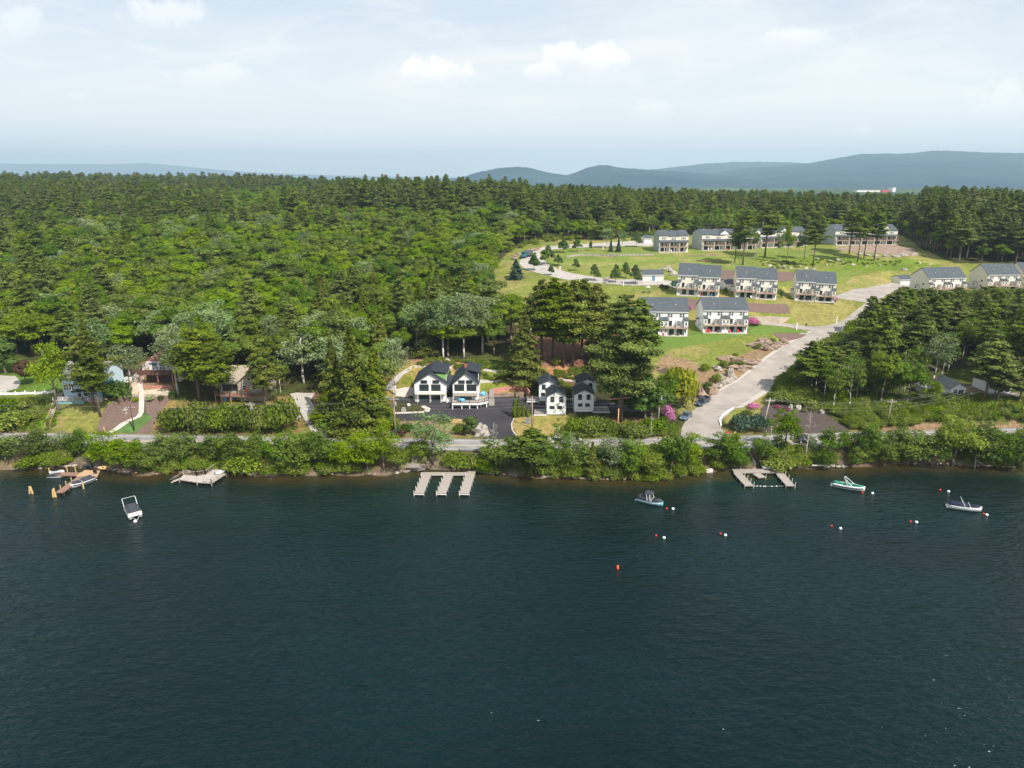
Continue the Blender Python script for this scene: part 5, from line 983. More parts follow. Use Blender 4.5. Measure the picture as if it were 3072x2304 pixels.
patchy([(2290,1240),(2340,1165),(2480,1225),(2560,1288),(2800,1262),(3150,1262),(3150,1216),(2760,1216),(2740,1192),(2450,1190),(2340,1150)], 900, .7, 2.4, 1.5, 2)
patchy([(2430,1232),(2700,1235),(3150,1232),(3150,1222),(2450,1215)], 240, .8, 1.8, 1.5, 3)
patchy([(1250,1095),(1500,1108),(1640,1134),(1760,1146),(1790,1100),(1640,1120),(1560,1085),(1300,1070)], 260, .4, 1.1, 1.6, 4)
patchy([(1340,1115),(1480,1122),(1620,1150),(1620,1180),(1500,1150),(1360,1140)], 70, .3, .8, 1.8, 5)
patchy([(1600,1140),(1720,1146),(1730,1180),(1640,1190)], 50, .5, 1.4, 1.6, 6)
patchy([(-60,1290),(-60,1200),(130,1196),(180,1225),(160,1290)], 170, .3, 1.0, 1.8, 7)
patchy([(500,1300),(520,1280),(880,1278),(900,1298)], 90, .3, .7, 1.8, 8)
patchy([(1700,1310),(1720,1290),(2000,1262),(2040,1290),(2000,1316),(1840,1310)], 200, .5, 1.7, 1.6, 9)
patchy([(2130,1160),(2250,1082),(2200,1062),(2120,1110)], 30, .3, .8, 1.8, 10)
patchy([(2270,782),(2640,776),(2760,790),(2640,800),(2300,806)], 120, .3, .8, 2.0, 11)
patchy([(2320,1166),(2368,1128),(2420,1086),(2490,1036),(2600,960),(2560,1010),(2480,1070),(2420,1150),(2440,1215),(2350,1210)], 300, 1.0, 3.6, 1.3, 12)
patchy([(1500,770),(1545,725),(1700,705),(1900,695),(2060,690),(2060,704),(1900,710),(1700,722),(1560,745)], 160, 1.0, 3.0, 1.3, 13)
scatter('undergrowth', 'shrub', low, 'low green undergrowth covering the banks and the wood edges', 'undergrowth')
# ------------------------------------------------------------------ buildings
def site(name, kind, label, cat='house', group=None):
    (a, b, z, d) = SITES[name]; p0, p1 = P(*a, z), P(*b, z); e = p1 - p0
    return empty(kind, p0, math.atan2(e.y, e.x), label, cat, group), e.length, d
def zat(name, v, back=0.0):
    (a, b, z, d) = SITES[name]; p0 = P(*a, z); return PY(a[0], v, p0.y + back).z - z
def window(root, x, z, w, h, y=0.0, side=None, glass='glass', frame='trim', bars=True, name='window', t=.05):
    """front face at y (facing -y); side='l'/'r': wall at x facing -x/+x, with y as the centre of the window"""
    f = MB(); g = MB()
    def bx(mb, a0, a1, z0, z1, d0, d1):
        if side is None: mb.box(x + a0, x + a1, y - d1, y - d0, z0, z1)
        elif side == 'l': mb.box(x - d1, x - d0, y + a0, y + a1, z0, z1)
        else: mb.box(x + d0, x + d1, y + a0, y + a1, z0, z1)
    b = .09
    for q in ((-w/2 - b, -w/2, z - b, z + h + b), (w/2, w/2 + b, z - b, z + h + b), (-w/2, w/2, z + h, z + h + b), (-w/2, w/2, z - b, z)): bx(f, *q, -.02, t + .03)
    if bars: bx(f, -w/2, w/2, z + h * .48, z + h * .54, -.02, t + .02)
    if bars and w > 1.3: bx(f, -.05, .05, z, z + h * .48, -.02, t + .018)
    bx(g, -w/2, w/2, z, z + h, -.02, t)
    o = f.build(name, M[frame], root); g.build('pane', M[glass], o); return o
def gable_x(x0, x1, D, eave, ridge, found=2.5):        # ridge along x
    return MB().prism([(0, -found), (0, eave), (D / 2, ridge), (D, eave), (D, -found)], x0, x1, 'x')
def roof_x(x0, x1, D, eave, ridge, oh=.35, t=.16, ex=.25):
    s = (ridge - eave) / (D / 2); mb = MB()
    mb.prism([(-oh, eave - s * oh + .02), (D / 2, ridge + .02), (D + oh, eave - s * oh + .02), (D + oh, eave - s * oh + t), (D / 2, ridge + t + .06), (-oh, eave - s * oh + t)], x0 - ex, x1 + ex, 'x'); return mb
def gable_y(x0, x1, y0, y1, base, eave, ridge): return MB().prism([(x0, base), (x0, eave), ((x0 + x1) / 2, ridge), (x1, eave), (x1, base)], y0, y1, 'y')
def roof_y(x0, x1, y0, y1, eave, ridge, oh=.4, t=.18, ey=.45):
    s = (ridge - eave) / ((x1 - x0) / 2); c = (x0 + x1) / 2
    return MB().prism([(x0 - oh, eave - s * oh + .02), (c, ridge + .02), (x1 + oh, eave - s * oh + .02), (x1 + oh, eave - s * oh + t), (c, ridge + t + .05), (x0 - oh, eave - s * oh + t)], y0 - ey, y1 + ey, 'y')
def railing(root, pts, z, h=1.0, m='wood', name='railing', step=.35, post=2.0, slim=.025):
    mb = MB()
    for a, b in zip(pts[:-1], pts[1:]):
        a = Vector((*a, 0)); b = Vector((*b, 0)); L = (b - a).length; d = (b - a) / L
        for zz, r in ((z + h, .04), (z + .12, .03)): mb.tube(a + Vector((0, 0, zz)), b + Vector((0, 0, zz)), r, r, 4)
        n = max(1, int(L / step))
        for i in range(n + 1): p = a + d * L * i / n; mb.box(p.x - slim / 2, p.x + slim / 2, p.y - slim / 2, p.y + slim / 2, z + .1, z + h)
        n = max(1, int(L / post))
        for i in range(n + 1): p = a + d * L * i / n; mb.box(p.x - .06, p.x + .06, p.y - .06, p.y + .06, z - .1, z + h + .1)
    return mb.build(name, M[m], root)
def duplex(name, label, wallm, sidem, eave_v, ridge_v, step=0.0, group='white lake-facing townhouses on the hillside', drop=0.0, bayside=True, screen='deckpink'):
    root, L, D = site(name, 'townhouse', label, 'townhouse', group); D = 10.0; H = zat(name, eave_v); RH = zat(name, ridge_v, D / 2); U = L / 2
    for k in range(2):
        x0 = k * U; dz = -drop * k; yo = -.35 * k if drop else 0
        w = gable_x(x0, x0 + U - .002 * (1 - k), D, H + dz, RH + dz); 
        if yo: w.M = Matrix.Translation((0, yo, 0)); w.v = [tuple(Vector(p) + Vector((0, yo, 0))) for p in w.v]
        w.build('wall', M[wallm], root)
        r = roof_x(x0, x0 + U, D, H + dz, RH + dz, ex=.22 if not drop else .12); r.v = [(p[0], p[1] + yo, p[2] + (.03 * k)) for p in r.v]; ro = r.build('roof', M['roof'], root)
        v = MB(); yv = D * .22; v.tube((x0 + U * .5, yv + yo, (H + dz) + (RH - H) * .44), (x0 + U * .5, yv + yo, (H + dz) + (RH - H) * .44 + .45), .10, .10, 6); v.build('vent_pipe', M['trim'], ro)
        MB().box(x0, x0 + U, yo - .38, yo - .33, H + dz - .28, H + dz - .10).build('fascia', M['trim'], root)
        for c in (.25, .75):
            for s in (-.42, .42): window(root, x0 + U * c + s, H * .76 + dz, .55, H * .145, yo, glass='glass')
        for xb in (x0 + .02, x0 + U - 1.22):                                  # bays at either end of the unit
            b = MB(); b.box(xb, xb + 1.2, yo - 1.15, yo, H * .36 + dz, H * .645 + dz); bo = b.build('bay', M[wallm], root)
            MB().prism([(yo - 1.35, H * .635 + dz), (yo - .01, H * .75 + dz), (yo - .01, H * .765 + dz), (yo - 1.35, H * .665 + dz)], xb - .12, xb + 1.32, 'x').build('bay_roof', M['roof'], bo)
            window(root, xb + .6, H * .45 + dz, .5, H * .12, yo - 1.15)
            MB().box(xb + (0 if xb < x0 + .1 else .2), xb + (1.0 if xb < x0 + .1 else 1.2), yo - 1.0, yo, -.6, H * .30 + dz).build('pier', M[wallm], root); window(root, xb + .6, H * .12 + dz, .42, H * .13, yo - 1.0)
        bal = MB().box(x0 + .02, x0 + U - .04, yo - 1.75, yo - .002, H * .305 + dz, H * .345 + dz).build('balcony', M['deckpink'], root)
        railing(bal, [(x0 + .05, yo - 1.7), (x0 + U - .08, yo - 1.7)], H * .345 + dz, .85, 'deckpink', step=.22)
        sc = MB(); n = 8; ring = [(yo - 1.6, H * .35 + dz), (yo - .02, H * .35 + dz)] + [(yo - .02 - 1.55 * (1 - math.cos(t * math.pi / 2 / n)) , H * .35 + dz + 1.75 * math.cos(t * math.pi / 2 / n)) for t in range(n)]
        sc.prism(ring, x0 + U / 2 - .06, x0 + U / 2 + .06, 'x'); sc.build('privacy_screen', M[screen], root)
        for c, ww in ((.28, 1.0), (.62, 1.3)):
            window(root, x0 + U * c, H * .36 + dz, ww, H * .25, yo, glass='glass' if c < .5 else 'glassg', bars=False, name='glass_door')
            window(root, x0 + U * (c + .07), 0.12 + dz * 0, ww + .5, H * .26, yo, glass='glass', bars=False, name='patio_door')
        MB().box(x0 + .1, x0 + U - .1, yo - 2.0, yo - .003, -.35, .06).build('patio', M['concrete'], root)
    # left flank
    for zz in (H * .52, H * .22): window(root, 0, zz, 1.1, H * .12, D * .28, side='l', glass='glass')
    sb = MB().box(-.85, 0, D * .48, D * .48 + 1.6, H * .2, H * .44).build('side_bay', M['trim'], root); MB().box(-1.0, 0.0, D * .48 - .1, D * .48 + 1.7, H * .44, H * .46).build('bay_roof', M['roof'], sb); window(root, -.85, H * .26, 1.1, H * .12, D * .48 + .8, side='l')
    if sidem:
        for xs_ in (-.04, L + .0): MB().prism([(0.02, -2), (0.02, H - .05), (D / 2, RH - .08), (D - .02, H - .05), (D - .02, -2)], xs_, xs_ + .04, 'x').build('gable_siding', M[sidem], root)
    return root
duplex('row1a', 'white townhouse of the front row, half hidden behind the very tall pine', 'white', None, 933, 893)
duplex('row1b', 'front-row white townhouse beside the lilac rhododendron', 'white', None, 930, 893)
duplex('row2a', 'cream townhouse at the left end of the middle row', 'cream2', 'cream', 823.5, 790, drop=.35)
duplex('row2b', 'cream townhouse in the centre of the middle row', 'cream2', 'cream', 833, 800, drop=.35)
duplex('row2c', 'cream townhouse at the right end of the middle row by the empty lot', 'cream2', 'cream', 843.5, 810, drop=.35)
duplex('r1', 'cream townhouse on the right half hidden by pine tops', 'cream2', 'cream', 835, 804)
duplex('r2', 'cream townhouse second from the right edge', 'cream2', 'cream', 824, 793)
duplex('r3', 'cream townhouse cut off by the right edge of the picture', 'cream2', 'cream', 818, 788)
(a_, b_, z_, d_) = SITES['hidden']
duplex('hidden', 'white townhouse glimpsed between the dark conifer trunks', 'white', None, 935, 905)
# another roof low at the right edge
SITES['rlow'] = ((3048, 928), (3150, 928), 14.8, 10); pad(P(3048, 928, 14.8), P(3150, 928, 14.8), 10, 14.8)
duplex('rlow', 'pale townhouse roof rising behind the pines at the lower right edge', 'cream2', 'cream', 905, 892)

def terrace(name, n, label, eave_v, ridge_v, ped=()):
    root, L, D = site(name, 'townhouse', label, 'townhouse', 'townhouses of the top row'); H = zat(name, eave_v); RH = zat(name, ridge_v, D / 2); U = L / n
    for k in range(n):
        x0 = k * U; j = .25 if (k % 2) else 0
        gable_x(x0, x0 + U - .003, D, H - j, RH - j, 2).build('wall', M['cream'], root)
        ro = roof_x(x0, x0 + U, D, H - j, RH - j, .3, .15, .05).build('roof', M['roof'], root)
        MB().tube((x0 + U / 2, D * .45, RH - .6), (x0 + U / 2, D * .45, RH + .35), .1, .1, 5).build('vent_pipe', M['trim'], ro)
        for s in (-.75, 0, .75): window(root, x0 + U / 2 + s, H * .78 - j, .5, H * .12)
        MB().prism([(-2.1, H * .595), (-.003, H * .70), (-.003, H * .72), (-2.1, H * .625)], x0 + .02, x0 + U - .02, 'x').build('lower_roof', M['roof'], root)
        MB().prism([(-.01, H * .30), (-1.7, H * .30), (-2.0, H * .36), (-1.3, H * .62), (-.01, H * .69)], x0 + .02, x0 + .26, 'x').build('wing_wall', M['trim'], root)
        bal = MB().box(x0 + .27, x0 + U - .03, -2.0, -.004, H * .30, H * .335).build('balcony', M['deckpink'], root); railing(bal, [(x0 + .3, -1.95), (x0 + U - .06, -1.95)], H * .335, .9, 'woodred', step=.25)
        window(root, x0 + U * .35, H * .35, 1.0, H * .2, glass='glass', bars=False, name='glass_door'); window(root, x0 + U * .72, H * .38, 1.0, H * .17, glass='glassg')
        window(root, x0 + U * .5, .1, U * .55, H * .23, glass='glass', bars=False, name='patio_door')
        for xx in (x0 + .1, x0 + U * .5): MB().box(xx, xx + .18, -1.95, -1.78, -1, H * .30).build('post', M['trim'], root)
        MB().box(x0 + .03, x0 + U - .03, -2.3, -.006, -.6, .05).build('patio', M['concrete'], root)
        if k in ped:
            xc = x0 + U; g = MB().prism([(xc - 2.6, H + .02), (xc, H + (RH - H) * .92), (xc + 2.6, H + .02)], -.36, D * .42, 'y').build('pediment', M['trim'], root)
            MB().prism([(xc - 2.9, H - .05), (xc, H + (RH - H) * .95), (xc + 2.9, H - .05), (xc + 2.9, H + .12), (xc, H + (RH - H) * .95 + .2), (xc - 2.9, H + .12)], -.5, D * .45, 'y').build('pediment_roof', M['roof'], g)
    MB().prism([(0.02, -2), (0.02, H - .05), (D / 2, RH - .08), (D - .02, H - .05), (D - .02, -2)], -.05, 0, 'x').build('gable_siding', M['sage'], root)
    window(root, -.05, H * .38, 1.3, H * .1, D * .3, side='l')
    return root
terrace('top1', 3, 'three-part top-row townhouse at the left beside the round trees', 707, 691)
terrace('top2', 5, 'long top-row townhouse with white triangular gables', 704, 688, (1, 4))
terrace('top3', 4, 'top-row townhouse hidden behind the meadow pines', 697, 682, (1,))
terrace('top4', 5, 'rightmost top-row townhouse above the rock bank', 692, 674, (0, 3))

def garage(name, label, eave_v, ridge_v, wallm='trim', door='trim', roofm='roof', ndoor=1, rt=None, side_door=None):
    root, L, D = site(name, 'garage', label, 'garage', None); D = 7.0; H = zat(name, eave_v); RH = max(zat(name, ridge_v, D / 2), H + .8)
    gable_x(0, L, D, H, RH, 1.5).build('wall', M[wallm], root); roof_x(0, L, D, H, RH, .3, .14, .2).build('roof', M[roofm], root)
    MB().box(-.2, L + .2, -.36, -.31, H - .25, H - .08).build('fascia', M[rt or 'trim'], root)
    if side_door: window(root, L * side_door, 0.05, 1.2, 2.0, bars=False, glass='bluedoor', name='door')
    else:
        for i in range(ndoor): window(root, L * (i + .5) / ndoor, .05, min(2.6, L / ndoor * .8), 2.1, bars=False, glass='trim', frame='cream', name='garage_door')
    return root
garage('gar1', 'long cream garage with a blue door beside the first middle-row townhouse', 824, 810, 'cream2', side_door=.52)
garage('gar2', 'white garage with pinkish trim between the first two middle-row townhouses', 839, 826, 'trim', rt='redtrim')
garage('gar3', 'white garage with pinkish trim between the last two middle-row townhouses', 850, 838, 'trim', rt='redtrim')
garage('gar4', 'small white garage left of the top row', 715, 706, 'trim')
garage('gar5', 'white garage left of the right-hand townhouses', 838, 826, 'trim')

# ---- the twin-gabled white house
root, L, D = site('twin', 'lake_house', 'large white house with twin dark gables, garage doors and a post-raised deck', 'house')
def Xc(c): return (c - 525) / 63.6
def Zc(v, base=895): return (base - v) / 63.6 * 1.05
W1, E1, R1 = Xc(1045), Zc(590) , Zc(430)
gable_y(0, W1, 0, 11, -1, E1, R1).build('wall', M['white'], root)
rf = roof_y(0, W1, 0, 11, E1, R1).build('roof', M['roofblack'], root)
dm = MB(); dm.prism([(W1 / 2 + .2, R1 - .55), (W1 - .1, R1 - .55), (W1 - .1, E1 + .25)], 1.6, 10.2, 'y').build('dormer', M['green'], rf)
MB().prism([(W1 / 2, R1 + .22), (W1 + .35, R1 - .42), (W1 + .35, R1 - .25), (W1 / 2, R1 + .40)], 1.2, 10.8, 'y').build('dormer_roof', M['roofblack'], rf)
MB().box(W1 - .12, W1 + .02, 1.45, 1.6, E1 + .1, R1 - .45).build('corner_trim', M['trim'], rf)
for c0, c1, v0, v1 in ((637, 732, 548, 592), (832, 926, 548, 592), (613, 756, 617, 712), (808, 950, 617, 712)):
    window(root, Xc((c0 + c1) / 2), Zc(v1), (c1 - c0) / 63.6, Zc(v0) - Zc(v1), frame='black', bars=c1 - c0 > 100)
window(root, Xc(685), 0.05, 2.5, 1.85, frame='black', name='garage_door'); window(root, Xc(877), .05, 2.3, 1.6, frame='black', name='garage_door')
pg = MB()
for c in (580, 785, 962): pg.box(Xc(c) - .07, Xc(c) + .07, -1.15, -1.0, -.4, 2.35)
pg.box(Xc(540), W1, -1.2, -1.08, 2.3, 2.55); pg.box(Xc(540), W1, -1.2, -.05, 2.55, 2.62)
for i in range(15): pg.box(Xc(545) + i * .53, Xc(545) + i * .53 + .06, -1.3, -.05, 2.63, 2.72)
pg.build('pergola_frame', M['cream'], root)
for i in range(14): pass
st = MB()
for i in range(12): st.box(-.75, -.02, .6 + i * .38, .6 + i * .38 + .33, -.3 + i * .27, -.12 + i * .27)
st.build('side_stair', M['wood'], root)
# link
x0, x1 = W1, Xc(1163); MB().box(x0, x1, 1.6, 8, -1, 3.0).build('link_wall', M['black'], root)
MB().prism([(1.0, 2.95), (5.5, 5.4), (5.5, 5.6), (1.0, 3.12)], x0, x1, 'x').build('link_roof', M['roofblack'], root)
lt = MB(); lt.ball((x0 + .2, 1.5, 2.55), .12); lt.ball((x1 - .2, 1.5, 2.55), .12); lt.build('wall_lamp', M['trim'], root)
stp = MB(); 
for i in range(5): stp.box(x0 + .1, x1 - .1, -.9 + i * .35, -.9 + (i + 1) * .35, -.4, .12 + i * .2)
stp.build('entry_steps', M['trim'], root)
# right house on its deck
X0, X1 = Xc(1165), Xc(1580); fl = 1.2; yf2 = -1.6
Z2 = lambda v: fl + (905 - v) / 63.6 * 1.05
E2, R2 = Z2(655), Z2(482)
gable_y(X0, X1, yf2, 9.5, -1.2, E2, R2).build('wall', M['white'], root); rf = roof_y(X0, X1, yf2, 9.5, E2, R2, .25).build('roof', M['roofblack'], root)
MB().prism([((X0 + X1) / 2 + .2, R2 - .7), (X1 - .1, R2 - .7), (X1 - .1, E2 + .2)], 1.2, 8.6, 'y').build('dormer', M['canvasn'], rf)
MB().prism([((X0 + X1) / 2, R2 + .16), (X1 + .3, R2 - .62), (X1 + .3, R2 - .45), ((X0 + X1) / 2, R2 + .34)], .8, 9.1, 'y').build('dormer_roof', M['roofblack'], rf)
MB().box(X1 - .12, X1 + .02, 1.05, 1.2, E2 + .1, R2 - .6).build('corner_trim', M['trim'], rf)
ch = MB().box((X0 + X1) / 2 - .5, (X0 + X1) / 2 + .15, 3.2, 4.0, R2 - .8, R2 + .95).build('chimney', M['brick'], rf)
for c0, c1, v0, v1 in ((1262, 1355, 603, 648), (1388, 1480, 603, 648), (1198, 1345, 670, 765), (1397, 1545, 670, 765), (1190, 1250, 828, 868), (1490, 1550, 828, 868), (1272, 1470, 828, 903)):
    window(root, Xc((c0 + c1) / 2), Z2(v1) + .02, (c1 - c0) / 63.6, Z2(v0) - Z2(v1), y=yf2, frame='black' if v0 < 828 else 'bluel', bars=c1 - c0 > 100, name='window' if v0 < 828 or c1 - c0 < 100 else 'glass_door')
bl = MB().box(X0 + .1, X1 - .1, yf2 - 1.6, yf2, Z2(822), Z2(815)).build('upper_balcony', M['cream'], root); MB().box(X0 + .1, X1 - .1, yf2 - 1.66, yf2 - 1.6, Z2(822), Z2(772)).build('balcony_panel', M['stucco'], bl)
po = MB()
for xx in (X0 + .1, X1 - .25): po.box(xx, xx + .15, yf2 - 1.6, yf2 - 1.45, fl, Z2(822))
po.build('porch_post', M['trim'], root)
dk = [(X0 - .05, yf2 - 3.4), (X1 + .1, yf2 - 3.4), (X1 + 1.6, yf2 - 2.6), (X1 + 2.6, yf2 - 1.5), (X1 + 2.6, 4.5), (X1, 4.5), (X1, yf2), (X0 - .05, yf2)]
deck = MB().prism(dk, fl - .16, fl, 'z').build('deck', M['wood'], root)
fb = MB()
for a, b in zip(dk[:4], dk[1:5]): fb.prism([(a[0], a[1]), (b[0], b[1]), (b[0] + .02, b[1] - .08), (a[0] + .02, a[1] - .08)], fl - .42, fl + .02, 'z')
fb.build('deck_fascia', M['trim'], deck); railing(deck, dk[:5], fl, .95, 'black', step=.6)
for c in (1172, 1320, 1447, 1572, 1625, 1718):
    xx = Xc(c); yy = yf2 - 3.3 if xx < X1 + .2 else yf2 - 2.2; MB().box(xx - .12, xx + .12, yy, yy + .24, -1.2, fl - .17).build('deck_post', M['trim'], deck)
MB().box(X0 + .3, X1 + 2.2, -1.0, -.8, -1, fl - .2).build('deck_skirt', M['black'], deck)
stp = MB()
for i in range(6): stp.box(X1 + 2.65, X1 + 4.1, yf2 - 1.5 + i * .4, yf2 - 1.5 + (i + 1) * .4, -.8, -.35 + i * .26)
for i in range(6): stp.box(X1 + 2.65, X1 + 3.9, 1.4 + i * .4, 1.4 + (i + 1) * .4, .2, 1.2 + i * .22)
stp.build('deck_steps', M['wood'], root)
tw = root.matrix_basis
def atlocal(x, y, z): return root.location + Vector((x, y, z))
for (x, y, sx, sy, sz, lab) in ((X0 + 2.4, yf2 - 1.9, 1.1, .5, .55, 'blue tarp bundle on the porch of the twin-gabled house'), (X1 + 1.0, 2.3, .75, 1.6, .45, 'large blue tarp on the side deck of the twin-gabled house')):
    o = MB().rock((0, 0, 0), sx, sy, sz, random.Random(9), 10, 7).build('tarp', M['tarpblue'], smooth=True); o.location = atlocal(x, y, fl + sz * .7); tag(o, lab, 'tarp')
# parking lot retaining wall of the house
def wall_run(name, px, z0, h, th, m, label, cat='wall', zs=None, battered=0.0):
    mb = MB(); pts = [G(u, v) for u, v in px]
    for i, (a, b) in enumerate(zip(pts[:-1], pts[1:])):
        d = (b - a); d.z = 0; d.normalize(); n = Vector((-d.y, d.x, 0)) * th; za, zb = (a.z, b.z) if z0 is None else (z0, z0); h0 = h if not isinstance(h, (list, tuple)) else h[i]; h1 = h if not isinstance(h, (list, tuple)) else h[i + 1]
        mb.add([(a.x, a.y, za - 1), (b.x, b.y, zb - 1), (b.x + n.x, b.y + n.y, zb - 1), (a.x + n.x, a.y + n.y, za - 1), (a.x, a.y, za + h0), (b.x, b.y, zb + h1), (b.x + n.x, b.y + n.y, zb + h1), (a.x + n.x, a.y + n.y, za + h0)], [(0, 3, 2, 1), (4, 5, 6, 7), (0, 1, 5, 4), (1, 2, 6, 5), (2, 3, 7, 6), (3, 0, 4, 7)])
    o = mb.build(name, M[m]); return tag(o, label, cat)
wall_run('retaining_wall', [(1482,1192),(1571,1193)], 4.2, 1.25, .35, 'rockred', 'low brown retaining wall behind the asphalt parking bay')
wall_run('retaining_wall', [(1480,1180),(1573,1180),(1586,1196)], 5.2, 1.0, .3, 'redtrim', 'upper pinkish terrace wall above the parking bay')
wall_run('retaining_wall', [(2236,962),(2262,965),(2310,969),(2338,972),(2355,966),(2370,955)], 12.7, [2.2,2.2,2.2,2.0,1.5,.8], .5, 'block', 'tiered stone block wall below the mulch bank beside the front row')
wall_run('retaining_wall', [(192,1201),(242,1202),(292,1203),(322,1198)], 6.0, 1.1, .4, 'concrete', 'pale concrete wall under the white-railed deck of the blue house')
wall_run('retaining_wall', [(428,1163),(470,1166),(512,1162)], 8.2, .35, .3, 'redtrim', 'low curved brick edge of the terrace under the red-roofed house')
wall_run('retaining_wall', [(376,1186),(398,1190),(415,1190)], 7.2, .55, .3, 'block', 'left low stone wall below the sand terrace')
wall_run('retaining_wall', [(434,1190),(470,1191),(514,1184)], 7.1, .55, .3, 'block', 'right low stone wall below the sand terrace')
wall_run('stone_wall', [(1700,772),(1740,767),(1800,768),(1860,768),(1962,766)], None, .8, .6, 'rock', 'long low stone wall across the upper lawn')
wall_run('stone_wall', [(2065,770),(2110,769),(2150,766)], None, .6, .5, 'rockred', 'short upper ledge of brown stones on the lawn below the top row')
wall_run('stone_wall', [(2088,783),(2130,787),(2172,785)], None, .6, .5, 'rockred', 'short lower ledge of brown stones on the lawn below the top row')
wall_run('curb_wall', [(2165,1279),(2160,1262),(2170,1248),(2185,1236),(2202,1227)], None, .38, .3, 'trim', 'curved white kerb wall at the side road corner', 'kerb')
wall_run('timber_wall', [(1352,1268),(1386,1269)], 3.3, .7, .3, 'pilew', 'new tan timber edging beside the asphalt drive', 'wall')

# ---- cabins
CW = dict(cab1=(1132, 830, 752, [(870, 842, 922, 52), (1016, 842, 922, 52), (865, 995, 1035, 70), (994, 995, 1035, 68)], 778), cab3=(1085, 790, 712, [(1336, 795, 878, 54), (1482, 795, 878, 54), (1342, 947, 990, 66), (1470, 947, 990, 68)], 1240),
          cab2=(885, 590, 515, [(725, 597, 673, 52), (875, 597, 673, 52), (715, 742, 783, 60), (860, 742, 783, 60)], 643), cab4=(880, 555, 482, [(1361, 562, 645, 54), (1508, 562, 645, 54), (1365, 715, 755, 60), (1500, 715, 755, 60)], 1268))
def cabin(k, label, deckside):
    base, ev, rv, win, xl = CW[k]; root, L, D = site(k, 'cabin', label, 'cabin', 'small white two-storey cabins'); s = 67.8 * L / 4.65; fz = .35
    z = lambda v: fz + (base - v) / s * 1.06; E, Rr = z(ev), z(rv)
    gable_y(0, L, 0, 5.6, fz, E, Rr).build('wall', M['white'], root); roof_y(0, L, 0, 5.6, E, Rr, .22, .16, .35).build('roof', M['roofblack'], root)
    for c, v0, v1, w in win: window(root, (c - xl) / s, z(v1), w / s, z(v0) - z(v1), frame='black')
    for yy in (1.2, 3.6): window(root, 0, z(ev) - 1.7, .6, 1.0, yy, side='l', frame='black'); window(root, L, z(ev) - 1.7, .6, 1.0, yy, side='r', frame='black')
    window(root, 0, fz + .05, .85, 1.9, 2.4, side='l', frame='black', glass='black', name='door')
    for i in range(4): MB().box(.1 + i * (L - .35) / 3, .25 + i * (L - .35) / 3, .1, .25, -1, fz).build('pier', M['wood'], root)
    MB().box(0, L, -.03, 0.0, fz, fz + .16).build('skirt_board', M['trim'], root)
    if deckside:
        x0, x1 = (-3.2, -.002) if deckside == 'l' else (L + .002, L + 4.2); dk = MB().box(x0, x1, -.2, 4.0, fz - .15, fz + .02).build('deck', M['wood'], root); MB().box(x0 - .03, x1, -.27, -.2, fz - .22, fz + .04).build('deck_fascia', M['trim'], dk)
        pts = [(-.05, -.15), (x0 + .05, -.15), (x0 + .05, 3.9)] if deckside == 'l' else [(L + .1, -.15), (x1 - .05, -.15), (x1 - .05, 3.9)]; railing(dk, pts, fz, .9, 'black', step=.18, slim=.02)
        for i in range(4): MB().box(x0 + .1 + i * (x1 - x0 - .3) / 3, x0 + .22 + i * (x1 - x0 - .3) / 3, -.1, .02, -1, fz - .16).build('deck_post', M['wood'], dk)
    return root
cabin('cab1', 'front left white cabin with a fenced deck on its left', 'l'); cabin('cab3', 'front right white cabin beside the tall pine trunk', 'r'); cabin('cab2', 'back left white cabin with a grey deck on its left', 'l'); cabin('cab4', 'back right white cabin standing highest behind', None)

# ---- left houses
root, L, D = site('houseA', 'blue_house', 'pale blue house behind the two conifer trunks with a white-railed deck', 'house')
gable_x(.3, L - .3, 9, 5.0, 8.0).build('wall', M['bluel'], root); bw = root; roof_x(.3, L - .3, 9, 5.0, 8.0, .4, .18, .3).build('roof', M['roofgrey'], root)
v_ = MB().box(L - 3.2, L - .2, -1.6, 4, -1, 4.2).build('side_wing', M['blue'], root); MB().prism([(-1.9, 4.1), (4, 5.6), (4, 5.8), (-1.9, 4.3)], L - 3.5, L + .1, 'x').build('wing_roof', M['roofgrey'], v_)
for xx in (.9, 1.5, 2.2, 2.8): window(root, xx, 2.0, .42, 1.3)
window(root, 4.2, .1, .95, 2.1, glass='black', name='door'); window(root, 6.4, .4, 2.2, 1.7); window(root, L - 1.8, 1.2, 1.0, 1.2, y=-1.6)
dk = MB().box(-.4, 8.2, -3.4, -.003, .05, .22).build('deck', M['wood'], root); railing(dk, [(-.35, -3.35), (7.0, -3.35), (8.1, -2.2), (8.1, -.2)], .22, .9, 'trim', step=.2); MB().box(-.3, 7.2, -3.3, -3.2, -1.2, .05).build('deck_skirt', M['blue'], dk)
railing(root, [(8.2, -3.2), (L + .2, -2.9)], -.1, .9, 'trim', step=.2, name='railing'); MB().box(8.2, L + .3, -2.9, -1.61, -1, .0).build('side_deck', M['woodtan'], root)
u_ = empty('patio_umbrella', root.location + Vector((5.0, -1.8, .25)), 0, 'dark patio umbrella on the deck of the blue house', 'umbrella')
MB().loft([[(1.6 * math.cos(t), 1.6 * math.sin(t), 2.0) for t in [i * math.pi / 4 for i in range(8)]], [(.05 * math.cos(t), .05 * math.sin(t), 2.6) for t in [i * math.pi / 4 for i in range(8)]]]).build('canopy', M['canvasn'], u_); MB().tube((0, 0, 0), (0, 0, 2.6), .04, .04).build('pole', M['trim'], u_)

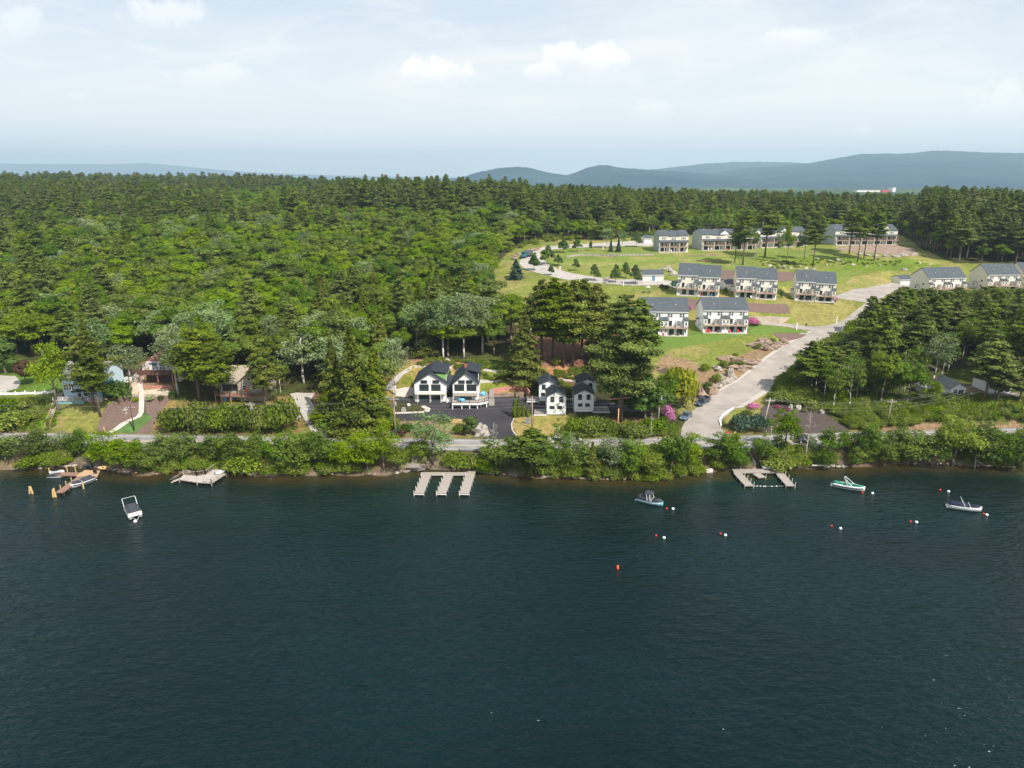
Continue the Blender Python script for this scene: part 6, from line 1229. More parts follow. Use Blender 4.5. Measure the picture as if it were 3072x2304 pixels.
root, L, D = site('houseB', 'red_roofed_house', 'white house with red-brown roof and a dark brown upper deck', 'house')
MB().box(1.6, L + 1, 1.5, 9, -1.5, 5.6).build('wall', M['white'], root)
MB().loft([[(1.2, 1.0, 5.55), (L + 1.4, 1.0, 5.55), (L + 1.4, 9.4, 5.55), (1.2, 9.4, 5.55)], [(3.6, 3.6, 7.6), (L - .5, 3.6, 7.6), (L - .5, 6.6, 7.6), (3.6, 6.6, 7.6)]]).build('roof', M['roofred'], root)
MB().box(1.2, L + 1.4, .95, 1.0, 5.35, 5.6).build('fascia', M['trim'], root); MB().box(1.9, L, .98, 1.0, 5.62, 5.75).build('gutter', M['redtrim'], root)
gb = gable_y(5.2, 9, 3.0, 8, 5.6, 6.6, 8.6).build('dormer', M['white'], root); roof_y(5.2, 9, 3.0, 8, 6.6, 8.6, .3, .15, .3).build('dormer_roof', M['roofred'], gb)
for xx in (3.0, 5.0): window(root, xx, 3.3, 1.5, 1.75, y=1.5, glass='glassg')
dk = MB().box(-.3, L + 1, -1.2, 1.49, 2.75, 2.95).build('deck', M['brown'], root); MB().box(-.35, L + 1, -1.28, -1.2, 2.6, 3.95).build('deck_parapet', M['brown'], dk)
MB().box(-.32, -.25, -1.2, 1.4, 2.6, 3.95).build('deck_parapet', M['brown'], dk)
for xx in (0.2, 4.6, 8.4): MB().box(xx, xx + .2, -1.1, -.9, -1, 2.7).build('deck_post', M['redtrim'], dk)
MB().box(.5, L + .6, 1.3, 1.49, -1, 2.6).build('lower_wall', M['darkwood'], root)

root, L, D = site('houseC', 'tan_house', 'tan house with a beige roof and a curving red-brown deck', 'house')
gable_y(4.4, 11.4, 0, 8, -1, 4.9, 7.6).build('wall', M['stucco'], root); roof_y(4.4, 11.4, 0, 8, 4.9, 7.6, .35, .2, .5).build('roof', M['roofbeige'], root)
wg = MB().box(-.4, 4.39, 1, 8, -1, 4.4).build('left_wing', M['stucco'], root); MB().prism([(.4, 4.3), (7.5, 7.2), (7.5, 7.4), (.4, 4.5)], -.9, 5.2, 'x').build('wing_roof', M['roofbeige'], wg)
for i in range(5): window(root, .5 + i * .85, 2.5, .66, 1.6, y=1.0, frame='brown', bars=False)
window(root, 6.2, 3.0, 1.0, 1.2); window(root, 8.6, 3.1, .9, 1.0); window(root, 7.4, 5.4, .7, .7)
pts = [(-1.4, -.6), (0, -1.4), (3, -2.0), (6, -2.2), (8.4, -1.9), (10.2, -1.0), (11.2, .4)]; dk = MB().prism(pts + [(11.2, .5), (-1.4, .99)][:1] + [(9, -.01), (-1.4, .9)], 1.7, 1.95, 'z').build('deck', M['woodred'], root); railing(dk, pts, 1.95, .9, 'woodred', step=.2)
for p in pts[::2]: MB().box(p[0], p[0] + .16, p[1] + .1, p[1] + .26, -1, 1.7).build('deck_post', M['redtrim'], dk)
for xx in (1.2, 3.0): window(root, xx, .1, 1.0, 1.5, y=1.0, glass='glassg')
u_ = empty('patio_umbrella', root.location + Vector((6.9, -1.1, 1.95)), 0, 'closed red patio umbrella on the deck of the tan house', 'umbrella')
MB().loft([[(.30 * math.cos(t), .30 * math.sin(t), .9) for t in [i * math.pi / 4 for i in range(8)]], [(.22 * math.cos(t), .22 * math.sin(t), 1.6) for t in [i * math.pi / 4 for i in range(8)]], [(.03 * math.cos(t), .03 * math.sin(t), 2.6) for t in [i * math.pi / 4 for i in range(8)]]]).build('canopy', M['orange'], u_); MB().tube((0, 0, 0), (0, 0, 2.7), .04, .04).build('pole', M['trim'], u_)
def chair(loc, rz, m, label, group=None):
    r = empty('deck_chair', loc, rz, label, 'chair', group); MB().box(-.3, .3, -.3, .3, .36, .42).build('seat', M[m], r)
    b = MB(); b.M = Matrix.Translation((0, .3, .4)) @ Matrix.Rotation(R(-20), 4, 'X'); b.box(-.3, .3, 0, .05, 0, .7); b.build('backrest', M[m], r)
    for x in (-.27, .23):
        for y in (-.28, .24): MB().box(x, x + .04, y, y + .04, 0, .36).build('leg', M[m], r)
    return r
for i, (u, v) in enumerate(((692, 1201), (709, 1202))): chair(root.location + Vector((1.1 + 1.5 * i, -.6, .05)), 0, 'tarpblue', ['left', 'right'][i] + ' blue chair under the deck of the tan house', 'blue chairs under the deck')

# furniture on the townhouse patios and balconies
for nm, spots in (('row1b', [(1.2,'red'),(2.2,'red'),(5.1,'darkwood'),(8.6,'red'),(9.7,'teal'),(11.3,'red')]), ('row1a', [(6.2,'trim'),(7.4,'red'),(9.6,'black'),(12.0,'darkwood')]), ('row2c', [(2.6,'darkwood'),(4.4,'darkwood'),(9.0,'black'),(11.0,'black')]), ('row2a', [(8.8,'red'),(12.2,'tarpblue')]), ('row2b', [(5.5,'trim')]), ('top2', [(3.3,'trim'),(5.0,'trim'),(13.0,'red')]), ('top1', [(6.0,'trim')]), ('top4', [(6.0,'darkwood'),(12.0,'teal')])):
    (a, b, z, d) = SITES[nm]; p0, p1 = P(*a, z), P(*b, z); e = (p1 - p0).normalized(); n = Vector((-e.y, e.x, 0)); words = dict(row1b='the right front-row townhouse', row1a='the half-hidden front-row townhouse', row2c='the right middle-row townhouse', row2a='the left middle-row townhouse', row2b='the centre middle-row townhouse', top1='the three-part top townhouse', top2='the long gabled top townhouse', top4='the rightmost top townhouse')[nm]
    for i, (x, m) in enumerate(spots): chair(p0 + e * x - n * 1.45 + Vector((0, 0, .06)), math.atan2(e.y, e.x) + RNG.uniform(-.5, .5), m, '%s chair on the patio of %s, %s from left' % (dict(red='red', darkwood='dark brown', trim='white', teal='teal', black='black', tarpblue='blue')[m], words, ['first','second','third','fourth','fifth','sixth'][i]))
# ---- cottages on the right
root, L, D = site('cot2', 'cottage', 'white gabled cottage with dark glass doors and a white-railed deck', 'cottage'); s = 56.0
gable_y(0, L, 0, 7, -2, 2.0, 3.25).build('wall', M['white'], root); roof_y(0, L, 0, 7, 2.0, 3.25, .3, .15, .4).build('roof', M['roofgrey'], root)
window(root, L * .33, .75, .85, .85); window(root, L * .62, .1, .55, 1.5, bars=False, name='glass_door'); window(root, L * .78, .1, .55, 1.5, bars=False, name='glass_door')
dk = MB().box(-.3, L + 1.4, -1.8, -.002, -.15, .02).build('deck', M['wood'], root); railing(dk, [(L * .35, -1.75), (L + 1.35, -1.75), (L + 1.35, -.1)], 0, .85, 'trim', step=.2)
for xx in (.2, L * .5, L + 1.1): MB().box(xx, xx + .15, -1.7, -1.55, -2.2, -.15).build('deck_post', M['wood'], dk)
root, L, D = site('cot1', 'cottage', 'smallest white cottage with a thin chimney pipe', 'cottage')
MB().box(0, L, 0, 4, -2, 1.8).build('wall', M['white'], root); MB().loft([[(-.4, -.4, 1.78), (L + .4, -.4, 1.78), (L + .4, 4.4, 1.78), (-.4, 4.4, 1.78)], [(L / 2 - .1, 1.9, 2.9), (L / 2 + .1, 1.9, 2.9), (L / 2 + .1, 2.2, 2.9), (L / 2 - .1, 2.2, 2.9)]]).build('roof', M['roofgrey'], root)
MB().tube((L * .3, 2.2, 2.2), (L * .3, 2.2, 3.8), .1, .1).build('chimney_pipe', M['trim'], root); window(root, L * .6, .6, .8, .9)
dk = MB().box(-.2, L + 1.2, -1.4, -.002, -.2, 0).build('deck', M['wood'], root); railing(dk, [(0, -1.35), (L + 1.15, -1.35)], 0, .8, 'wood', step=.25)
root, L, D = site('cot3', 'cottage', 'long low white cottage with a rust-brown roof at the right', 'cottage')
gable_x(0, L, 6, 2.1, 3.5).build('wall', M['white'], root); roof_x(0, L, 6, 2.1, 3.5, .35, .15, .3).build('roof', M['roofred'], root); window(root, L * .3, .8, 1.2, .9); window(root, L * .62, .7, .8, 1.0); window(root, L * .85, .1, .8, 1.7, bars=False, name='door')
dk = MB().box(-.3, L + 1.2, -2.2, -.002, -.2, 0).build('deck', M['wood'], root); railing(dk, [(1.4, -2.15), (L + 1.15, -2.15)], 0, .8, 'wood', step=.25)
for xx in (.5, L * .5, L): MB().box(xx, xx + .15, -2.1, -1.95, -2.5, -.2).build('deck_post', M['wood'], dk)
# far building roof above the woods, valley buildings, mast
b = empty('barn', (118, 520, 26), 0, 'dark-roofed building glimpsed in the far tree line', 'building'); MB().box(-9, 9, -5, 5, 0, 9).build('wall', M['darkwood'], b); roof_x(-9, 9, 10, 9, 12).build('roof', M['roof'], b)
for i, (u0, u1, h, m, lab) in enumerate(((2570, 2602, 6, 'white', 'long white warehouse in the valley below the big hill'), (2604, 2640, 7, 'cream2', 'pale warehouse between the white one and the red one in the valley'), (2646, 2667, 9, 'red', 'small red building beside the white warehouses in the valley'), (2678, 2687, 9, 'white', 'tiny white building right of the red one in the valley'))):
    a = PY(u0, 577 - (8 if i == 3 else 0), 2650); c = PY(u1, 577 - (8 if i == 3 else 0), 2650); w = empty('warehouse', (a.x, a.y, a.z - 4), 0, lab, 'building'); q = MB().box(0, c.x - a.x, 0, 30, -30, 12).build('wall', M[m], w); MB().box(-.5, c.x - a.x + .5, -.5, 30.5, 12, 13).build('roof', M['roofgrey'], w)
a = PY(2812, 449, 7000); mast = MB(); 
for dx in (-3, 3): mast.tube((dx, 0, -10), (dx * .2, 0, 62), 1.1, .7, 4)
for i in range(9): mast.tube((-3 + i * .3, 0, i * 6.5), (3 - i * .3, 0, i * 6.5 + 5), .5, .5, 3)
o = mast.build('radio_mast', M['steel']); o.location = a; tag(o, 'thin radio mast on the summit of the big blue hill', 'mast')
# ------------------------------------------------------------------ docks
def plank(mb, a, b, w, z, t=.14):
    a = Vector(a); b = Vector(b); d = (b - a).normalized(); n = Vector((-d.y, d.x, 0)) * w / 2
    mb.add([(*(a + n).xy, z - t), (*(a - n).xy, z - t), (*(b - n).xy, z - t), (*(b + n).xy, z - t), (*(a + n).xy, z), (*(a - n).xy, z), (*(b - n).xy, z), (*(b + n).xy, z)], [(0, 3, 2, 1), (4, 5, 6, 7), (0, 1, 5, 4), (1, 2, 6, 5), (2, 3, 7, 6), (3, 0, 4, 7)])
def dockposts(root, a, b, w, n, z, h, r, m, side=1, skip=0):
    a = Vector(a); b = Vector(b); d = (b - a).normalized(); nn = Vector((-d.y, d.x, 0)) * (w / 2 + r)
    for i in range(skip, n):
        p = a.lerp(b, i / (n - 1)) + nn * side; MB().tube((p.x, p.y, -1.2), (p.x, p.y, z + h), r, r, 7).build('post', M[m], root)
# three-finger dock
root = empty('finger_dock', (0, 0, 0), 0, 'three-finger grey plank dock in front of the twin-gabled house', 'dock')
z = .62; A = P(1262, 1421, z); B = P(1414, 1421, z)
mb = MB(); plank(mb, A, B, 1.5, z); mb.build('walkway', M['wood'], root)
tops = [(1283, 1417, 1257, 1480), (1349, 1417, 1324, 1480), (1414, 1413, 1393, 1480)]
for i, (u0, v0, u1, v1) in enumerate(tops):
    a, b = P(u0, v0, z), P(u1, v1, z); mb = MB(); plank(mb, a, b, 1.85, z + .02, .18); mb.build('finger', M['wood'], root)
    d = (b - a).normalized(); n = Vector((-d.y, d.x, 0)); fr = MB(); plank(fr, b - d * .02 + n * 0, b + d * .06, 1.95, z - .2, .1); fr.build('end_frame', M['trim'], root)
    dockposts(root, a, b, 1.85, 6, z, .55, .07, 'cream', -1, 1); dockposts(root, a, b, 1.85, 6, z, .12, .06, 'steel', 1, 1)
root = empty('landing_stair', (0, 0, 0), 0, 'grey landing and stair leading down from the road to the three-finger dock', 'stair')
a = P(1222, 1402, 1.3); c = P(1260, 1402, 1.3); mb = MB(); mb.box(a.x, c.x, a.y, a.y + 1.6, 1.15, 1.3); mb.build('landing', M['wood'], root); railing(root, [(a.x, a.y), (c.x, a.y)], 1.3, .9, 'wood', step=.4)
MB().box(a.x, c.x, a.y + 1.2, a.y + 1.5, -.5, 1.14).build('stone_base', M['rock'], root)
mb = MB(); p0 = P(1243, 1385, 1.4); p1 = G(1247, 1362)
for i in range(9): q = Vector((p0.x, a.y + 1.6, 1.3)).lerp(Vector((p1.x, float(yn(p1.x)) - .3, 2.7)), (i + .5) / 9); mb.box(q.x - .55, q.x + .55, q.y - .14, q.y + .14, q.z - .08, q.z)
mb.build('upper_steps', M['wood'], root); mb = MB(); p0 = P(1268, 1410, .7)
for i in range(5): mb.box(p0.x - .5, p0.x + .5, p0.y + .1 + i * .32, p0.y + .38 + i * .32, .62 + i * .14, .70 + i * .14)
mb.build('lower_steps', M['wood'], root)
# square dock on the right
root = empty('square_dock', (0, 0, 0), 0, 'U-shaped plank dock with a short middle stub on the right', 'dock')
z = .6
for (u0, v0, u1, v1, w, nm) in ((2199, 1412, 2340, 1412, 1.9, 'walkway'), (2212, 1418, 2248, 1457, 1.75, 'arm'), (2334, 1414, 2372, 1457, 1.75, 'arm'), (2268, 1420, 2287, 1432, 1.7, 'stub')):
    a, b = P(u0, v0, z), P(u1, v1, z); mb = MB(); plank(mb, a, b, w, z + (.02 if nm != 'walkway' else 0), .18); mb.build(nm, M['wood'], root)
    if nm == 'arm': dockposts(root, a, b, w, 5, z, .8, .055, 'cream', 1, 1); dockposts(root, a, b, w, 4, z, .05, .06, 'steel', -1, 1)
    if nm == 'stub': dockposts(root, a, b, w, 2, z, .5, .05, 'cream', 1, 1)
root = empty('stair', (0, 0, 0), 0, 'timber stair with pale handrails down to the U-shaped dock', 'stair')
p0, p1 = G(2275, 1404), G(2250, 1355); p0.z = .7; p1 = Vector((p1.x, float(yn(p1.x)) - .2, 2.85)); mb = MB()
for i in range(14): q = p0.lerp(p1, i / 13); mb.box(q.x - .75, q.x + .75, q.y - .16, q.y + .16, q.z - .1, q.z)
mb.build('tread', M['darkwood'], root)
for s in (-.85, .85): MB().tube(p0 + Vector((s, 0, .75)), p1 + Vector((s, 0, .75)), .06, .06, 5).tube(p0 + Vector((s, 0, -.3)), p0 + Vector((s, 0, .8)), .05, .05, 5).tube(p1 + Vector((s, 0, -.3)), p1 + Vector((s, 0, .8)), .05, .05, 5).build('handrail', M['bleached'] if s < 0 else M['steel'], root)
mb = MB(); a = P(2246, 1457, .15); b = P(2362, 1457, .15); n = 24; pts = [a.lerp(b, i / n) + Vector((0, -1.0 * math.sin(math.pi * i / n) * .3, 0)) for i in range(n + 1)]
root = empty('float_rope', (0, 0, 0), 0, 'rope with small white floats closing the square dock', 'rope'); MB().path(pts, .04, 4).build('rope', M['wood'], root)
for i in (3, 5, 7, 9, 10, 14, 17): MB().ball(pts[i], .14, .14, .12, 6, 5).build('float', M['buoyw'], root)
root = empty('upturned_boat', P(2310, 1402, .72), R(4), 'small white boat turned over at the back of the square dock', 'boat')
MB().loft([[(x, w * math.cos(t), .42 * h * math.sin(t)) for t in [math.pi * k / 8 for k in range(9)]] for x, w, h in ((-1.7, .55, .8), (-1, .7, 1), (0, .75, 1), (1, .6, .9), (1.75, .1, .4))]).build('hull', M['hullw'], root, smooth=True)
# white deck on the left
root = empty('white_deck', (0, 0, 0), 0, 'weathered white angular deck with railings on the left shore', 'deck'); z = .75
pp = [P(u, v, z) for u, v in ((537, 1438), (551, 1424), (590, 1428), (617, 1424), (650, 1402), (672, 1408), (678, 1421), (634, 1449), (590, 1446))]
MB().prism([(p.x, p.y) for p in pp], z - .2, z, 'z').build('platform', M['bleached'], root)
railing(root, [(p.x, p.y) for p in pp[1:5]], z, 1.0, 'bleached', step=.3); railing(root, [(p.x, p.y) for p in pp[5:8]], z, .9, 'bleached', step=.25); railing(root, [tuple(P(612, 1447, z).xy), tuple(pp[7].xy)], z, .8, 'bleached', step=.5)
for k in (0, 2, 7, 8, 6): MB().tube((pp[k].x, pp[k].y + .1, -1), (pp[k].x, pp[k].y + .1, z), .09, .09, 6).build('post', M['bleached'], root)
root = empty('stair', (0, 0, 0), 0, 'small grey stair at the left end of the white deck', 'stair'); a = pp[0]
mb = MB(); [mb.box(a.x - 1.6 + i * .35, a.x - 1.3 + i * .35, a.y - .3, a.y + .9, .1 + i * .13, .18 + i * .13) for i in range(5)]; mb.build('tread', M['bleached'], root)
MB().tube((a.x - 1.7, a.y - .3, .8), (a.x + .2, a.y - .1, 1.6), .04).tube((a.x - 1.7, a.y + .9, .8), (a.x + .4, a.y + 1.2, 1.7), .04).build('handrail', M['bleached'], root)
k_ = MB().rock((0, 0, 0), 1.2, .45, .35, random.Random(4), 10, 6).build('covered_kayak', M['hullw'], smooth=True); k_.location = P(661, 1416, 1.1); k_.rotation_euler = (0, 0, R(35)); tag(k_, 'white and blue covered kayak lying on the white deck', 'kayak')
# brown dock on the left
root = empty('brown_dock', (0, 0, 0), 0, 'reddish brown dock with a tan platform at the left shore', 'dock'); z = .65
q = [P(u, v, z) for u, v in ((228, 1428), (255, 1410), (300, 1412), (292, 1430))]; MB().prism([(p.x, p.y) for p in q], z - .18, z + .03, 'z').build('platform', M['woodtan'], root)
for (u0, v0, u1, v1, w) in ((168, 1421, 236, 1422, 1.5), (243, 1430, 178, 1477, 1.55)):
    a, b = P(u0, v0, z), P(u1, v1, z); mb = MB(); plank(mb, a, b, w, z, .18); mb.build('walkway', M['woodred'], root)
    if w > 1.5: dockposts(root, a, b, w, 5, z, .7, .09, 'pilew', -1, 1); dockposts(root, a, b, w, 5, z, .25, .07, 'darkwood', 1, 1)
for u, v in ((149, 1420), (203, 1417), (228, 1417)): p = P(u, v, 0); MB().tube((p.x, p.y, -1), (p.x, p.y, z + .6), .1, .1, 7).build('post', M['pilew'], root)
def dolphin(u, v, label, n=2):
    p = P(u, v, 0); r = empty('mooring_pile', p, 0, label, 'pile')
    for k in range(n): s = (-.28, .3, 0)[k]; MB().tube((s * 1.4, 0, -1), (s * .35, .1 + .2 * (k == 2), 1.5 + .25 * (k == 2)), .17, .16, 8).build('pile', M['pilew'], r)
dolphin(93, 1481, 'pair of tan mooring piles standing alone in the water at the far left'); dolphin(163, 1491, 'three tan mooring piles at the outer end of the brown dock', 3); 
for u, v, lab, m in ((251, 1466, 'single tan mooring pile in front of the covered speedboat', 'pilew'), (280, 1444, 'grey-green mooring pile at the stern of the covered speedboat', 'steel')):
    p = P(u, v, 0); o = MB().tube((0, 0, -1), (0, 0, 1.3), .15, .15, 8).build('mooring_pile', M[m]); o.location = p; tag(o, lab, 'pile')
def barrel_bag(u, v, label):
    p = G(u, v); o = MB().loft([[(r * math.cos(t), r * math.sin(t), zz) for t in [i * math.pi / 4 for i in range(8)]] for r, zz in ((.35, 0), (.5, .3), (.45, .8), (.3, 1.05), (.1, 1.1))]).build('covered_grill', M['canvas'], smooth=True); o.location = p; tag(o, label, 'grill')
barrel_bag(255, 1408, 'left dark covered grill behind the tan platform'); barrel_bag(272, 1406, 'right dark covered grill behind the tan platform')
chair(P(287, 1421, .7), R(200), 'black', 'black lounge chair on the tan dock platform'); 

# ------------------------------------------------------------------ boats
def boat(p, head, L, W, hullm, stripem, coverm, label, style='cover', hz=.75):
    r = empty('motorboat', p, head, label, 'boat')      # bow towards +x
    st = [(-.5, .80, .62, .95), (-.42, .95, .70, 1.0), (-.15, 1.0, .72, 1.0), (.12, .98, .66, 1.05), (.32, .78, .45, 1.12), (.44, .42, .18, 1.2), (.50, .06, .02, 1.26)]
    ring = lambda x, w, b, h, k=1.0: [(x * L, -w * W / 2 * k, h * hz), (x * L, -(w * .93) * W / 2, h * hz * .55), (x * L, -b * W / 2, .06), (x * L, 0, -.15 if x < .45 else .15), (x * L, b * W / 2, .06), (x * L, w * .93 * W / 2, h * hz * .55), (x * L, w * W / 2 * k, h * hz)]
    MB().loft([ring(*s) for s in st], close=False).build('hull', M[hullm], r, smooth=True)
    for sg in (-1, 1):
        sm = MB(); sm.loft([[(x * L, sg * (w * .955) * W / 2 + sg * .03, h * hz * .62), (x * L, sg * (w * .985) * W / 2 + sg * .03, h * hz * .86)] for x, w, b, h in st[:-1]], cap=False, close=False); sm.build('hull_stripe', M[stripem], r)
    MB().loft([[(x * L, -w * W / 2, h * hz), (x * L, -w * W / 2 * .86, h * hz + .04), (x * L, w * W / 2 * .86, h * hz + .04), (x * L, w * W / 2, h * hz)] for x, w, b, h in st]).build('deck', M['hullw' if hullm != 'hullb' else 'canvas'], r, smooth=True)
    MB().box(-.56 * L, -.499 * L, -.32 * W, .32 * W, .12, .22).build('swim_platform', M['hullw'], r)
    cv = lambda s0, s1, top, wk: MB().loft([[(x * L, -w * W / 2 * wk, h * hz + .05), (x * L, -w * W / 2 * wk * .6, h * hz + .05 + top * t), (x * L, 0, h * hz + .08 + top * t * 1.25), (x * L, w * W / 2 * wk * .6, h * hz + .05 + top * t), (x * L, w * W / 2 * wk, h * hz + .05)] for (x, w, b, h), t in [(st[i], math.sin(math.pi * (i - s0 + .35) / (s1 - s0 + .7))) for i in range(s0, s1 + 1)]])
    if style in ('cover', 'wake'):
        cv(0, 3, .42, .88).build('cover', M[coverm], r, smooth=True); cv(3, 5, .28, .86).build('bow_cover', M[coverm], r, smooth=True)
        MB().loft([[(.09 * L, -W * .42, hz + .05), (.09 * L, W * .42, hz + .05), (.12 * L, W * .40, hz + .05), (.12 * L, -W * .40, hz + .05)], [(.07 * L, -W * .36, hz + .38), (.07 * L, W * .36, hz + .38), (.085 * L, W * .36, hz + .38), (.085 * L, -W * .36, hz + .38)]]).build('windscreen', M['glassg'], r)
    if style == 'wake':
        MB().box(-.2 * L, .06 * L, -W * .36, W * .36, hz + 1.25, hz + 1.36).build('tower_canopy', M[coverm], r)
        for s in (-1, 1): MB().tube((-.05 * L, s * W * .45, hz), (-.12 * L, s * W * .34, hz + 1.25), .05).tube((.07 * L, s * W * .45, hz), (.0, s * W * .34, hz + 1.25), .05).build('tower_leg', M['trim'], r)
    if style == 'tower':
        cv(0, 2, .3, .6).build('cover', M[coverm], r, smooth=True); cv(3, 5, .2, .6).build('bow_cover', M[coverm], r, smooth=True); cv(2, 3, .3, .62).build('mid_cover', M[coverm], r, smooth=True)
        for s in (-1, 1): MB().path([(.15 * L, s * W * .45, hz), (-.12 * L, s * W * .36, hz + 1.3), (-.16 * L, s * W * .2, hz + 1.45)], .06, 6).tube((-.02 * L, s * W * .47, hz), (-.13 * L, s * W * .36, hz + 1.3), .05).build('tower_leg', M['hullw'], r)
        MB().tube((-.16 * L, -W * .2, hz + 1.45), (-.16 * L, W * .2, hz + 1.45), .07).build('tower_bar', M['hullw'], r)
    if style == 'arch':
        cv(0, 3, .40, .86).build('cover', M[coverm], r, smooth=True); cv(3, 5, .22, .82).build('bow_cover', M[coverm], r, smooth=True)
        for s in (-1, 1): MB().path([(-.03 * L, s * W * .46, hz), (-.1 * L, s * W * .44, hz + .9), (-.15 * L, s * W * .4, hz + 1.35)], .045, 5).build('arch', M['hullw'], r)
        MB().loft([[(.12 * L, -W * .42, hz + .05), (.12 * L, W * .42, hz + .05), (.15 * L, W * .40, hz + .05), (.15 * L, -W * .40, hz + .05)], [(.10 * L, -W * .36, hz + .42), (.10 * L, W * .36, hz + .42), (.11 * L, W * .36, hz + .42), (.11 * L, -W * .36, hz + .42)]]).build('windscreen', M['hullw'], r)
    return r
def boat_px(s, b, *a, **k):     # stern and bow pixels at the waterline
    p, q = P(*s, 0), P(*b, 0); d = q - p; return boat((p + q) / 2, math.atan2(d.y, d.x), d.length * 1.0, *a, **k)
boat_px((1913, 1499), (1989, 1518), 2.35, 'hullb', 'hullw', 'canvas', 'charcoal-covered wakeboard boat with a sky blue hull', style='wake')
boat_px((2497, 1456), (2594, 1474), 2.35, 'hullw', 'hullk', 'canvasg', 'white speedboat with green canvas and a white tow tower', style='tower')
boat_px((2843, 1520), (2944, 1535), 2.3, 'hullw', 'hullw', 'canvasn', 'white bowrider with a navy cover moored at the right', style='arch')
boat_px((282, 1440), (213, 1466), 2.3, 'hullw', 'hullk', 'canvas', 'black and white covered speedboat tied to the brown dock', style='cover')
# pontoon boat
p, q = P(383, 1520, 0), P(407, 1562, 0); d = Vector((q.x - p.x, q.y - p.y, 0)); p = P(400, 1541, 0); r = empty('pontoon_boat', p, math.atan2(d.y, d.x) , 'small pontoon boat with a charcoal cover moored alone at the left', 'boat')
for s in (-.85, .85): MB().tube((-2.4, s, .12), (2.1, s, .12), .28, .28, 10).tube((2.1, s, .12), (2.7, s, .22), .28, .05, 10).build('pontoon', M['steel'], r, smooth=True)
MB().box(-2.4, 2.2, -1.15, 1.15, .42, .52).build('deck', M['cream'], r)
wl = MB(); wl.box(-2.3, 1.9, -1.15, -1.09, .52, 1.05).box(-2.3, 1.9, 1.09, 1.15, .52, 1.05).box(1.84, 1.9, -1.09, 1.09, .52, 1.05).box(-2.3, -2.24, -1.09, 1.09, .52, 1.05); wl.build('side_panel', M['cream'], r)
MB().loft([[(-2.34, -1.17, 1.06), (-2.34, -.6, 1.12), (-2.34, .6, 1.12), (-2.34, 1.17, 1.06)], [(-.6, -1.12, 1.1), (-.6, -.5, 1.75), (-.6, .5, 1.75), (-.6, 1.12, 1.1)], [(1.8, -1.16, 1.06), (1.8, -.6, 1.15), (1.8, .6, 1.15), (1.8, 1.16, 1.06)]]).build('cover', M['canvas'], r)
for s in (-1, 1): MB().path([(-1.4, s * 1.1, 1.0), (-2.6, s * 1.1, 2.1), (-2.8, s * 1.05, 2.25)], .045, 5).build('bimini_leg', M['trim'], r)
MB().tube((-2.8, -1.05, 2.25), (-2.8, 1.05, 2.25), .06).build('bimini_bar', M['steel'], r); MB().tube((2.2, -.6, .3), (3.3, 0, .05), .03).tube((2.2, .6, .3), (3.3, 0, .05), .03).build('mooring_bridle', M['trim'], r)
# small covered watercraft by the brown dock
r = empty('personal_watercraft', P(168, 1432, 0), R(4), 'dark covered personal watercraft floating beside the brown dock', 'watercraft')
MB().loft([[(x * 3.4, -w, .3), (x * 3.4, -w * .8, .02), (x * 3.4, w * .8, .02), (x * 3.4, w, .3)] for x, w in ((-.5, .45), (-.2, .58), (.2, .52), (.42, .25), (.5, .05))]).build('hull', M['steel'], r, smooth=True)
MB().loft([[(x * 3.4, -w, .31), (x * 3.4, -w * .5, .31 + h), (x * 3.4, w * .5, .31 + h), (x * 3.4, w, .31)] for x, w, h in ((-.48, .42, .1), (-.2, .5, .5), (.1, .48, .62), (.35, .3, .3), (.46, .12, .1))]).build('cover', M['canvas'], r, smooth=True)
r = empty('jet_ski', P(172, 1419, .1), R(10), 'white and black jet ski on the shore side of the brown dock', 'watercraft'); MB().loft([[(x * 2.8, -w, .5), (x * 2.8, -w * .8, .02), (x * 2.8, w * .8, .02), (x * 2.8, w, .5)] for x, w in ((-.5, .4), (-.1, .5), (.3, .4), (.5, .08))]).build('hull', M['hullw'], r); MB().box(-1.0, .1, -.2, .2, .5, .85).build('saddle', M['black'], r); MB().tube((.3, -.35, 1.1), (.3, .35, 1.1), .04).tube((.5, 0, .5), (.3, 0, 1.1), .08).build('handlebar', M['black'], r)
# buoys
def buoy(u, v, red, label, rad=.27):
    p = P(u, v, 0); r = empty('mooring_buoy', p, 0, label, 'buoy', 'red pick-up buoys' if red else 'white mooring buoys')
    MB().ball((0, 0, rad * .45), rad, rad, rad * .9, 12, 8).build('float', M['red' if red else 'buoyw'], r, smooth=True); MB().tube((0, 0, rad * 1.2), (0, 0, rad * 1.55), .05, .03, 6).build('ring', M['steel'], r)
PAIRS = [((2000, 1527), (2019, 1528), 'charcoal-covered wakeboard boat'), ((2587, 1479), (2617, 1481), 'speedboat with green canvas'), ((2951, 1543), (2960, 1546), 'white bowrider'), ((1968, 1608), (1992, 1615), 'leftmost empty mooring'), ((2161, 1602), (2176, 1607), 'second empty mooring from the left'), ((2494, 1579), (2521, 1587), 'empty mooring below the green-canvas boat'), ((2731, 1566), (2749, 1568), 'empty mooring left of the white bowrider'), ((2820, 1471), (2845, 1476), 'empty mooring above the white bowrider')]
for (a, b, w) in PAIRS: buoy(*a, True, 'small red buoy of the ' + w, .20); buoy(*b, False, 'round white buoy of the ' + w, .27)
buoy(406, 1566, False, 'round white buoy tied to the pontoon boat', .3)
r = empty('marker_buoy', P(1853, 1707, 0), 0, 'orange-red upright marker buoy alone in the middle of the lake', 'buoy'); MB().tube((0, 0, -.2), (0, 0, .55), .2, .18, 10).build('body', M['orange'], r, smooth=True); MB().ball((0, 0, .58), .17, .17, .1, 10, 6).build('cap', M['orange'], r, smooth=True)

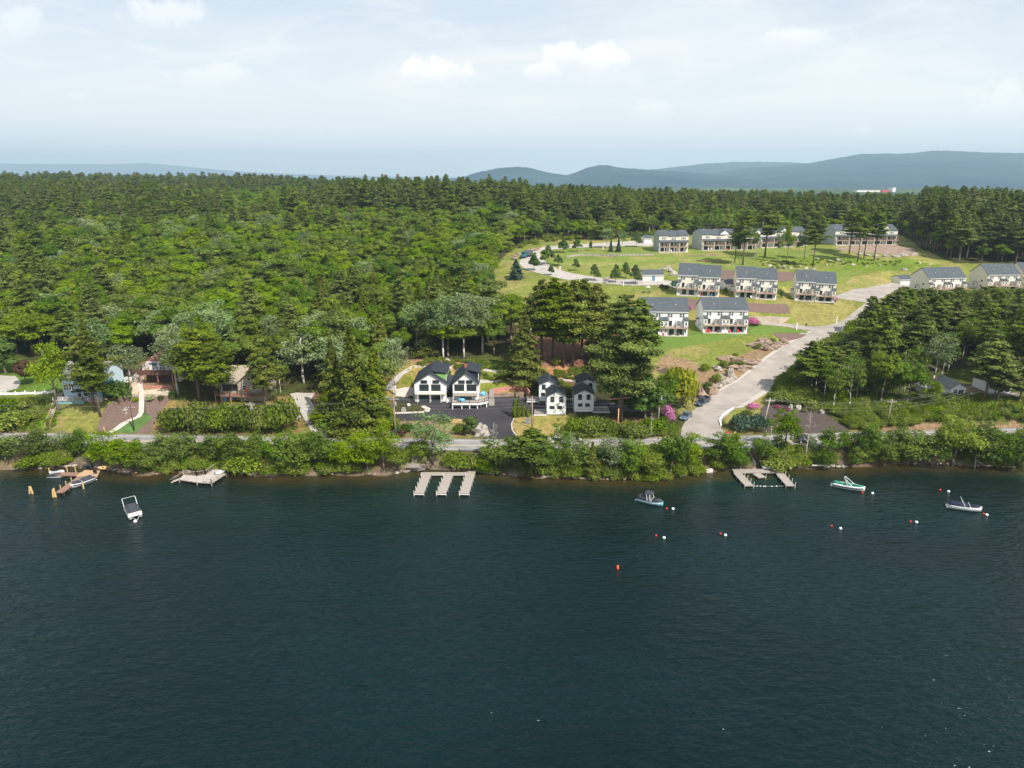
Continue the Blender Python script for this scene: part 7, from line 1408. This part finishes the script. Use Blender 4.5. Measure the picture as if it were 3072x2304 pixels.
# ------------------------------------------------------------------ vehicles
def car(p, head, paint, label, cat='car', L=4.7, W=1.85, H=1.5, pickup=False, suv=False):
    r = empty('pickup_truck' if pickup else 'car', p, head, label, cat)
    prof = [(-.5, .42, .88), (-.48, .80, .95), (-.30, .86, 1), (.08, .88, 1), (.22, .84, 1), (.44, .70, .96), (.5, .42, .86)]
    MB().loft([[(x * L, -w * W / 2 * .92, .25), (x * L, -w * W / 2, .5), (x * L, -w * W / 2 * .95, h), (x * L, w * W / 2 * .95, h), (x * L, w * W / 2, .5), (x * L, w * W / 2 * .92, .25)] for x, h, w in prof]).build('body', M[paint], r, smooth=False)
    a, b = (-.04, .20) if pickup else ((-.42, .20) if suv else (-.30, .22)); c, d = (a + .04, b - .10) if pickup or suv else (a + .12, b - .12)
    g = MB().loft([[(a * L, -W * .45, .85), (b * L, -W * .45, .85), (b * L, W * .45, .85), (a * L, W * .45, .85)], [(c * L, -W * .36, H - .06), (d * L, -W * .36, H - .06), (d * L, W * .36, H - .06), (c * L, W * .36, H - .06)]]).build('windows', M['glass'], r)
    MB().box(c * L - .03, d * L + .03, -W * .37, W * .37, H - .06, H).build('roof', M[paint], r)
    if pickup:
        bed = MB(); bed.box(-.49 * L, -.05 * L, -W * .46, -W * .42, .85, 1.12).box(-.49 * L, -.05 * L, W * .42, W * .46, .85, 1.12).box(-.49 * L, -.475 * L, -W * .42, W * .42, .85, 1.12); bed.build('bed_wall', M[paint], r); MB().box(-.47 * L, -.05 * L, -W * .42, W * .42, .87, .90).build('bed_floor', M['black'], r)
    for x in (-.31, .31):
        for s in (-1, 1):
            w = MB().tube((x * L, s * W * .39, .34), (x * L, s * W * .51, .34), .34, .34, 14).build('wheel', M['tyre'], r); MB().tube((x * L, s * W * .505, .34), (x * L, s * W * .515, .34), .2, .2, 10).build('rim', M['steel'], w)
    for s in (-1, 1): MB().box(.475 * L, .502 * L, s * W * .33 - .16, s * W * .33 + .16, .55, .70).build('headlight', M['lampglass'], r); MB().box(-.502 * L, -.475 * L, s * W * .36 - .1, s * W * .36 + .1, .6, .78).build('taillight', M['red'], r)
    return r
def car_px(rear, front, *a, **k):
    p, q = G(*rear), G(*front); d = q - p; o = car((p + q) / 2 + Vector((0, 0, .08)), math.atan2(d.y, d.x), *a, **k); o.rotation_euler = (0, -math.atan2(d.z, math.hypot(d.x, d.y)), math.atan2(d.y, d.x)); return o
car_px((2121, 1202), (2094, 1219), 'cardark', 'dark blue pickup truck parked at the left edge of the side road', 'pickup truck', L=5.4, W=1.95, H=1.75, pickup=True)
car_px((2067, 1246), (2048, 1263), 'carblue', 'steel blue car parked below the pickup', 'car')
yr = lambda x, t: float(yn(x) * (1 - t) + yf(x) * t)
x_ = P(2420, 1330, 2.9).x; car(Vector((x_, yr(x_, .33), 2.94)), R(3), 'carblack', 'black car driving on the lakeside road half hidden by a tree', 'car', H=1.6, suv=True)
x_ = P(1668, 1322, 2.9).x; car(Vector((x_, yr(x_, .68), 2.94)), R(178), 'carwhite', 'white and green car seen through the shore trees left of the motorcycle', 'car')
# motorcycle with rider
x_ = P(1733, 1335, 2.9).x; p = Vector((x_, yr(x_, .72), 2.93)); r = empty('motorcycle', p, R(182), 'black touring motorcycle riding on the lakeside road', 'motorcycle')
for x in (-.75, .75): w = MB().tube((x, -.07, .33), (x, .07, .33), .33, .33, 14).build('wheel', M['tyre'], r); MB().tube((x, -.08, .33), (x, .08, .33), .18, .18, 8).build('rim', M['steel'], w)
MB().loft([[(-.9, -.15, .5), (-.9, .15, .5), (-.9, .12, .85), (-.9, -.12, .85)], [(-.2, -.2, .45), (-.2, .2, .45), (-.2, .16, .85), (-.2, -.16, .85)], [(.35, -.16, .45), (.35, .16, .45), (.35, .14, 1.0), (.35, -.14, 1.0)]]).build('body', M['carblack'], r)
MB().box(-.95, -.45, -.42, -.18, .45, .85).box(-.95, -.45, .18, .42, .45, .85).build('pannier', M['carwhite'], r); MB().tube((.7, 0, .4), (.4, 0, 1.05), .05).tube((.4, -.38, 1.1), (.4, .38, 1.1), .03).build('handlebar', M['steel'], r); MB().box(.42, .48, -.2, .2, 1.0, 1.35).build('windscreen', M['glassg'], r)
def person(p, head, label, pose='stand', shirt='shirt', trousers='denim', S_=1.0):
    V, E, Rr = [], [], []
    def chain(pts, par=None):
        pr = par
        for (q, rad) in pts:
            V.append(tuple(c * S_ for c in q)); Rr.append(rad * S_); i = len(V) - 1
            if pr is not None: E.append((pr, i))
            pr = i
        return pr
    if pose == 'stand':
        chain([((0, 0, .95), .14)]); ch = chain([((0, 0, 1.15), .13), ((0, 0, 1.38), .15), ((0, 0, 1.50), .06), ((0, 0, 1.62), .10), ((0, 0, 1.72), .085)], 0)
        for s in (-1, 1): chain([((.02, s * .10, .88), .10), ((.04, s * .11, .50), .065), ((0, s * .11, .10), .045), ((.14, s * .12, .04), .04)], 0); chain([((0, s * .20, 1.38), .055), ((.05, s * .26, 1.10), .042), ((.2, s * .22, .95), .034), ((.27, s * .21, .93), .03)], 2)
    else:
        chain([((-.15, 0, .82), .15)]); chain([((-.12, 0, 1.05), .14), ((-.05, 0, 1.28), .16), ((0, 0, 1.42), .06), ((.03, 0, 1.54), .11), ((.04, 0, 1.64), .10)], 0)
        for s in (-1, 1): chain([((-.05, s * .14, .80), .10), ((.25, s * .24, .72), .07), ((.12, s * .25, .32), .05), ((.25, s * .25, .28), .04)], 0); chain([((-.03, s * .20, 1.28), .055), ((.14, s * .32, 1.12), .042), ((.38, s * .34, 1.12), .034)], 2)
    me = bpy.data.meshes.new('person'); me.from_pydata(V, E, []); me.update(); o = bpy.data.objects.new('person', me); COL.objects.link(o); me.materials.append(M[shirt])
    sk = o.modifiers.new('skin', 'SKIN'); lay = me.skin_vertices[0].data if me.skin_vertices else None
    if lay is None:
        bm = bmesh.new(); bm.from_mesh(me); bm.verts.layers.skin.verify(); bm.to_mesh(me); bm.free(); lay = me.skin_vertices[0].data
    for i, rr in enumerate(Rr): lay[i].radius = (rr, rr)
    lay[0].use_root = True; sb = o.modifiers.new('sub', 'SUBSURF'); sb.levels = sb.render_levels = 1
    o.location = p; o.rotation_euler = (0, 0, head); tag(o, label, 'person')
    hd = 1.66 if pose == 'stand' else 1.58; xo = 0 if pose == 'stand' else .03
    MB().ball((xo, 0, hd + .03), .115, .105, .13, 10, 8).build('head', M['skin'] if pose == 'stand' else M['black'], o, smooth=True)
    if pose == 'stand':
        tr = MB(); [tr.tube((.02, s * .10, .92), (.04, s * .11, .5), .115, .085, 8).tube((.04, s * .11, .5), (0, s * .11, .08), .085, .07, 8) for s in (-1, 1)]; tr.box(-.13, .15, -.18, .18, .84, 1.0); tr.build('trousers', M[trousers], o, smooth=True); MB().ball((-.02, 0, hd + .09), .12, .11, .09, 10, 6).build('hair', M['darkwood'], o, smooth=True)
    return o
person(p + Vector((.1, 0, 0)), R(182), 'motorcycle rider in dark clothes and helmet', 'ride', 'black')
g0 = G(1948, 880); person(g0, R(100), 'person in a blue shirt standing on the lawn below the long garage', 'stand'); 
r = empty('patio_umbrella', g0 + Vector((-.5, .5, 0)), 0, 'pale umbrella beside the standing person on the lawn', 'umbrella'); MB().tube((0, 0, 0), (0, 0, 2.5), .03).build('pole', M['steel'], r); MB().loft([[(.9 * math.cos(t), .9 * math.sin(t), 2.3) for t in [i * math.pi / 4 for i in range(8)]], [(.05 * math.cos(t), .05 * math.sin(t), 2.7) for t in [i * math.pi / 4 for i in range(8)]]]).build('canopy', M['trim'], r)
person(G(1973, 858), R(200), 'person in light blue by the dark red shrub near the garage', 'stand', 'bluel', 'bluel')
# truck on the upper road
a, b = G(1592, 768), G(1564, 777); d = b - a; r = empty('box_truck', (a + b) / 2 + Vector((0, 0, .06)), math.atan2(d.y, d.x), 'long teal dump truck parked at the bend of the upper road', 'truck')
MB().box(-5.2, 1.6, -1.2, 1.2, 1.1, 3.1).build('dump_body', M['roof'], r); MB().box(-5.3, 4.2, -.5, .5, .6, 1.1).build('chassis', M['black'], r); MB().loft([[(1.9, -1.15, .7), (1.9, 1.15, .7), (1.9, 1.1, 2.9), (1.9, -1.1, 2.9)], [(3.3, -1.1, .7), (3.3, 1.1, .7), (3.1, 1.0, 2.8), (3.1, -1.0, 2.8)]]).build('cab', M['teal'], r); MB().loft([[(3.3, -.9, .7), (3.3, .9, .7), (3.3, .8, 1.9), (3.3, -.8, 1.9)], [(4.6, -.8, .7), (4.6, .8, .7), (4.6, .7, 1.6), (4.6, -.7, 1.6)]]).build('bonnet', M['teal'], r); MB().box(3.12, 3.25, -.9, .9, 1.95, 2.6).build('windscreen', M['glass'], r)
for x in (-4, -2.9, 3.6):
    for s in (-1, 1): MB().tube((x, s * .9, .5), (x, s * 1.2, .5), .5, .5, 12).build('wheel', M['tyre'], r)
# mower-like cart by the garage
g0 = G(1232, 1196); r = empty('garden_cart', g0 + Vector((0, 0, .06)), R(20), 'small dark wheeled machine left of the garage doors', 'machine'); MB().box(-.6, .6, -.35, .35, .25, .6).build('body', M['black'], r); MB().tube((-.6, -.3, .5), (-1.1, -.3, 1.0), .03).tube((-.6, .3, .5), (-1.1, .3, 1.0), .03).tube((-1.1, -.3, 1.0), (-1.1, .3, 1.0), .03).build('handle', M['steel'], r)
for x in (-.4, .4):
    for s in (-1, 1): MB().tube((x, s * .35, .2), (x, s * .45, .2), .2, .2, 10).build('wheel', M['tyre'], r)
# dumpster
r = empty('dumpster', G(2026, 856) + Vector((0, 0, .05)), R(8), 'green dumpster between the long garage and the townhouse', 'dumpster'); MB().loft([[(-1.2, -.8, 0), (1.2, -.8, 0), (1.2, .8, 0), (-1.2, .8, 0)], [(-1.3, -1, 1.2), (1.3, -1, 1.2), (1.3, 1, 1.6), (-1.3, 1, 1.6)]]).build('bin', M['dumpster'], r); MB().add([(-1.3, -1, 1.22), (1.3, -1, 1.22), (1.3, 1, 1.62), (-1.3, 1, 1.62), (-1.3, -1, 1.28), (1.3, -1, 1.28), (1.3, 1, 1.68), (-1.3, 1, 1.68)], [(0, 3, 2, 1), (4, 5, 6, 7), (0, 1, 5, 4), (1, 2, 6, 5), (2, 3, 7, 6), (3, 0, 4, 7)]).build('lid', M['black'], r)
# mailbox kiosk
r = empty('mailbox_kiosk', G(2511, 1004), R(-20), 'small white kiosk with a dark roof beside the top of the side road', 'kiosk'); MB().box(-.9, .9, -.5, .5, .4, 1.9).build('cabinet', M['trim'], r); MB().prism([(-.9, 2.0), (0, 2.6), (.9, 2.0)], -1.2, 1.2, 'x').build('roof', M['roof'], r)
for x in (-.9, .75): MB().box(x, x + .15, -.5, -.35, 0, 2.0).build('post', M['trim'], r)
# ------------------------------------------------------------------ fences, rails, poles, wires
root = empty('picket_fence', (0, 0, 0), 0, 'long white fence with post caps along the left lawn edge', 'fence')
fp = [G(u, v) for u, v in ((-30, 1186), (0, 1186), (19, 1186), (48, 1186), (77, 1184), (107, 1184), (136, 1182), (166, 1180))]
for a, b in zip(fp[:-1], fp[1:]):
    mb = MB(); d = b - a; n = 14
    for i in range(1, n): p = a + d * i / n; sag = .12 * math.sin(math.pi * i / n); mb.box(p.x - .07, p.x + .07, p.y - .015, p.y + .015, p.z + .1, p.z + .85 - sag)
    mb.tube(a + Vector((0, .03, .25)), b + Vector((0, .03, .25)), .035, .035, 4).tube(a + Vector((0, .03, .7)), b + Vector((0, .03, .7)), .035, .035, 4); mb.build('panel', M['trim'], root)
for a in fp: MB().box(a.x - .08, a.x + .08, a.y - .08, a.y + .08, a.z - .2, a.z + 1.05).add([(a.x - .11, a.y - .11, a.z + 1.05), (a.x + .11, a.y - .11, a.z + 1.05), (a.x + .11, a.y + .11, a.z + 1.05), (a.x - .11, a.y + .11, a.z + 1.05), (a.x, a.y, a.z + 1.2)], [(0, 1, 4), (1, 2, 4), (2, 3, 4), (3, 0, 4), (3, 2, 1, 0)]).build('post', M['trim'], root)
root = empty('privacy_fence', (0, 0, 0), 0, 'solid white fence climbing the slope beside the red-roofed house', 'fence')
fp = [G(u, v) for u, v in ((358, 1150), (378, 1147), (402, 1143), (418, 1128), (432, 1114), (446, 1100), (458, 1087), (468, 1075))]
for i, (a, b) in enumerate(zip(fp[:-1], fp[1:])):
    h = 1.5; MB().add([(a.x, a.y, a.z - .3), (b.x, b.y, b.z - .3), (b.x, b.y, b.z + h), (a.x, a.y, a.z + h), (a.x + .05, a.y + .06, a.z - .3), (b.x + .05, b.y + .06, b.z - .3), (b.x + .05, b.y + .06, b.z + h), (a.x + .05, a.y + .06, a.z + h)], [(0, 1, 2, 3), (4, 7, 6, 5), (0, 3, 7, 4), (1, 5, 6, 2), (3, 2, 6, 7), (0, 4, 5, 1)]).build('panel', M['trim'], root)
for a in fp: MB().box(a.x - .08, a.x + .08, a.y - .08, a.y + .08, a.z - .3, a.z + 1.7).build('post', M['trim'], root)
# wooden stair on the left slope
root = empty('hillside_stair', (0, 0, 0), 0, 'steep brown wooden stair with pale handrails on the left slope', 'stair'); p0, p1 = G(144, 1282), G(186, 1180); mb = MB()
for i in range(24): q = p0.lerp(p1, i / 23); q.z = max(q.z, float(zf(q.x, q.y)) + .1); mb.box(q.x - .55, q.x + .55, q.y - .15, q.y + .15, q.z, q.z + .07)
mb.build('tread', M['bleached'], root)
for s in (-.6, .6): MB().tube(p0 + Vector((s, 0, .9)), p0.lerp(p1, .6) + Vector((s, 0, 1.2)), .06).tube(p0.lerp(p1, .6) + Vector((s, 0, 1.2)), p1 + Vector((s, 0, .9)), .06).tube(p0 + Vector((s, 0, -.2)), p0 + Vector((s, 0, .9)), .06).build('handrail', M['pilew' if s < 0 else 'woodtan'], root)
a = G(147, 1228); MB().box(a.x - 1.2, a.x + 1.0, a.y - .6, a.y + 1.0, a.z - .6, a.z + .35).build('landing', M['brown'], root)
# guard rail
root = empty('guard_rail', (0, 0, 0), 0, 'long galvanised guard rail along the lake side of the road', 'guard rail'); xs_ = np.arange(-95, 112, 3.8); yy = lambda x: float(yn(x)) - .25
sk = [x for x in xs_ if not (-17.6 < x < -13.2)]; proto_post = MB().box(-.09, .09, -.09, .09, -.5, .72).build('post', M['darkwood'], root); first = True
for x in sk:
    o = proto_post if first else proto_post.copy()
    if not first: COL.objects.link(o); o.parent = root
    o.location = (x, yy(x) - .1, 2.75); first = False
mb = MB()
for a, b in zip(xs_[:-1], xs_[1:]):
    if -17.6 < a < -13.2: continue
    mb.add([(a, yy(a), 3.14), (b, yy(b), 3.14), (b, yy(b), 3.46), (a, yy(a), 3.46), (a, yy(a) + .06, 3.14), (b, yy(b) + .06, 3.14), (b, yy(b) + .06, 3.46), (a, yy(a) + .06, 3.46)], [(0, 1, 2, 3), (4, 7, 6, 5), (0, 3, 7, 4), (1, 5, 6, 2), (3, 2, 6, 7), (0, 4, 5, 1)])
mb.build('rail', M['steel'], root)
POLES = []
def upole(u, v, vt, label, arm=True, lean=0.0, m='pole', lamp=False, box=False):
    b = G(u, v); h = PY(u, vt, b.y).z - b.z; r = empty('utility_pole', b, 0, label, 'utility pole'); top = Vector((lean * h, 0, h)); MB().tube((0, 0, -.5), top, .17, .11, 8).build('mast', M[m], r, smooth=True)
    if arm: MB().box(top.x - 1.1, top.x + 1.1, -.06, .06, h - .75, h - .62).build('crossarm', M[m], r); [MB().tube((top.x + s, 0, h - .62), (top.x + s, 0, h - .4), .06, .05, 6).build('insulator', M['trim'], r) for s in (-1, -.45, .45, 1)]
    if box: MB().tube((top.x + .35, -.1, h * .78), (top.x + .35, -.1, h * .78 + .85), .24, .24, 10).build('transformer', M['steel'], r)
    if lamp: MB().tube((top.x, 0, h - .3), (top.x - 1.3, -.6, h + .1), .04).box(top.x - 1.7, top.x - 1.2, -.75, -.5, h + .02, h + .14).build('street_light', M['steel'], r)
    POLES.append((b, h, lean * h)); return r
upole(403, 1292, 1216, 'brown utility pole with a crossarm on the strip of turf at the left', box=False, m='darkwood')
upole(760, 1296, 1206, 'utility pole with a white transformer rising from the hedge', box=True)
upole(1187, 1306, 1190, 'weathered utility pole with a street light left of the asphalt drive', lamp=True, box=True)
upole(1596, 1286, 1188, 'weathered utility pole beside the front left cabin', arm=False)
upole(1853, 1292, 1226, 'short pale post in front of the tall pine trunk', arm=False, m='pilew')
upole(1974, 1272, 1178, 'grey utility pole crowded with hardware left of the blue car', box=True, lamp=False, m='bleached')
upole(2284, 1298, 1194, 'pale leaning utility pole at the corner garden', lean=.14, m='bleached', lamp=False)
upole(2313, 1306, 1278, 'thin grey post at the edge of the lakeside road', arm=False, m='bleached')
upole(2660, 1272, 1198, 'leaning brown utility pole before the right thicket', lean=.06)
upole(2972, 1230, 1130, 'dark utility pole in front of the right cottage', lean=.05, m='darkwood')
wires = [(0, 1), (1, 2), (2, 3), (3, 5), (5, 6), (6, 8), (8, 9)]; nw = 0
for i, j in wires:
    for k, (off, dz) in enumerate(((-.9, -.4), (.9, -.4), (0, -1.6), (.1, -2.4))):
        (a, h, l), (b, g, m_) = POLES[i], POLES[j]; p, q = a + Vector((l, off * .5, h + dz)), b + Vector((m_, off * .5, g + dz)); n = 12
        mb = MB().path([p.lerp(q, t / n) - Vector((0, 0, .8 * math.sin(math.pi * t / n))) for t in range(n + 1)], .02, 3); tag(mb.build('power_line', M['cable']), 'thin overhead cable strung between the roadside utility poles', 'cable', 'overhead cables along the lakeside road')
a, h, l = POLES[0]; 
for dz in (-.4, -1.6): tag(MB().path([a + Vector((0, 0, h + dz)), a + Vector((-45, 3, h + dz - .5))], .02, 3).build('power_line', M['cable']), 'thin overhead cable running out of the left edge of the picture', 'cable', 'overhead cables leaving on the left')
# posts and signs
def post(u, v, h, w, m, label, cat='post', cap=False):
    b = G(u, v); r = empty('post', b, 0, label, cat); MB().box(-w / 2, w / 2, -w / 2, w / 2, -.3, h).build('shaft', M[m], r); MB().box(-w * .65, w * .65, -w * .65, w * .65, h, h + .08).build('cap', M[m], r); return r
post(2211, 1290, 1.5, .25, 'trim', 'left thick white sign post before the blue-green juniper'); post(2232, 1293, 1.4, .25, 'trim', 'right thick white sign post before the blue-green juniper')
post(1992, 1288, 1.3, .22, 'trim', 'left white post of the pair in the greenery left of the road junction'); post(1999, 1290, 1.5, .22, 'trim', 'right white post of the pair in the greenery left of the road junction')
post(2389, 990, 2.2, .35, 'trim', 'white post on a dark mulch ring at the branch road'); post(2509, 970, 2.3, .25, 'trim', 'white sign post on the lawn by the top of the side road'); post(1809, 749, 1.6, .35, 'trim', 'short white post by the far upper road'); post(1680, 811, 1.8, .35, 'trim', 'white mailbox post inside the upper road loop'); post(1870, 858, 1.6, .3, 'trim', 'white post in front of the teardrop trees'); post(314, 1296, 1.2, .2, 'pilew', 'small tan post at the foot of the stone path')
b = G(2416, 993); r = empty('road_sign', b, 0, 'round dark road sign on a thin post at the branch road', 'sign'); MB().tube((0, 0, 0), (0, 0, 2.2), .04).build('post', M['steel'], r); MB().tube((0, -.06, 2.1), (0, -.02, 2.1), .42, .42, 14).build('sign_face', M['darkwood'], r)
b = G(2182, 1300); tag(MB().box(-.3, .3, -.3, .3, 0, .3).box(-.1, .1, -.1, .1, .3, .7).build('fire_hydrant', M['red']), 'red hydrant at the road corner', 'hydrant').location = b
b = G(2204, 1300); tag(MB().box(-.22, .22, -.1, .1, 0, .25).box(-.18, .18, -.08, .08, .25, .4).build('ground_light', M['yellow']), 'small yellow marker beside the dark red shrub', 'marker').location = b
b = G(896, 1262); r = empty('yard_sign', b, R(-12), 'white yard sign on the grass left of the pale driveway', 'sign'); MB().box(-.6, .6, -.04, .04, .35, 1.3).build('board', M['trim'], r); MB().box(-.55, -.5, -.02, .02, 0, .35).box(.5, .55, -.02, .02, 0, .35).build('leg', M['steel'], r); MB().box(-.42, .42, -.055, -.04, 1.02, 1.10).box(-.36, .36, -.055, -.04, .82, .89).box(-.42, .42, -.055, -.04, .6, .68).build('lettering', M['redtrim'], r)
b = G(1212, 1237); r = empty('utility_box', b, 0, 'grey utility box with posts on the kerbed island', 'utility box'); MB().box(-.4, .4, -.2, .2, .1, 1.3).build('cabinet', M['steel'], r); MB().box(-.55, -.45, -.3, -.2, -.1, 1.0).box(.45, .55, -.3, -.2, -.1, 1.0).build('bollard', M['cream'], r)
b = G(1583, 1272); r = empty('utility_box', b, 0, 'grey meter board at the foot of the cabin utility pole', 'utility box'); MB().box(-.5, .5, -.1, .1, .1, 1.6).build('cabinet', M['glassg'], r); MB().box(-.62, -.52, -.1, .1, -.1, 1.8).box(.52, .62, -.1, .1, -.1, 1.8).build('post', M['wood'], r)
b = G(1225, 1218); tag(MB().rock((0, 0, .3), .5, .35, .35, random.Random(2)).build('white_stone', M['trim']), 'white stone on the kerbed island', 'stone').location = b
# orange plank-like banner at the tall pine
a, b = PY(1825, 1199, 157), PY(1896, 1193, 157); r = empty('lift_arm', (0, 0, 0), 0, 'long orange and white beam held across the tall pine trunk', 'beam'); MB().path([a, a.lerp(b, .5) + Vector((0, 0, -.12)), b], .10, 6).build('beam', M['orange'], r); MB().path([a + Vector((0, -.04, .13)), b + Vector((0, -.04, .13))], .05, 5).build('edge', M['trim'], r); MB().tube(a.lerp(b, .45) + Vector((0, .1, 0)), G(1860, 1262), .08, .08).build('support', M['steel'], r)
# pallet of tan rock and white dock box
b = P(307, 1403, .9); tag(MB().rock((0, 0, 0), 1.0, .6, .35, random.Random(12)).build('boulder', M['pilew']), 'tan flat boulder right of the dock platform', 'boulder').location = b
tag(MB().box(0, 3.4, 0, .25, 0, .2).build('bench_plank', M['cream']), 'long pale plank lying on the right shore stones', 'plank').location = P(2436, 1398, .9)
lg = MB(); a = P(2924, 1404, .1); lg.tube(a, a + Vector((-.2, .1, 2.6)), .10, .07).path([a + Vector((-.1, .1, 1.9)), a + Vector((1.2, -.1, 1.0)), a + Vector((2.6, 0, .45)), a + Vector((3.8, .1, .5))], .07, 5); tag(lg.build('fallen_branch', M['bleached']), 'bleached fallen branch at the right shoreline', 'branch')
tag(MB().tube(G(1690, 1077), G(1708, 1102) + Vector((0, 0, .3)), .25, .3, 7).build('fallen_log', M['bark']), 'fallen trunk lying on the brown slope above the cabins', 'log')

# ------------------------------------------------------------------ boulders and rock ledges
rr = random.Random(21)
def boulder(u, v, w, h, m, label, group=None, flat=1.0):
    b = G(u, v); Z = b.y * CT + (CAMZ - b.z) * ST; W = w / 3 * Z / F / 2; Hh = h / 3 * Z / F / 1.6; o = MB().rock((0, 0, 0), W, W * .75, Hh, rr, 10, 7).build('boulder', M[m]); o.location = b + Vector((0, W * .4, Hh * .3)); o.rotation_euler = (0, 0, rr.uniform(-.4, .4)); tag(o, label, 'boulder', group); return o
boulder(1442, 1310, 50, 44, 'rock', 'big pale boulder beside the asphalt drive'); boulder(1340, 1085, 24, 12, 'rock', 'pale flat boulder behind the twin-gabled house'); boulder(2103, 1196, 36, 40, 'rockred', 'large rounded brown boulder behind the parked pickup'); boulder(2138, 1182, 42, 34, 'rockred', 'pinkish boulder among the rocks by the side road')
boulder(2152, 1112, 34, 18, 'rock', 'long flat boulder at the top of the rocky slope'); boulder(2192, 1132, 24, 34, 'rock', 'dark split boulder on the rocky slope'); boulder(2372, 1228, 16, 18, 'rock', 'upright pale boulder at the top of the mulch bed'); boulder(2398, 1228, 22, 16, 'concrete', 'cream boulder at the top of the mulch bed'); boulder(2425, 1230, 20, 18, 'rock', 'grey boulder at the top right of the mulch bed'); boulder(2466, 1242, 16, 16, 'rock', 'pale boulder at the right end of the mulch bed')
boulder(2715, 812, 20, 10, 'rock', 'lone dark boulder on the dry grass above the right townhouses'); boulder(450, 1420, 0, 0, 'rock', 'x') if False else None
boulder(508, 1416, 30, 26, 'rock', 'grey boulder at the waterline left of the white deck'); boulder(2130, 1418, 26, 14, 'concrete', 'pale boulder at the waterline left of the square dock'); boulder(813, 1446, 12, 12, 'rock', 'small rock standing out of the water'); boulder(157, 1238, 14, 12, 'rock', 'stone beside the wooden stair landing'); boulder(375, 1232, 16, 8, 'rock', 'flat stone in the left mulch bed'); boulder(378, 1242, 9, 6, 'rock', 'small stone in the left mulch bed')
boulder(2755, 1258, 20, 14, 'rock', 'pale boulder in the right thicket bank'); boulder(3052, 1212, 22, 10, 'rock', 'pale boulder at the right edge below the cottage'); boulder(2478, 1404, 24, 16, 'rock', 'pale stone at the end of the shore plank')
for i, (u, v, w, h) in enumerate([(2310,800,14,8),(2322,806,9,5),(2350,804,16,9),(2372,806,12,6),(2340,812,8,4),(2400,800,10,7),(2420,806,14,6),(2440,810,16,6),(2454,780,14,8),(2490,785,10,7),(2515,784,16,11),(2530,790,8,6),(2560,796,14,6),(2600,800,9,5),(2640,796,8,4),(2760,790,10,6),(2790,794,9,4),(2290,812,10,5),(2405,812,9,5),(2480,796,9,5)]): boulder(u, v, w, h, 'rock' if i % 3 else 'concrete', 'pale boulder strewn over the meadow below the meadow pines', 'boulders on the upper meadow')
def ledge(px, w, h, m, label):
    mb = MB()
    for (u, v) in px:
        b = G(u, v); Z = b.y * CT + (CAMZ - b.z) * ST
        for k in range(3): mb.rock((b.x + rr.uniform(-.7, .7), b.y + rr.uniform(0, 1.2), b.z + k * h * .22), w * rr.uniform(.6, 1.2), w * .6 * rr.uniform(.6, 1.1), h * rr.uniform(.3, .55), rr, 8, 5)
    return tag(mb.build('rock_ledge', M[m]), label, 'rock ledge')
ledge([(2262,1040),(2275,1046),(2290,1050),(2305,1052),(2320,1050),(2335,1042),(2345,1034),(2300,1038),(2285,1030)], 1.7, 1.9, 'rockred', 'layered brown rock ledge above the side road')
ledge([(2170,1080),(2190,1080),(2215,1086),(2235,1092),(2250,1098),(2268,1090),(2205,1108),(2228,1112),(2244,1110)], 1.7, 1.5, 'rockred', 'reddish rock outcrop in the middle of the rocky slope')
ledge([(2130,1172),(2150,1164),(2168,1155),(2182,1150),(2198,1142),(2112,1185),(2165,1140),(2180,1128)], 1.3, 1.6, 'rock', 'grey-brown boulder heap at the lower end of the rocky slope')
ledge([(1548,772),(1556,765),(1545,780),(1596,754),(1606,752),(1616,750),(1588,756)], 1.6, 1.6, 'rockred', 'reddish cut rock bank at the bend of the upper road')
ledge([(2600,768),(2630,770),(2660,770),(2690,772),(2720,768),(2745,766),(2575,764)], 2.0, 1.2, 'rock', 'grey rubble rows under the rightmost top townhouse')
ledge([(1990,812),(2002,806),(2014,816),(2020,826)], 1.6, 1.6, 'rock', 'grey rock heap behind the long garage')
ledge([(1815,850),(1822,840),(1832,834)], 1.3, 1.0, 'rock', 'grey stones beside the teardrop trees')
shore_rocks = MB(); rs_ = random.Random(8)
root_n = 0
x = -103.0
while x < 112:
    w = rs_.uniform(.22, .62); big = vnoise(np.array([x]), np.array([3.]), 9, 19)[0]
    if not (abs(x + 14.6) < 6.6 or abs(x - 42) < 6):
        y = float(shore(x)) + rs_.uniform(-.2, .7); o = MB().rock((0, 0, 0), w * (1.2 + big), w * .8, w * .6, rs_, 7, 5).build('shore_stone', M['rock' if rs_.random() < .7 else 'rockred']); o.location = (x, y, rs_.uniform(.0, .25)); root_n += 1
        tag(o, 'grey brown stone of the rough line of stones along the waterline', 'stone', 'stones along the waterline')
    x += rs_.uniform(.45, 1.3) if big > -.1 else rs_.uniform(1.0, 2.6)
# ------------------------------------------------------------------ haze
def build_haze():
    mb = MB(); mb.box(-20000, 20000, -4000, 20000, -8, 620); m = bpy.data.materials.new('haze_air'); nt, N, L = nodes(m)
    out = N('ShaderNodeOutputMaterial'); v = N('ShaderNodeVolumePrincipled'); v.inputs['Color'].default_value = (.62, .84, 1.0, 1); v.inputs['Density'].default_value = HAZE; v.inputs['Anisotropy'].default_value = 0.1
    L(v.outputs[0], out.inputs['Volume']); o = mb.build('haze', m); o['kind'] = 'stuff'; return o
HAZE = 1.0e-4
build_haze()
